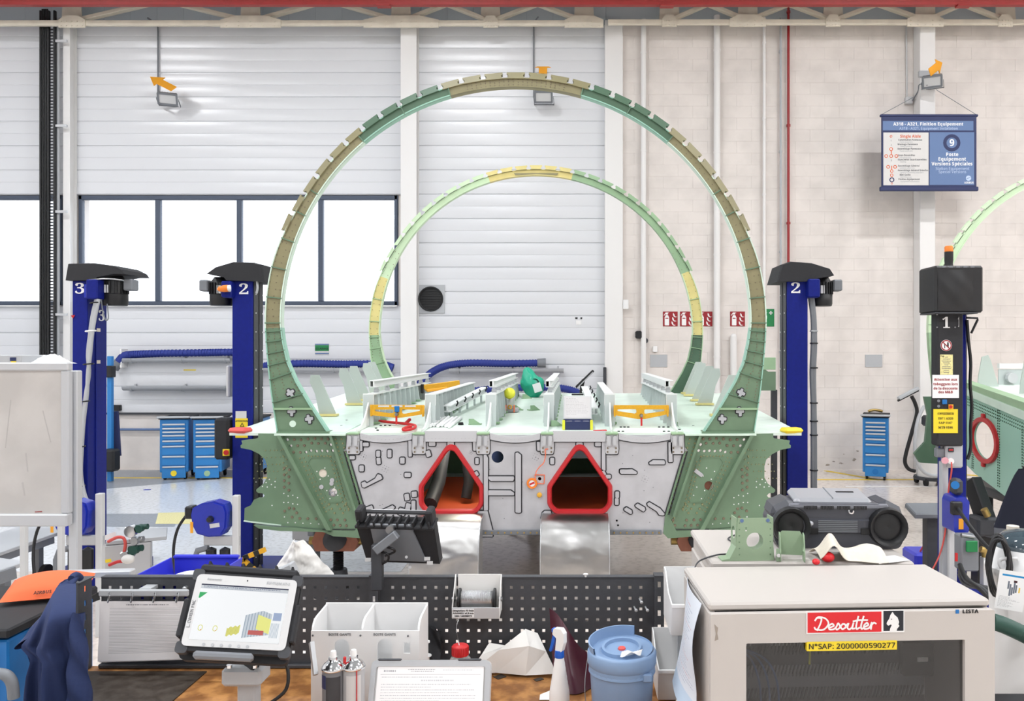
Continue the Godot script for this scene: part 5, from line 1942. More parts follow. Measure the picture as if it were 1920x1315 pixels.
	mk("ring", G().at(c + V(0, 0.05, 0.06), Basis(Vector3.RIGHT, 1.3)).lathe([V2(0.012, 0), V2(0.022, 0.006), V2(0.012, 0.012)], 14), M.tool_yellow, t)
	# small green brackets on the deck
	for e in [[890, 797, 0], [988, 748, 1], [970, 770, 0], [1003, 770, 2], [1044, 800, 1]]:
		var p := on_deck(e[0], e[1])
		var g := G().at(p, Basis(Vector3.UP, 0.3 * e[2]))
		g.prism(poly([V2(-0.05, 0.0), V2(0.06, 0.0), V2(-0.01, 0.05), V2(-0.05, 0.05)]), -0.004, 0.004)
		g.box(V(0, 0.004, -0.03), V(0.11, 0.008, 0.06), 0.002)
		single("angle_bracket", g, M.primer_leaf, "small green angle bracket standing loose on the mint deck", "bracket", p, "loose green brackets on the deck")
	# green plastic bag with a slip of paper
	c = on_deck(1000, 745)
	t = thing("plastic_bag", "bright green plastic bag with a white slip, at the rear edge of the deck", "bag", c)
	var nf := FastNoiseLite.new()
	nf.seed = 4
	nf.frequency = 9.0
	mk("bag", G().sheet(func(a: float, b: float) -> Vector3:
		var th := a * TAU
		var r := 0.12 * sin(PI * clampf(b * 0.86 + 0.14, 0.0, 1.0)) + 0.012
		var q := V(cos(th) * r - 0.07 * b * b, b * 0.33, sin(th) * r * 0.7)
		return c + q * (1.0 + 0.16 * nf.get_noise_3d(q.x, q.y, q.z)), 22, 14), M.bag_green, t)
	mk("opening", G().at(c + V(0.02, 0.16, 0.07), Basis(Vector3.RIGHT, 1.4)).lathe([V2(0.0, -0.01), V2(0.03, 0.0), V2(0.05, 0.02)], 14), M.hose_green, t)
	mk("slip", G().at(c + V(0.05, 0.11, 0.1), Basis(Vector3.BACK, 0.3)).box(V(), V(0.09, 0.1, 0.002)), M.white, t)
	# parts box with open lid
	c = on_deck(1083, 807)
	t = thing("parts_box", "open parts organiser with printed lid and navy tray on the deck edge", "parts box", c)
	var w := 0.235
	var bs := G()
	bs.box(c + V(0, 0.035, -0.01), V(w, 0.07, 0.008), 0.002).box(c + V(0, 0.035, -0.2), V(w, 0.07, 0.008))
	for s in [-1, 1]:
		bs.box(c + V(s * (w / 2), 0.035, -0.105), V(0.008, 0.07, 0.2), 0.002)
	bs.box(c + V(0, 0.006, -0.105), V(w, 0.01, 0.2))
	mk("tray", bs, M.navy, t)
	mk("insert", G().box(c + V(0, 0.045, -0.105), V(w - 0.02, 0.01, 0.18)), M.pale_grey, t)
	for k in 3:
		mk("compartment_lid", G().box(c + V(-0.07 + k * 0.07, 0.055, -0.1), V(0.05, 0.012, 0.07), 0.002), M.white, t)
	for s in [-1, 1]:
		mk("latch", G().box(c + V(s * (w / 2 - 0.005), 0.04, -0.002), V(0.022, 0.08, 0.012), 0.003), M.lemon, t)
	var lid := Basis(Vector3.RIGHT, -0.35)
	var lt := mk("lid", G().at(c + V(0, 0.07, -0.205), lid).box(V(0, 0.1, 0), V(w, 0.2, 0.012), 0.004), M.pale_grey, t)
	var lm := StandardMaterial3D.new()
	lm.albedo_texture = paper_tex(160, 128, 3, func(im: Image, r: RandomNumberGenerator) -> void:
		im.fill(Color8(214, 212, 212))
		for k in 12:
			bars(im, r, 8, 8 + k * 9, r.randi_range(60, 140), 2, Color8(176, 174, 176)))
	mk("lid_print", G().at(c + V(0, 0.07, -0.205), lid).quad(V(-0.105, 0.01, 0.008), V(0.105, 0.01, 0.008), V(0.105, 0.19, 0.008), V(-0.105, 0.19, 0.008), Vector3.BACK), lm, lt)
	mk("lid_handle", G().at(c + V(0, 0.07, -0.205), lid).box(V(0, 0.215, 0.0), V(0.1, 0.014, 0.01), 0.003), M.black, lt)
	single("red_strip", G().bar(on_deck(1113, 810) + V(0, 0.006, 0), on_deck(1137, 809) + V(0, 0.006, 0), 0.03, 0.01, Vector3.UP, 0.003), M.red, "flat red strip lying beside the parts box", "strip", on_deck(1113, 810))
	# squeegee vacuum behind the deck
	var d := 11.6
	t = thing("vacuum_cleaner", "black floor squeegee raised on a wand behind the deck", "vacuum cleaner", V(P(1100, 0, d).x, 0, -d))
	mk("squeegee", G().bar(P(1080, 727, d), P(1113, 695, d), 0.07, 0.04, Vector3.UP, 0.01), M.black, t)
	mk("squeegee_face", G().bar(P(1082, 728, d - 0.03), P(1112, 698, d - 0.03), 0.03, 0.015), M.light_grey, t)
	mk("wand", G().tube(curve([P(1094, 712, d), P(1090, 735, d), P(1088, 790, d), V(P(1086, 0, d).x, 0.3, -d)]), 0.026, 8), M.black, t)
	mk("canister", G().at(V(P(1086, 0, d).x, 0, -d - 0.2)).lathe([V2(0.0, 0.02), V2(0.25, 0.02), V2(0.25, 0.7), V2(0.2, 1.32), V2(0.0, 1.36)], 22), M.dark_grey, t)


func under_the_box() -> void:
	var z := -BOX_D
	# curved aluminium entry sheets under both openings
	for k in 2:
		var xa := [P(806, 0, 6.1).x, P(1014, 0, 6.1).x][k] as float
		var xb := [P(899, 0, 6.1).x, P(1142, 0, 6.1).x][k] as float
		if k == 0:
			xa = xb - 0.512
		var prof := curve2([V2(6.385, 0.735), V2(6.3, 0.735), V2(6.18, 0.71), V2(6.08, 0.63), V2(6.03, 0.52), V2(6.015, 0.4), V2(6.015, 0.2), V2(6.015, 0.02)], 5)
		var nf := FastNoiseLite.new()
		nf.seed = 31 + k
		nf.frequency = 1.6
		var t := thing("entry_sheet", ["dented bright aluminium sheet curving down from the opening beside the tablet arm", "dented bright aluminium sheet curving down from the dark opening"][k], "metal sheet", V((xa + xb) / 2, 0, -6.1))
		mk("sheet", G().sheet(func(a: float, b: float) -> Vector3:
			var f := b * (prof.size() - 1)
			var i := mini(int(f), prof.size() - 2)
			var p := prof[i].lerp(prof[i + 1], f - i)
			var x := lerpf(xa, xb, a)
			var e := 0.012 * nf.get_noise_2d(x * 1.5, p.y * 3.0 + p.x) + 0.006 * exp(-pow((p.y - 0.5) / 0.02, 2.0)) * sin(a * 9.0)
			return V(x, p.y, -p.x + e), 24, 40, 0.003, true), M.alu_sheet, t)
		for s in [xa, xb]:
			mk("hem", G().tube(curve([V(s, 0.735, -6.385), V(s, 0.71, -6.18), V(s, 0.63, -6.08), V(s, 0.52, -6.03), V(s, 0.4, -6.015), V(s, 0.02, -6.015)]), 0.005, 6), M.alu, t)
		mk("side_web", G().at(V(xb - 0.01 if k == 0 else xa + 0.01, 0, 0), Basis(Vector3.FORWARD, Vector3.UP, Vector3.RIGHT)).prism(poly([V2(6.37, 0.7), V2(6.2, 0.68), V2(6.08, 0.58), V2(6.05, 0.3), V2(6.05, 0.02), V2(6.37, 0.02)]), -0.002, 0.002), M.alu, t)
	# things inside the box
	var yb := F(0, 1003).y + 0.026
	for k in 2:
		var x := F([846, 1087][k], 0).x
		single("floor_mat", G().box(V(x, yb + 0.06, -7.5), V(0.9, 0.12, 1.9), 0.03), M.mat_orange, ["orange padded mat inside the opening with black hoses", "orange padded mat inside the darker opening"][k], "mat", V(x, yb, -7.5))
	var hx := F(846, 0).x
	for e in [[-0.2, 0.05, 0.06], [0.06, -0.06, 0.045]]:
		single("air_duct", G().tube([V(hx + e[0] - 0.02, yb + 0.16, -6.9 - e[0]), V(hx + e[0], yb + 0.3, -7.0), V(hx + e[0] + e[1], 1.32, -7.1)], e[2], 12), M.dark_grey, "fat black air duct leaning inside the opening" if e[0] < 0 else "slim black air duct leaning inside the opening", "duct", V(hx + e[0], yb + 0.04, -7.0))
	single("blue_overall", G().ball(V(hx + 0.2, yb + 0.38, -7.4), V(0.14, 0.28, 0.16), 14, 10), M.jacket, "bundled blue workwear inside the opening", "clothing", V(hx + 0.16, yb + 0.04, -7.3))
	# hand lamp left burning inside the box
	var lp := local("work_lamp", "small tube work lamp inside the opening with black hoses", "lamp", V(hx + 0.05, 1.3, -7.0))
	mk("lamp_tube", G().cyl(V(-0.12, 0, 0), V(0.12, 0, 0), 0.014, -1, 10), M.work_glow, lp)
	mk("hanger", G().tube([V(0.1, 0.012, 0), V(0.1, 0.03, 0), V(0.1, 0.045, 0)], 0.004, 6), M.steel, lp)
	var ol := OmniLight3D.new()
	ol.name = "lamp_light"
	ol.light_energy = 0.2
	ol.light_color = Color(1.0, 0.96, 0.9)
	ol.light_size = 0.05
	ol.omni_range = 20.0
	ol.omni_attenuation = 2.0
	ol.shadow_enabled = true
	lp.add_child(ol, true)
	ol.position = V(0, -0.03, 0)
	# screw jacks carrying the box
	for s in 3:
		var x := [F(610, 0).x, F(1322, 0).x, F(967, 0).x][s] as float
		var jz := [-6.75, -6.75, -9.2][s] as float
		var t := thing("screw_jack", ["rusty orange headed screw jack under the green fitting above the tablet", "rusty orange headed screw jack behind the white cabinet", "rusty orange headed screw jack under the rear spar"][s], "jack", V(x, 0, jz))
		mk("base", G().at(V(x, 0, jz)).lathe([V2(0.0, 0.0), V2(0.22, 0.0), V2(0.22, 0.02), V2(0.09, 0.05), V2(0.07, 0.2), V2(0.0, 0.2)], 18), M.dark_grey, t)
		var sc := G().at(V(x, 0, jz))
		var pr := [V2(0.0, 0.2)]
		for k in 12:
			pr.append(V2(0.045, 0.2 + k * 0.014))
			pr.append(V2(0.037, 0.207 + k * 0.014))
		pr.append(V2(0.0, 0.37))
		mk("screw", sc.lathe(pr, 14), M.black, t)
		mk("head", G().at(V(x, 0.0, jz)).prism(rounded([V2(-0.16, 0.37), V2(0.16, 0.37), V2(0.19, 0.45), V2(0.15, 0.55), V2(-0.15, 0.55), V2(-0.19, 0.45)], 0.02), -0.1, 0.1), M.orange_dull, t)
		for q in [-0.2, 0.2]:
			mk("ear", G().cyl(V(x + q - 0.03, 0.44, jz + 0.02), V(x + q + 0.03, 0.44, jz + 0.02), 0.035, -1, 12), M.brass, t)
		mk("swivel", G().at(V(x, 0.47, jz + 0.1), Basis(Vector3.RIGHT, 1.2)).lathe([V2(0.0, 0.0), V2(0.1, 0.0), V2(0.08, 0.03), V2(0.03, 0.05), V2(0.0, 0.05)], 16), M.dark_grey, t)
		for q in 3:
			var a := TAU * q / 3.0 + 0.5
			mk("leg", G().bar(V(x, 0.16, jz), V(x + cos(a) * 0.32, 0.02, jz + sin(a) * 0.32), 0.04, 0.03), M.dark_grey, t)
	# carrying arms that reach from the lift posts
	for s in [-1.0, 1.0]:
		var c := F(967, 0).x
		var px: float = c + s * 1.95
		var t := thing("lift_arm", "grey carrying arm at the foot of the lift post %s" % ("with the orange beacon" if s < 0 else "behind the radio"), "lift arm", V(px, 0, -7.1))
		mk("beam", G().bar(V(px - s * 0.1, 0.46, -7.05), V(px - s * 0.22, 0.5, -6.95), 0.12, 0.12, Vector3.UP, 0.01), M.mid_grey, t)
		mk("sleeve", G().bar(V(px, 0.46, -7.08), V(px - s * 0.3, 0.46, -6.98), 0.17, 0.16, Vector3.UP, 0.01), M.light_grey, t)
		mk("leg", G().box(V(px - s * 0.15, 0.2, -7.02), V(0.1, 0.4, 0.1), 0.005), M.mid_grey, t)


func head_cover(pts: Array, d: float, deep: float, t: Node3D) -> void:
	var q := []
	for p in pts:
		var w := P(p[0], p[1], d)
		q.append(V2(w.x, w.y))
	var g := G().at(V(0, 0, -d))
	var a := poly(q)
	var c := V2()
	for p in a:
		c += p / a.size()
	var b := PackedVector2Array()
	for p in a:
		b.append(c + (p - c) * V2(0.95, 0.9) if p.y > c.y else p)
	var m := a.size()
	g.face(b, 0.06, 1.0)
	g.face(b, -deep - 0.06, -1.0)
	for k in m:
		var j := (k + 1) % m
		for w in [[a, 0.02, b, 0.06], [a, -deep, a, 0.02], [b, -deep - 0.06, a, -deep]]:
			var p0: Vector2 = w[0][k]
			var p1: Vector2 = w[0][j]
			var q0: Vector2 = w[2][k]
			var q1: Vector2 = w[2][j]
			var o := (p0 + p1) / 2.0 - c
			g.quad(V(p0.x, p0.y, w[1]), V(p1.x, p1.y, w[1]), V(q1.x, q1.y, w[3]), V(q0.x, q0.y, w[3]), V(o.x, o.y, 0.0))
	mk("head_cover", g, M.black_soft, t)


func lift_motor(c: Vector3, r: float, h: float, t: Node3D, s: float) -> void:
	var m := mk("motor", G().at(c).lathe([V2(0.0, -h / 2), V2(r * 0.92, -h / 2), V2(r, -h / 2 + 0.02), V2(r, -h * 0.12), V2(r * 0.93, -h * 0.1), V2(r * 0.93, h * 0.3), V2(r * 0.6, h / 2), V2(0.0, h / 2)], 22), M.black, t)
	var g := G()
	for k in 22:
		var a := TAU * k / 22
		g.at(c, Basis(Vector3.UP, a)).box(V(r * 0.95, h * 0.1, 0), V(0.02, h * 0.4, 0.006))
	mk("cooling_fins", g, M.black, m)
	mk("terminal_box", G().box(c + V(s * (r + 0.035), h * 0.2, 0.0), V(0.08, 0.1, 0.12), 0.01), M.mid_grey, m)
	mk("nameplate", G().box(c + V(-s * 0.02, h * 0.05, r * 0.97), V(0.035, 0.07, 0.01), 0.001), M.pale_grey, m)


func conduit_on(pts: Array, d: float, r: float, m: Material, t: Node3D, called := "cable_conduit") -> void:
	var q := []
	for p in pts:
		q.append(P(p[0], p[1], d))
	mk(called, G().tube(curve(q), r, 10), m, t)


func lift_foot(t: Node3D, x: float, z: float) -> void:
	mk("foot", G().box(V(x, 0.05, z), V(0.6, 0.1, 0.7), 0.01), M.lift_blue, t)
	for s in [-1, 1]:
		mk("wheel", G().cyl(V(x + s * 0.33, 0.08, z + 0.2), V(x + s * 0.37, 0.08, z + 0.2), 0.08, -1, 16), M.rubber, t)


func lifting_columns() -> void:
	var d := 7.1
	var X := func(px: float) -> float: return P(px, 0, d).x
	var top := P(0, 527, d).y
	# ---- numeral three
	var t := thing("lift_column", "blue lift post with numeral three and a grey cable bundle", "lift post", V(X.call(168), 0, -d), "blue mobile lift posts")
	var post := func(tt: Node3D, a: float, b: float, z0: float, z1: float, called: String, m: Material) -> void:
		mk(called, G().box(V((X.call(a) + X.call(b)) / 2, top / 2, -(z0 + z1) / 2), V(X.call(b) - X.call(a), top, z1 - z0), 0.006), m, tt)
	post.call(t, 138.0, 167.0, d - 0.02, d + 0.27, "post", M.lift_blue)
	post.call(t, 167.0, 169.0, d + 0.09, d + 0.25, "side_rib", M.lift_blue)
	lift_foot(t, X.call(168), -d - 0.15)
	head_cover([[131, 527], [133, 495], [180, 494], [224, 500], [237, 507], [240, 515], [220, 515], [190, 521], [184, 527]], d, 0.3, t)
	lift_motor(P(216, 546, d + 0.1), 0.105, 0.26, t, 1.0)
	mk("gearbox", G().box(P(184, 544, d), V(0.1, 0.17, 0.2), 0.01), M.lift_blue, t)
	mk("switch_bracket", G().box(P(164, 546, d - 0.05), V(0.035, 0.12, 0.05), 0.005), M.reel_blue, t)
	for k in 3:
		conduit_on([[181 + k * 2, 561], [174 + k * 2.5, 590], [169 + k * 2, 625], [165 + k * 2, 665], [167 - k, 700], [161 + k, 740], [155 + k, 790], [149 + k * 2, 850], [146 + k * 3, 890], [152 + k * 3, 925], [162 + k * 3, 950]], d - 0.06 - 0.01 * k, 0.016, M.light_grey, t)
	for y in [568, 621, 683, 753, 838, 912]:
		var cx := {568: 179.0, 621: 170.0, 683: 166.0, 753: 158.0, 838: 150.0, 912: 150.0}[y] as float
		mk("cable_tie", G().at(P(cx, y, d - 0.07), Basis(Vector3.BACK, 0.1)).lathe([V2(0.042, -0.006), V2(0.045, 0.0), V2(0.042, 0.006)], 12), M.black if y != 621 else M.white, t)
	mk("motor_lead", G().tube(curve([P(167, 525, d - 0.06), P(200, 523, d - 0.1), P(226, 525, d - 0.06), P(233, 527, d)]), 0.007, 6), M.alu, t)
	mk("loop_cable", G().tube(curve([P(190, 560, d - 0.02), P(192, 580, d - 0.04), P(198, 600, d - 0.05), P(203, 596, d - 0.03), P(201, 570, d - 0.02)]), 0.005, 6), M.mid_grey, t)
	lettering("3", P(150, 541, d - 0.024), 0.095, M.white, t, "serif_bold", Basis(), 1.25)
	lettering("3", V(X.call(169) + 0.002, P(0, 592, d + 0.15).y, -d - 0.17), 0.1, M.white, t, "serif_bold", Basis(Vector3.UP, PI / 2), 1.3)
	for e in [[181, 619], [181, 679]]:
		mk("sticker", G().box(V(X.call(169) + 0.003, P(0, e[1], d + 0.1).y, -d - 0.12), V(0.004, 0.03, 0.05)), M.cloth_beige, t)
	mk("red_mark", G().at(P(137, 594, d - 0.03)).prism(poly([V2(-0.018, 0.01), V2(0.018, 0.014), V2(0.0, -0.014)]), -0.002, 0.004), M.red, t)
	mk("red_tag", G().at(P(146, 895, d - 0.14), Basis(Vector3.BACK, -0.2)).box(V(), V(0.07, 0.04, 0.012), 0.004), M.red, t)
	# ---- numeral two near the hose reel
	t = thing("lift_column", "blue lift post with numeral two and an orange beacon lamp", "lift post", V(X.call(460), 0, -d), "blue mobile lift posts")
	post.call(t, 437.0, 475.0, d - 0.02, d + 0.2, "post", M.lift_blue)
	post.call(t, 475.0, 477.0, d + 0.0, d + 0.09, "slide_channel", M.dark_grey)
	post.call(t, 475.0, 475.6, d + 0.09, d + 0.12, "slide_gap", M.black)
	post.call(t, 475.0, 477.0, d + 0.12, d + 0.2, "slide_channel", M.dark_grey)
	lift_foot(t, X.call(464), -d - 0.15)
	head_cover([[498, 529], [494, 497], [478, 493], [440, 492], [408, 502], [393, 515], [425, 521], [430, 527]], d, 0.3, t)
	lift_motor(P(415, 547, d + 0.1), 0.098, 0.25, t, -1.0)
	mk("gearbox", G().box(P(433, 544, d), V(0.09, 0.14, 0.2), 0.01), M.lift_blue, t)
	mk("beacon_holder", G().cyl(P(432, 541, d - 0.12), P(424, 541, d - 0.14), 0.03, 0.028, 12), M.white, t)
	mk("beacon_lamp", G().at(P(424, 541, d - 0.14), Basis(Vector3.BACK, PI / 2 + 0.1)).lathe([V2(0.03, -0.02), V2(0.03, 0.02), V2(0.022, 0.06), V2(0.0, 0.08)], 14), M.orange, t)
	lettering("2", P(457, 542, d - 0.024), 0.095, M.white, t, "serif_bold", Basis(), 1.25)
	lift_bolts(t, X.call(477.2), d + 0.03, top)
	lift_bolts(t, X.call(477.2), d + 0.18, top)
	mk("cable_end", G().tube(curve([P(482, 528, d - 0.03), P(483, 540, d - 0.04), P(481, 550, d - 0.03)]), 0.01, 6), M.light_grey, t)
	mk("rating_plate", G().box(P(452, 778, d - 0.023), V(0.095, 0.062, 0.004)), M.pale_grey, t)
	var ws := mk("warning_sticker", G().box(P(453, 803, d - 0.023), V(0.108, 0.17, 0.004)), M.yellow, t)
	lettering("ATTENTION", P(453, 790, d - 0.026), 0.014, M.print_black, t, "sans_bold")
	mk("warning_triangle", G().at(P(454, 797, d - 0.0255)).prism(poly([V2(-0.02, -0.016), V2(0.02, -0.016), V2(0, 0.02)]), 0.0, 0.002, [poly([V2(-0.013, -0.012), V2(0.013, -0.012), V2(0, 0.012)])]), M.print_black, t)
	var cb := mk("control_box", G().box(P(421, 822, d + 0.0), V(0.13, 0.36, 0.14), 0.02), M.black_soft, t)
	mk("main_switch", G().box(P(424, 849, d - 0.075), V(0.06, 0.06, 0.01), 0.003), M.yellow, cb)
	mk("switch_knob", G().cyl(P(424, 849, d - 0.08), P(424, 849, d - 0.11), 0.022, -1, 14), M.red, cb)
	mk("back_plate", G().box(P(432, 715, d + 0.15), V(0.03, 0.28, 0.12), 0.01), M.pale_grey, t)
	# ---- numeral two behind the radio
	t = thing("lift_column", "blue lift post with numeral two and a grey conduit tied to its side", "lift post", V(X.call(1490), 0, -d), "blue mobile lift posts")
	post.call(t, 1475.0, 1513.5, d - 0.02, d + 0.2, "post", M.lift_blue)
	post.call(t, 1473.0, 1475.0, d + 0.0, d + 0.09, "slide_channel", M.dark_grey)
	post.call(t, 1474.4, 1475.0, d + 0.09, d + 0.12, "slide_gap", M.black)
	post.call(t, 1473.0, 1475.0, d + 0.12, d + 0.2, "slide_channel", M.dark_grey)
	lift_foot(t, X.call(1490), -d - 0.15)
	head_cover([[1456, 529], [1463, 497], [1480, 491], [1520, 494], [1554, 505], [1560, 518], [1530, 523], [1526, 529]], d, 0.3, t)
	lift_motor(P(1541, 547, d + 0.1), 0.09, 0.26, t, 1.0)
	mk("gearbox", G().box(P(1521, 542, d), V(0.1, 0.16, 0.2), 0.01), M.lift_blue, t)
	for k in 2:
		conduit_on([[1519 + k * 4, 559], [1524 + k * 3, 600], [1524 + k * 4, 650], [1522 + k * 4, 700], [1524 + k * 3, 760], [1524 + k * 4, 850], [1524 + k * 4, 935], [1524 + k * 4, 990]], d + 0.02, 0.019, M.mid_grey, t)
	for y in [621, 644, 690, 756, 790, 816, 882]:
		mk("cable_tie", G().at(P(1526, y, d + 0.02)).lathe([V2(0.034, -0.006), V2(0.037, 0.0), V2(0.034, 0.006)], 12), M.black if y % 2 == 0 else M.light_grey, t)
	lettering("2", P(1492, 540, d - 0.024), 0.095, M.white, t, "serif_bold", Basis(), 1.25)
	lift_bolts(t, X.call(1472.8), d + 0.03, top)
	lift_bolts(t, X.call(1472.8), d + 0.18, top)
	# ---- numeral one with the control cabinet
	d = 6.4
	top = P(0, 590, d).y
	t = thing("lift_column", "blue lift post with numeral one, black control box and amber beacon", "lift post", V(P(1785, 0, d).x, 0, -d), "blue mobile lift posts")
	X = func(px: float) -> float: return P(px, 0, d).x
	post = func(tt: Node3D, a: float, b: float, z0: float, z1: float, called: String, m: Material) -> void:
		mk(called, G().box(V((X.call(a) + X.call(b)) / 2, top / 2, -(z0 + z1) / 2), V(X.call(b) - X.call(a), top, z1 - z0), 0.006), m, tt)
	post.call(t, 1770.0, 1812.0, d, d + 0.12, "post", M.lift_blue)
	post.call(t, 1812.0, 1817.0, d + 0.03, d + 0.12, "slide_channel", M.black)
	lift_foot(t, X.call(1785), -d - 0.2)
	var cab := mk("control_panel", G().box((P(1753, 832, d - 0.06) + P(1798, 589, d - 0.06)) / 2, V(0.2, 1.04, 0.12), 0.01), M.black_soft, t)
	var zf := d - 0.121
	# top box with dished cover
	var bc := P(1777, 545, d - 0.05)
	var tb := mk("control_box", G().box(bc + V(0.02, 0, 0), V(0.37, 0.36, 0.3), 0.015), M.black, t)
	mk("box_cover", G().sheet(func(a: float, b: float) -> Vector3:
		var e := 0.012 * sin(a * PI) * sin(b * PI) + 0.003 * sin(a * 11.0 + b * 5.0) * sin(b * 7.0)
		return bc + V(-0.145 + a * 0.27, -0.155 + b * 0.3, 0.152 + e), 20, 20, 0.004), M.black, tb)
	for k in 5:
		mk("vent", G().box(bc + V(-0.1 + k * 0.055, 0.17, 0.15), V(0.03, 0.012, 0.006)), M.mid_grey, tb)
	mk("box_rim", G().box(bc + V(0.0, -0.182, 0.01), V(0.33, 0.012, 0.28), 0.004), M.dark_grey, tb)
	var bp := P(1779, 500, d - 0.05)
	mk("beacon_stem", G().at(bp + V(0, 0.0, 0)).lathe([V2(0.035, 0.0), V2(0.03, 0.02), V2(0.033, 0.05), V2(0.033, 0.115)], 18), M.black, t)
	mk("beacon_cap", G().at(bp + V(0, 0.115, 0)).lathe([V2(0.032, 0.0), V2(0.032, 0.035), V2(0.026, 0.045), V2(0.0, 0.046)], 18), M.orange, t)
	lettering("1", P(1774, 605, zf - 0.002), 0.088, M.white, t, "serif_bold")
	lettering("1", P(1798, 604, zf - 0.0), 0.08, M.pale_grey, t, "serif_bold", Basis(Vector3.UP, 0.9))
	for e in [[1757, 614], [1791, 614], [1757, 590]]:
		mk("screw", G().cyl(P(e[0], e[1], zf), P(e[0], e[1], zf - 0.004), 0.006, -1, 8), M.steel, t)
	var ps := P(1774, 648, zf - 0.002)
	mk("ban_sign", G().cyl(ps, ps + V(0, 0, 0.002), 0.044, -1, 26), M.white, t)
	mk("ban_ring", G().at(ps).prism(circle2(V2(), 0.042, 26), 0.002, 0.0035, [circle2(V2(), 0.034, 26)]).at(ps, Basis(Vector3.BACK, -0.78)).box(V(0, 0, 0.003), V(0.076, 0.007, 0.0015)), M.sign_red, t)
	mk("ban_figure", G().box(ps + V(-0.012, -0.004, 0.0022), V(0.006, 0.034, 0.001)).box(ps + V(0.013, 0.002, 0.0022), V(0.012, 0.026, 0.001)).cyl(ps + V(0.013, 0.02, 0.0015), ps + V(0.013, 0.02, 0.003), 0.006, -1, 8), M.print_black, t)
	mk("data_plate", G().box(P(1774.5, 684, zf), V(0.098, 0.155, 0.004)), M.yellow_pale, t)
	var lines := G()
	for k in 9:
		lines.box(P(1774.5, 670 + k * 3.6, zf - 0.0028), V(0.02 + 0.05 * absf(sin(k * 2.3)), 0.0035, 0.001))
	mk("data_print", lines, M.print_grey, t)
	lettering("Fog", P(1767, 668, zf - 0.0025), 0.012, M.print_black, t, "sans_bold")
	mk("notice", G().box(P(1773, 725, zf - 0.004), V(0.205, 0.18, 0.003)), M.white, t)
	for e in [["Attention aux", 712], ["toboggans lors", 720.5], ["de la descente", 728.5], ["des M&B", 735.5]]:
		lettering(e[0], P(1773, e[1], zf - 0.0065), 0.019, M.sign_red, t, "sans_bold", Basis(), 1.02)
	mk("blue_button", G().box(P(1771, 754, zf - 0.004), V(0.036, 0.036, 0.012), 0.003), M.bench_blue, t)
	mk("selector_plate", G().box(P(1783, 763, zf - 0.003), V(0.036, 0.036, 0.006)), M.arrow_orange, t)
	mk("selector_knob", G().cyl(P(1783, 763, zf - 0.004), P(1783, 763, zf - 0.03), 0.012, -1, 10), M.red, t)
	for e in [[1760, 752], [1760, 762]]:
		mk("dial", G().cyl(P(e[0], e[1], zf), P(e[0], e[1], zf - 0.004), 0.011, -1, 12), M.mid_grey, t)
	mk("yellow_notice", G().box(P(1773, 790, zf - 0.002), V(0.188, 0.185, 0.004)), M.yellow, t)
	for e in [["CONVERTISSEUR", 776, 0.62], ["T07 / A320", 785, 1.0], ["SAP 5147", 793, 1.0], ["MTB 0188", 802, 1.0]]:
		lettering(e[0], P(1773, e[1], zf - 0.005), 0.017, M.print_black, t, "serif_bold", Basis(), e[2])
	var gl := G()
	for k in 5:
		gl.cyl(P(1757 + k * 8, 836, d - 0.06), P(1757 + k * 8, 842, d - 0.06), 0.012, -1, 8)
	mk("cable_glands", gl, M.mid_grey, cab)
	# lever bracket and strap on the side
	mk("lever", G().tube([P(1812, 596, d - 0.02), P(1833, 597, d - 0.02), P(1833, 600, d - 0.02), P(1821, 625, d - 0.02)], 0.009, 6), M.black, t)
	var strap := []
	for e in [[1813, 600], [1816, 640], [1820, 680], [1819, 720], [1822, 760], [1820, 800], [1820, 840], [1814, 862]]:
		strap.append(P(e[0], e[1], d - 0.02))
	mk("strap", G().tube(curve(strap), 0.012, 6), M.black, t)
	# socket box
	var so := mk("socket_box", G().box((P(1769, 876, d - 0.05) + P(1800, 829, d - 0.05)) / 2, V(0.135, 0.2, 0.1), 0.012), M.light_grey, t)
	mk("plug", G().cyl(P(1772, 864, d - 0.1), P(1772, 864, d - 0.17), 0.026, -1, 14), mat("plug_pink", c8(222, 160, 170), 0.5), so)
	mk("plug", G().cyl(P(1783, 865, d - 0.1), P(1783, 865, d - 0.17), 0.024, -1, 14), M.white, so)
	mk("switch_window", G().box(P(1783, 844, d - 0.103), V(0.045, 0.035, 0.012), 0.004), M.dark_grey, so)
	mk("switch_lever", G().box(P(1783, 844, d - 0.112), V(0.03, 0.01, 0.008)), M.red, so)
	mk("side_box", G().box(P(1761, 849, d - 0.05), V(0.06, 0.07, 0.06), 0.006), M.mid_grey, so)
	mk("mains_cable", G().tube(curve([P(1784, 867, d - 0.17), P(1784, 885, d - 0.18), P(1779, 915, d - 0.12), P(1775, 960, d - 0.1), P(1772, 1000, d - 0.1), P(1762, 1040, d - 0.1), P(1745, 1075, d - 0.15)]), 0.006, 6), M.tip_red, t)
	mk("grey_channel", G().box(V(P(1766, 0, d - 0.03).x, 0.6, -d + 0.06), V(0.05, 1.1, 0.06), 0.004), M.light_grey, t)
	mk("white_channel", G().box(V(P(1780, 0, d - 0.06).x, 0.46, -d + 0.1), V(0.06, 0.86, 0.05), 0.004), M.pale_grey, t)


func lift_bolts(t: Node3D, x: float, d: float, top: float) -> void:
	var g := G()
	for k in 16:
		g.ball(V(x, 0.2 + k * 0.165, -d), Vector3.ONE * 0.007, 6, 4)
	mk("bolts", g, M.pale_grey, t).set_meta("kind", "stuff")


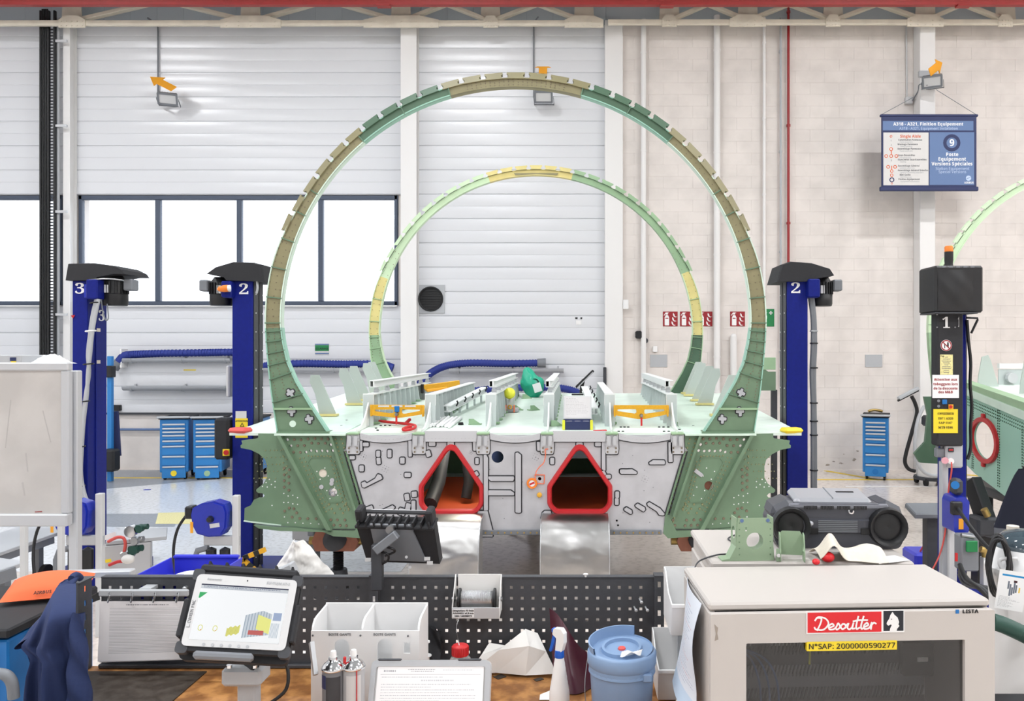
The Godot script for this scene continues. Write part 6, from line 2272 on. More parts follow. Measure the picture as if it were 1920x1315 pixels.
func second_section() -> void:
	# another section of the same kind, standing beside the blockwork
	var t := thing("wing_section", "pale green second aircraft section with a red rimmed oval port behind lift one", "aircraft section", V(6.608, 0.03, 0.0))
	org[t] = V()
	var z := -END_D
	var rf := mk("frame", G().at(V(0, 0, z + 0.001)).prism(poly([F(958, 146), F(976, 146), F(976, 163), F(958, 163)]), 0.0, 0.008), M.primer_pale_glare, t)
	frame_segment(-92.0, 0.0, z, M.primer_pale_glare, M.primer_pale_glare, rf)
	frame_segment(0.0, 92.0, z, M.primer_leaf, M.primer_pale_glare, rf)
	frame_segment(-150.0, -92.0, z, M.primer_leaf, M.primer_leaf, rf)
	frame_segment(92.0, 150.0, z, M.primer_leaf, M.primer_leaf, rf)
	frame_ribs([80.0, 88.0, 97.0, 106.0, 116.0], z, M.primer_leaf, rf)
	frame_clips(z, func(_a: float) -> Material: return M.primer_pale_glare, rf, 0.0)
	# slanting side face in its own plane: u runs towards the bench, v up
	var a := P(1800, 722, 9.5) - V(6.608, 0.03, 0)
	var u := V(-0.37, 0, 1.9).normalized()
	var nrm := V(-u.z, 0, u.x)
	if nrm.x > 0:
		nrm = -nrm
	var b := Basis(u, Vector3.UP, nrm)
	var hc := V2(0.97, -0.545)
	var port := PackedVector2Array()
	for k in 28:
		port.append(hc + V2(cos(TAU * k / 28), sin(TAU * k / 28)) * V2(0.4, 0.195))
	var ring := PackedVector2Array()
	for k in 28:
		ring.append(hc + V2(cos(TAU * k / 28), sin(TAU * k / 28)) * V2(0.47, 0.24))
	var sf := mk("side_face", G().at(a, b).prism(poly([V2(0, 0), V2(3.0, -0.2), V2(3.0, -1.1), V2(2.0, -1.05), V2(0.6, -0.95), V2(0, -0.86)]), -0.02, 0.0, [port]), M.aqua, t)
	mk("port_rim", G().at(a, b).prism(ring, 0.0, 0.03, [port]), M.red_rim, t)
	for e in [PI / 2, -PI / 2]:
		mk("port_lug", G().at(a, b).box(V(hc.x + cos(e) * 0.3, hc.y + sin(e) * 0.255, 0.02), V(0.07, 0.05, 0.03), 0.006), M.red_rim, t)
	mk("edge_angle", G().at(a, b).prism(poly([V2(0, 0.0), V2(3.0, -0.2), V2(3.0, -0.28), V2(0, -0.075)]), 0.0, 0.035), M.primer_mint, t)
	mk("edge_cap", G().at(a, b).prism(poly([V2(-0.05, 0.06), V2(3.0, -0.12), V2(3.0, -0.2), V2(-0.05, 0.0)]), -0.1, 0.02), M.primer_leaf, t)
	var rv := G().at(a, b)
	for k in 50:
		for r in 3:
			rv.cyl(V(0.06 + k * 0.055, -0.13 - r * 0.032 - k * 0.0037, 0), V(0.06 + k * 0.055, -0.13 - r * 0.032 - k * 0.0037, 0.006), 0.008, -1, 6)
			if k < 30:
				rv.cyl(V(1.4 + (r % 2) * 0.05, -0.2 - k * 0.026, 0), V(1.4 + (r % 2) * 0.05, -0.2 - k * 0.026, 0.006), 0.008, -1, 6)
				rv.cyl(V(0.5 + (r % 2) * 0.05, -0.2 - k * 0.024, 0), V(0.5 + (r % 2) * 0.05, -0.2 - k * 0.024, 0.006), 0.008, -1, 6)
				rv.cyl(V(2.1 + (r % 2) * 0.05, -0.3 - k * 0.026, 0), V(2.1 + (r % 2) * 0.05, -0.3 - k * 0.026, 0.006), 0.008, -1, 6)
	mk("rivets", rv, M.primer_dark, sf).set_meta("kind", "stuff")
	# deck, fins and rails
	var dk := G()
	dk.quad(a + u * -0.1, a + u * 3.0 + V(0, -0.16, 0), a + u * 3.0 + V(3.2, -0.16, 0.0), a + u * -0.1 + V(3.2, 0, 0), Vector3.UP)
	mk("deck", dk, M.deck_mint, t)
	for e in [[0.25, 0.25], [1.15, 0.42], [1.5, 0.5]]:
		var p: Vector3 = a + u * e[0] + V(e[1], -0.04 * e[0], 0)
		mk("fin", G().at(p).prism(poly([V2(0.12, 0), V2(-0.12, 0), V2(-0.11, 0.12), V2(-0.07, 0.34), V2(0.0, 0.36), V2(0.03, 0.3)]), -0.006, 0.006), M.fin_grey, t)
	var ra := a + V(0.5, 0.22, -0.1)
	mk("seat_track", G().bar(ra, ra + V(1.6, 0.0, 0.1), 0.06, 0.06), M.rail_white, t)
	mk("floor_beam", G().bar(ra + V(0, -0.14, 0), ra + V(1.6, -0.14, 0.1), 0.02, 0.2), M.beam_grey, t)
	mk("hub", G().cyl(ra + V(0.12, -0.14, 0.03), ra + V(0.12, -0.14, 0.1), 0.06, -1, 16), M.alu_matt, t)
	# bracket plate at the frame side
	mk("side_bracket", G().at(P(1740, 820, 9.0) - V(6.608, 0.03, 0)).prism(poly([V2(-0.05, 0.45), V2(0.2, 0.45), V2(0.2, -0.3), V2(-0.1, -0.28), V2(-0.16, -0.18), V2(-0.04, -0.05), V2(-0.01, 0.25)]), -0.02, 0.02), M.primer_dark, t)
	mk("lower_body", G().box(V(-0.4, 1.0, -9.0), V(2.8, 0.8, 0.1)), M.primer_teal, t)
	# trestle under it
	var tr := thing("trestle", "low dark grey trestle carrying the second green section", "trestle", V(5.2, 0, -8.2))
	mk("top_slab", G().box(V(5.45, 0.465, -8.3), V(1.9, 0.1, 2.6), 0.02), M.dark_grey, tr)
	for e in [[4.7, -9.3], [4.7, -7.2], [6.2, -9.3], [6.2, -7.2]]:
		mk("leg", G().box(V(e[0], 0.21, e[1]), V(0.1, 0.42, 0.1), 0.008), M.dark_grey, tr)
	# green fitting seen between lift two and the big frame
	var q := thing("spare_fitting", "green machined fitting on a dark post near the numeral two lift", "aircraft part", P(1444, 735, 8.6))
	mk("plate", G().at(P(1444, 715, 8.6)).prism(poly([V2(-0.1, -0.1), V2(0.06, -0.1), V2(0.06, 0.1), V2(-0.02, 0.1), V2(-0.1, 0.16)]), -0.02, 0.0), M.primer_green, q)
	mk("rivet_strip", G().box(P(1440, 682, 8.6), V(0.16, 0.13, 0.02), 0.003), M.primer_leaf, q)
	mk("post", G().box(V(P(1452, 0, 8.7).x, 0.8, -8.72), V(0.06, 1.6, 0.06), 0.004), M.dark_grey, q)


func hose_reel(cx: float, cy: float, d: float, s: float, label: String) -> void:
	var c := P(cx, cy, d)
	var t := thing("hose_reel", label, "hose reel", c - V(0, 0.2, 0))
	var k := d / FOCAL
	var q := []
	for e in [[-33, -6], [-30, -20], [-15, -28], [10, -33], [30, -27], [35, -12], [33, 18], [24, 32], [0, 34], [-22, 28], [-30, 12]]:
		q.append(V2(e[0] * s, -e[1]) * k)
	var body := rounded(q, 0.02, 3)
	var ins := Geometry2D.offset_polygon(body, -0.012)
	var g := G().at(c)
	g.prism(body, -0.06, 0.04)
	g.prism(ins[0], -0.075, 0.055)
	mk("casing", g, M.reel_blue, t)
	mk("hub", G().cyl(c + V(0.02 * s, 0.0, 0.055), c + V(0.02 * s, 0.0, 0.085), 0.025, 0.018, 14), M.black, t)
	mk("name_strip", G().at(c + V(0.05 * s, -0.045, 0.057), Basis(Vector3.BACK, 0.15)).box(V(), V(0.07, 0.03, 0.003)), M.pale_grey, t)
	mk("outlet", G().box(c + V(-0.15 * s, 0.04, -0.01), V(0.06, 0.09, 0.09), 0.01), M.black, t)
	mk("warning_label", G().box(c + V(-0.115 * s, -0.06, 0.057), V(0.02, 0.08, 0.003)), M.arrow_orange, t)
	# post with regulator
	var px := c.x + s * 0.175
	mk("post", G().box(V(px, (c.y + 0.16) / 2, -d - 0.02), V(0.045, c.y + 0.16, 0.05), 0.004), M.pale_grey, t)
	mk("bracket", G().box(c + V(s * 0.07, -0.17, -0.02), V(0.26, 0.07, 0.03), 0.004), M.alu_matt, t)
	mk("regulator_bowl", G().at(c + V(-s * 0.0, -0.36, 0.0)).lathe([V2(0.0, -0.06), V2(0.03, -0.05), V2(0.036, 0.0), V2(0.036, 0.13), V2(0.0, 0.15)], 14), M.black, t)
	mk("regulator_bowl", G().at(c + V(s * 0.1, -0.36, 0.0)).lathe([V2(0.0, -0.06), V2(0.03, -0.05), V2(0.036, 0.0), V2(0.036, 0.13), V2(0.0, 0.15)], 14), M.black, t)
	mk("pipe_fitting", G().tube([c + V(-s * 0.02, -0.22, 0), c + V(-s * 0.1, -0.24, 0), c + V(-s * 0.12, -0.3, 0), c + V(-s * 0.12, -0.5, 0)], 0.022, 8), M.mid_grey, t)
	mk("air_hose", G().tube(curve([c + V(-0.17 * s, 0.03, 0.0), c + V(-0.23 * s, -0.08, 0.03), c + V(-0.25 * s, -0.25, 0.05), c + V(-0.2 * s, -0.5, 0.1), c + V(-0.2 * s, -0.7, 0.1)]), 0.01, 8), M.black, t)


func near_the_columns() -> void:
	# ---- whiteboard on a wheeled frame
	var d := 4.0
	var xa := P(-90, 0, d).x
	var xb := P(134, 0, d).x
	var yt := P(0, 680, d).y
	var yb := P(0, 985, d).y
	var t := thing("whiteboard", "grey smudged whiteboard in an aluminium frame on legs", "whiteboard", V((xa + xb) / 2, 0, -d))
	var c := V((xa + xb) / 2, (yt + yb) / 2, -d)
	mk("board", G().box(c + V(0, 0, 0.004), V(xb - xa - 0.05, yt - yb - 0.05, 0.02)), M.whiteboard, t)
	for e in [[V(c.x, yt - 0.02, -d + 0.008), V(xb - xa, 0.04, 0.04)], [V(c.x, yb + 0.03, -d + 0.012), V(xb - xa, 0.06, 0.05)], [V(xb - 0.02, c.y + 0.01, -d + 0.005), V(0.04, yt - yb - 0.1, 0.04)], [V(xa + 0.02, c.y + 0.01, -d + 0.005), V(0.04, yt - yb - 0.1, 0.04)]]:
		mk("frame", G().box(e[0], e[1], 0.006), M.alu_matt, t)
	for x in [xb - 0.005, xa + 0.02]:
		mk("leg", G().box(V(x, yt / 2 - 0.02, -d - 0.04), V(0.045, yt - 0.04, 0.045), 0.005), M.alu_matt, t)
	mk("foot_bar", G().bar(P(100, 1078, 3.7), P(250, 1074, 3.7), 0.05, 0.03, Vector3.UP, 0.005), M.alu_matt, t)
	mk("foot_bar", G().bar(P(128, 1085, 4.0), P(100, 1078, 3.7), 0.05, 0.03, Vector3.UP, 0.005), M.alu_matt, t)
	mk("pen_mark", G().at(P(72, 960, d - 0.016), Basis(Vector3.BACK, 0.05)).box(V(), V(0.035, 0.004, 0.001)), M.sign_red, t)
	for e in [[48, 850, 52, 885, 0.006], [42, 905, 46, 930, 0.007], [80, 770, 95, 830, 0.004], [20, 750, 10, 840, 0.004]]:
		mk("smudge", G().bar(P(e[0], e[1], d - 0.0145), P(e[2], e[3], d - 0.0145), e[4], 0.001, Vector3.BACK), M.smudge, t)
	# cupboard behind it with boxes on top
	d = 4.7
	t = thing("storage_rack", "pale storage rack standing behind the whiteboard", "rack", V(-3.55, 0, -d - 0.2))
	var ch := P(0, 684, d).y
	mk("top_board", G().box(V(-3.55, ch - 0.02, -d - 0.2), V(0.72, 0.04, 0.4), 0.004), M.pale_grey, t)
	mk("back_board", G().box(V(-3.55, ch - 0.36, -d - 0.39), V(0.72, 0.64, 0.02)), M.pale_grey, t)
	for sx in [-0.34, 0.34]:
		mk("leg", G().box(V(-3.55 + sx, ch / 2 - 0.02, -d - 0.02), V(0.03, ch - 0.04, 0.03)), M.pale_grey, t)
		mk("leg", G().box(V(-3.55 + sx, ch / 2 - 0.02, -d - 0.36), V(0.03, ch - 0.04, 0.03)), M.pale_grey, t)
	t = thing("carton", "low grey carton with a blue and yellow label on the rack", "carton", V(P(18, 0, d).x, ch, -d - 0.1))
	mk("box", G().box(V(P(5, 0, d).x, ch + 0.028, -d - 0.12), V(0.22, 0.055, 0.25), 0.004), M.light_grey, t)
	mk("label", G().box(V(P(26, 0, d).x, ch + 0.032, -d + 0.007), V(0.035, 0.02, 0.002)), M.navy, t)
	mk("label", G().box(V(P(27, 0, d).x, ch + 0.013, -d + 0.007), V(0.03, 0.014, 0.002)), M.yellow, t)
	var nf := FastNoiseLite.new()
	nf.seed = 9
	nf.frequency = 5.0
	single("plastic_wrap", G().sheet(func(a: float, b: float) -> Vector3:
		var x := lerpf(P(104, 0, d + 0.3).x, P(136, 0, d + 0.3).x, a)
		var h := 0.055 * sin(PI * clampf(a, 0.02, 0.98)) * sin(PI * clampf(b, 0.05, 0.95))
		return V(x, ch + 0.002 + h * (1.0 + 0.5 * nf.get_noise_2d(a * 2.0, b * 2.0)), -d - 0.35 + b * 0.34), 20, 14), M.white, "crumpled white plastic wrap on top of the rack", "wrap", V(P(107, 0, d).x, ch, -d - 0.2))
	# ---- hose reels by lifts
	hose_reel(138, 969, 5.7, 1.0, "blue hose reel on a pale post beside lift three")
	hose_reel(396, 971, 5.9, 1.0, "blue hose reel with a black hose, between the two lift posts")
	# ---- valve manifold on the floor
	d = 6.3
	t = thing("valve_manifold", "grey steel valve manifold box with red hoses beside lift three", "manifold", V(P(225, 0, d).x, 0.0, -d))
	var m0 := P(186, 1000, d)
	mk("box", G().at(V(P(222, 0, d).x, 0.33, -d - 0.15), Basis(Vector3.UP, 0.45)).box(V(0, 0, 0), V(0.32, 0.36, 0.3), 0.006), M.alu_matt, t)
	mk("stand", G().box(V(P(222, 0, d).x, 0.075, -d - 0.15), V(0.3, 0.15, 0.3), 0.006), M.dark_grey, t)
	mk("top_plate", G().at(V(P(232, 0, d).x, 0.53, -d - 0.2), Basis(Vector3.UP, 0.45)).box(V(), V(0.42, 0.03, 0.36), 0.004), M.light_grey, t)
	mk("label", G().at(P(205, 1006, d - 0.12), Basis(Vector3.BACK, 0.35)).box(V(), V(0.11, 0.035, 0.004)), M.white, t)
	mk("label", G().at(P(203, 1052, d - 0.12), Basis(Vector3.BACK, 0.2)).box(V(), V(0.045, 0.025, 0.004)), M.yellow, t)
	mk("hose", G().tube(curve([P(203, 1016, d - 0.15), P(220, 1008, d - 0.17), P(232, 1010, d - 0.17), P(235, 1022, d - 0.16), P(233, 1035, d - 0.15)]), 0.012, 8), M.tip_red, t)
	mk("hose", G().tube(curve([P(205, 1060, d - 0.15), P(220, 1054, d - 0.17), P(235, 1052, d - 0.17), P(248, 1045, d - 0.16)]), 0.012, 8), M.red, t)
	for e in [[250, 995, 0.045, "chrome"], [257, 1013, 0.03, "alu"], [255, 1030, 0.035, "hose_green"], [240, 1040, 0.03, "alu"], [265, 990, 0.03, "hose_green"]]:
		var p := P(e[0], e[1], d - 0.12)
		mk("valve", G().cyl(p + V(-0.05, 0, 0), p + V(0.05, 0.01, 0), e[2] * 0.7, -1, 12).cyl(p, p + V(0, 0, 0.05), e[2], -1, 14), M[e[3]], t)
	mk("filter_bowl", G().ball(P(240, 1049, d - 0.2), V(0.05, 0.035, 0.035), 14, 8), M.cloth_white, t)
	single("floor_tray", G().at(V(P(212, 0, 7.6).x, 0.1, -7.6), Basis(Vector3.UP, 0.3)).box(V(0.0, 0, 0), V(0.5, 0.2, 0.5), 0.01), M.mid_grey, "grey steel step plate on the floor behind lift three", "step", V(P(212, 0, 7.6).x, 0, -7.6))
	# ---- ramps and rails low down on the whiteboard's side
	for e in [[-60, 1040, 6.4, 84, 992, 7.2, 0.5, "wide grey steel ramp plate behind the whiteboard leg"], [-80, 1085, 5.3, 16, 1052, 5.6, 0.36, "narrow grey steel ramp plate in front of the wide ramp"]]:
		var p0 := P(e[0], e[1], e[2])
		var p1 := P(e[3], e[4], e[5])
		t = thing("ramp", e[7], "ramp", V((p0.x + p1.x) / 2, 0, (p0.z + p1.z) / 2))
		mk("plate", G().bar(p0, p1, e[6], 0.03, Vector3.UP, 0.004), M.light_grey, t)
		mk("edge", G().bar(p0 + V(e[6] * 0.4, -0.04, e[6] * 0.4), p1 + V(e[6] * 0.4, -0.04, e[6] * 0.4), 0.03, 0.08), M.mid_grey, t)
		for q in [0.1, 0.9]:
			var b := p0.lerp(p1, q)
			mk("leg", G().box(V(b.x, b.y / 2, b.z), V(0.06, b.y, 0.06)), M.mid_grey, t)
	t = thing("safety_bar", "yellow and black striped bar lying low by the whiteboard", "safety bar", V(-2.9, 0, -4.5))
	for k in 7:
		mk("stripe", G().bar(V(-3.25 + k * 0.1, 0.56 + k * 0.02, -4.45 + k * 0.02), V(-3.15 + k * 0.1, 0.58 + k * 0.02, -4.43 + k * 0.02), 0.05, 0.04), M.yellow if k % 2 else M.black, t)
	mk("leg", G().box(V(-2.9, 0.3, -4.4), V(0.06, 0.6, 0.06)), M.dark_grey, t)
	# safety bar at lift two
	t = thing("safety_bar", "bent yellow and black striped bar at the foot of lift two", "safety bar", P(478, 1075, 6.0))
	var sp := [P(497, 1031, 6.0), P(458, 1046, 6.0), P(457, 1052, 6.0), P(488, 1080, 6.0), P(505, 1095, 6.0)]
	for k in 4:
		for j in 4:
			var a: Vector3 = sp[k].lerp(sp[k + 1], j / 4.0)
			var b: Vector3 = sp[k].lerp(sp[k + 1], (j + 1) / 4.0)
			mk("stripe", G().bar(a, b, 0.035, 0.035), M.tool_yellow if j % 2 == 0 else M.black, t)
	mk("leg", G().bar(sp[4], V(sp[4].x, 0.0, sp[4].z), 0.04, 0.04), M.black, t)
	# ---- floor litter
	single("blue_scrap", G().box(V(P(276, 918, 11.8).x, 0.006, -11.8), V(0.09, 0.008, 0.05), 0.002), M.reel_blue, "small blue scrap on the painted floor", "scrap", V(P(276, 918, 11.8).x, 0, -11.8))
	# ---- right side, beside lift one
	d = 6.15
	t = thing("hose_reel", "blue hose reel with black outlet on lift one", "hose reel", P(1791, 995, d))
	mk("casing", G().at(P(1791, 962, d)).prism(rounded([V2(-0.055, -0.13), V2(0.055, -0.13), V2(0.06, 0.1), V2(0.03, 0.14), V2(-0.04, 0.13), V2(-0.055, 0.09)], 0.02), -0.1, 0.1), M.reel_blue, t)
	mk("outlet", G().box(P(1793, 953, d - 0.1), V(0.08, 0.1, 0.05), 0.01), M.black, t)
	mk("warning_label", G().box(P(1802, 983, d - 0.102), V(0.035, 0.08, 0.003)), M.arrow_orange, t)
	mk("air_hose", G().tube(curve([P(1797, 955, d - 0.14), P(1810, 975, d - 0.3), P(1835, 1008, d - 0.5), P(1860, 1035, d - 0.7), P(1880, 1055, d - 0.9)]), 0.014, 8), M.black, t)
	t = thing("quick_coupling", "grubby blue and brass air coupling above the reel on lift one", "air coupling", P(1793, 920, d))
	mk("body", G().box(P(1793, 912, d - 0.02), V(0.07, 0.12, 0.1), 0.02), M.dark_grey, t)
	mk("collar", G().cyl(P(1791, 910, d - 0.07), P(1791, 910, d - 0.12), 0.03, -1, 14), M.bench_blue, t)
	d = 5.95
	t = thing("valve_manifold", "dirty valve manifold with a green tag at the foot of lift one", "manifold", V(P(1820, 0, d).x, 0, -d + 0.1))
	mk("block", G().box(P(1812, 1035, d), V(0.13, 0.26, 0.12), 0.01), M.mid_grey, t)
	mk("tag", G().box(P(1822, 1025, d - 0.08), V(0.08, 0.08, 0.02), 0.004), M.sign_green, t)
	mk("elbow", G().tube(curve([P(1838, 1030, d), P(1846, 1035, d), P(1847, 1050, d)]), 0.025, 8), M.brass, t)
	mk("perforated_post", G().box(V(P(1848, 0, d).x, 0.25, -d), V(0.06, 0.5, 0.06), 0.004), M.pale_grey, t)
	mk("coupling", G().cyl(P(1802, 1004, d - 0.05), P(1826, 1008, d - 0.05), 0.016, -1, 10), M.steel, t)
	mk("base", G().box(V(P(1820, 0, d).x, 0.14, -d), V(0.34, 0.28, 0.2), 0.01), M.lift_blue, t)
	mk("red_lever", G().box(P(1793, 1045, d - 0.07), V(0.015, 0.06, 0.015)), M.red, t)
	for k in 4:
		mk("loose_hose", G().tube(curve([P(1800, 1060 + k * 6, d - 0.15), P(1812, 1085 + k * 4, d - 0.3), P(1838 + k * 6, 1105, d - 0.35), P(1860 + k * 6, 1130, d - 0.4)]), 0.018, 8), M.dark_grey if k % 2 else M.black, t)
	t = thing("step_plate", "grey anti-slip pedal plate beside lift one", "step", V(P(1738, 0, 7.0).x, 0, -7.0))
	mk("plate", G().at(P(1738, 958, 7.0), Basis(Vector3.RIGHT, 0.25)).box(V(), V(0.3, 0.05, 0.22), 0.01), M.mid_grey, t)
	mk("stem", G().box(V(P(1745, 0, 7.05).x, 0.3, -7.05), V(0.1, 0.6, 0.1)), M.dark_grey, t)
	t = thing("support_stand", "black slanting support stand between lift one and the green section", "stand", V(P(1845, 0, 7.2).x, 0, -7.2))
	mk("brace", G().bar(P(1822, 900, 7.2), P(1852, 985, 7.0), 0.1, 0.16, Vector3.UP, 0.01), M.black, t)
	mk("head", G().box(P(1845, 985, 7.0), V(0.2, 0.16, 0.2), 0.02), M.dark_grey, t)
	mk("arm", G().bar(P(1850, 990, 7.0), P(1915, 1000, 6.8), 0.12, 0.14, Vector3.UP, 0.01), M.mid_grey, t)
	mk("leg", G().box(V(P(1845, 0, 7.0).x, 0.22, -7.05), V(0.12, 0.44, 0.12)), M.black, t)
	mk("lamp", G().cyl(P(1845, 955, 6.9), P(1852, 968, 6.9), 0.03, -1, 10), M.brass, t)
	t = thing("blue_tray", "blue bin of tangled red leads on the floor behind the cabinets", "bin", V(P(1738, 0, 7.4).x, 0, -7.4))
	mk("bin", G().box(V(P(1738, 0, 7.4).x, 0.1, -7.4), V(0.34, 0.2, 0.3), 0.02), M.bin_blue, t)
	mk("lead", G().tube(curve([P(1722, 1042, 7.35), P(1732, 1025, 7.3), P(1740, 1038, 7.3), P(1748, 1030, 7.3), P(1752, 1040, 7.35)]), 0.008, 6), M.tip_red, t)
	# dark work jacket on a stand by the bench end
	d = 4.2
	t = thing("hanging_jacket", "dark navy jacket hanging on a stand past lift one", "jacket", V(P(1925, 0, d).x, 0, -d))
	mk("cloth", G().sheet(func(a: float, b: float) -> Vector3:
		var w := lerpf(0.035, 0.16, pow(1.0 - b, 0.8))
		var th := a * TAU
		return V(P(1922, 0, d).x + cos(th) * w * (1.0 + 0.12 * sin(th * 5.0)), lerpf(P(0, 988, d).y, P(0, 880, d).y, b), -d + sin(th) * w * 0.5), 28, 10), M.navy_cloth, t)
	mk("stand", G().cyl(V(P(1925, 0, d).x, 0, -d), V(P(1925, 0, d).x, P(0, 875, d).y, -d), 0.02, -1, 10), M.black, t)
	mk("foot", G().cyl(V(P(1925, 0, d).x, 0, -d), V(P(1925, 0, d).x, 0.03, -d), 0.2, -1, 18), M.black, t)


const BENCH_D := 2.86
const BENCH_Y := 0.893


func perforated(x0: float, x1: float, y0: float, y1: float, d: float, ox: float, oy: float, t: Node3D) -> void:
	# panel of a 38 mm grid with 10 mm square holes
	var g := G()
	var z := -d
	var pt := 0.038
	var h := 0.0052
	var th := 0.003
	var xs := []
	var x := ox
	while x < x1 - 0.02:
		if x > x0 + 0.02:
			xs.append(x)
		x += pt
	var ys := []
	var y := oy
	while y > y0 + 0.015:
		ys.append(y)
		y -= pt
	var q := func(a: float, b: float, c: float, e: float) -> void:
		for s in [0.0, -th]:
			g.quad(V(a, c, z + s), V(b, c, z + s), V(b, e, z + s), V(a, e, z + s), Vector3.BACK if s == 0.0 else Vector3.FORWARD)
	# rows of holes: strips between rows, then the pieces between holes
	var last := y1
	for yy in ys:
		q.call(x0, x1, yy + h, last)
		var lx := x0
		for xx in xs:
			q.call(lx, xx - h, yy - h, yy + h)
			lx = xx + h
			for s in [-1.0, 1.0]:
				g.quad(V(xx + s * h, yy - h, z), V(xx + s * h, yy + h, z), V(xx + s * h, yy + h, z - th), V(xx + s * h, yy - h, z - th), V(-s, 0, 0))
				g.quad(V(xx - h, yy + s * h, z), V(xx + h, yy + s * h, z), V(xx + h, yy + s * h, z - th), V(xx - h, yy + s * h, z - th), V(0, -s, 0))
		q.call(lx, x1, yy - h, yy + h)
		last = yy - h
	q.call(x0, x1, y0, last)
	mk("perforated_panel", g, M.board_grey, t)


func bench() -> void:
	var d := BENCH_D
	var X := func(px: float) -> float: return P(px, 0, d).x
	var yt := P(0, 1082, d).y
	var t := thing("workbench", "long workbench with a dark grey perforated back panel and worn wooden top", "workbench", V(X.call(700), 0, -d + 0.4))
	perforated(X.call(190), X.call(694), BENCH_Y + 0.002, yt, d, X.call(206), P(0, 1102, d).y, t)
	perforated(X.call(712), X.call(1226), BENCH_Y + 0.002, yt, d, X.call(716), P(0, 1102, d).y, t)
	for e in [[190, 694], [712, 1226]]:
		var a: float = X.call(e[0])
		var b: float = X.call(e[1])
		mk("panel_fold", G().box(V((a + b) / 2, yt - 0.0015, -d - 0.012), V(b - a, 0.004, 0.03)).box(V((a + b) / 2, yt - 0.012, -d - 0.026), V(b - a, 0.024, 0.003)), M.board_grey, t)
		mk("panel_fold", G().box(V((a + b) / 2, BENCH_Y + 0.008, -d + 0.012), V(b - a, 0.014, 0.02), 0.003), M.board_grey, t)
	# slotted posts
	for e in [[172, 36, 0.6], [703, 17, 0.0], [1235, 18, 0.0]]:
		var w: float = e[1] * d / FOCAL
		var x: float = X.call(e[0])
		var po := G()
		var top := yt + (0.008 if e[2] == 0.0 else 0.0)
		var rows := []
		var y := top - 0.03
		while y > BENCH_Y + 0.02:
			rows.append(rect2(V2(0.0, y), V2(0.011, 0.02)))
			y -= 0.05
		po.at(V(x, 0, -d + 0.02), Basis(Vector3.UP, e[2]))
		if e[2] == 0.0:
			po.prism(rect2(V2(0, (top + BENCH_Y) / 2), V2(w, top - BENCH_Y)), -0.003, 0.0, rows)
			for s in [-1, 1]:
				po.box(V(s * (w / 2 - 0.0015), (top + BENCH_Y) / 2, -0.022), V(0.003, top - BENCH_Y, 0.04))
			po.box(V(0, top, -0.02), V(w, 0.004, 0.045))
		else:
			# end post shows its front and inner face
			po.at(V(X.call(165), 0, -d + 0.08))
			po.prism(rect2(V2(0, (yt + BENCH_Y) / 2), V2(0.03, yt - BENCH_Y)), -0.003, 0.0, rows)
			po.at(V(X.call(165) + 0.0135, 0, -d + 0.04), Basis(Vector3.UP, PI / 2))
			po.prism(rect2(V2(0, (yt + BENCH_Y) / 2), V2(0.075, yt - BENCH_Y)), -0.0015, 0.0015, rows)
			po.at(V(0, 0, 0)).box(V(X.call(167), yt, -d + 0.04), V(0.036, 0.004, 0.085))
		mk("slotted_post", po, M.board_grey, t)
	# worktop and the frame under it
	var xa: float = X.call(152)
	var xb: float = X.call(1250)
	mk("worktop", G().box(V((xa + xb) / 2, BENCH_Y - 0.02, -d + 0.44), V(xb - xa, 0.04, 0.9), 0.004), M.bench_top, t)
	mk("dark_mat", G().box(V((X.call(156) + X.call(400)) / 2, BENCH_Y + 0.002, -d + 0.4), V(X.call(400) - X.call(156), 0.004, 0.7)), M.bench_dark, t)
	for e in [[170, 0.05], [1230, 0.05], [170, 0.82], [1230, 0.82]]:
		mk("leg", G().box(V(X.call(e[0]), (BENCH_Y - 0.04) / 2, -d + e[1]), V(0.05, BENCH_Y - 0.04, 0.05), 0.004), M.board_grey, t)
	mk("shelf", G().box(V((xa + xb) / 2, 0.3, -d + 0.44), V(xb - xa - 0.1, 0.03, 0.7)), M.board_grey, t)
	# scraps of dark tape stuck on the wood
	for e in [[945, 1252, 0.05, 0.03], [975, 1252, 0.03, 0.02], [937, 1270, 0.035, 0.03], [1032, 1258, 0.025, 0.025], [985, 1249, 0.015, 0.012], [1010, 1275, 0.03, 0.02]]:
		var dd: float = FOCAL * (2.0 - BENCH_Y) / (e[1] - VY)
		mk("tape_scrap", G().at(V(P(e[0], 0, dd).x, BENCH_Y + 0.001, -dd), Basis(Vector3.UP, e[2] * 20.0)).box(V(), V(e[2], 0.002, e[3])), M.bench_dark, t)


func on_bench(px: float, d: float) -> Vector3:
	return V(P(px, 0, d).x, BENCH_Y + 0.0005, -d)


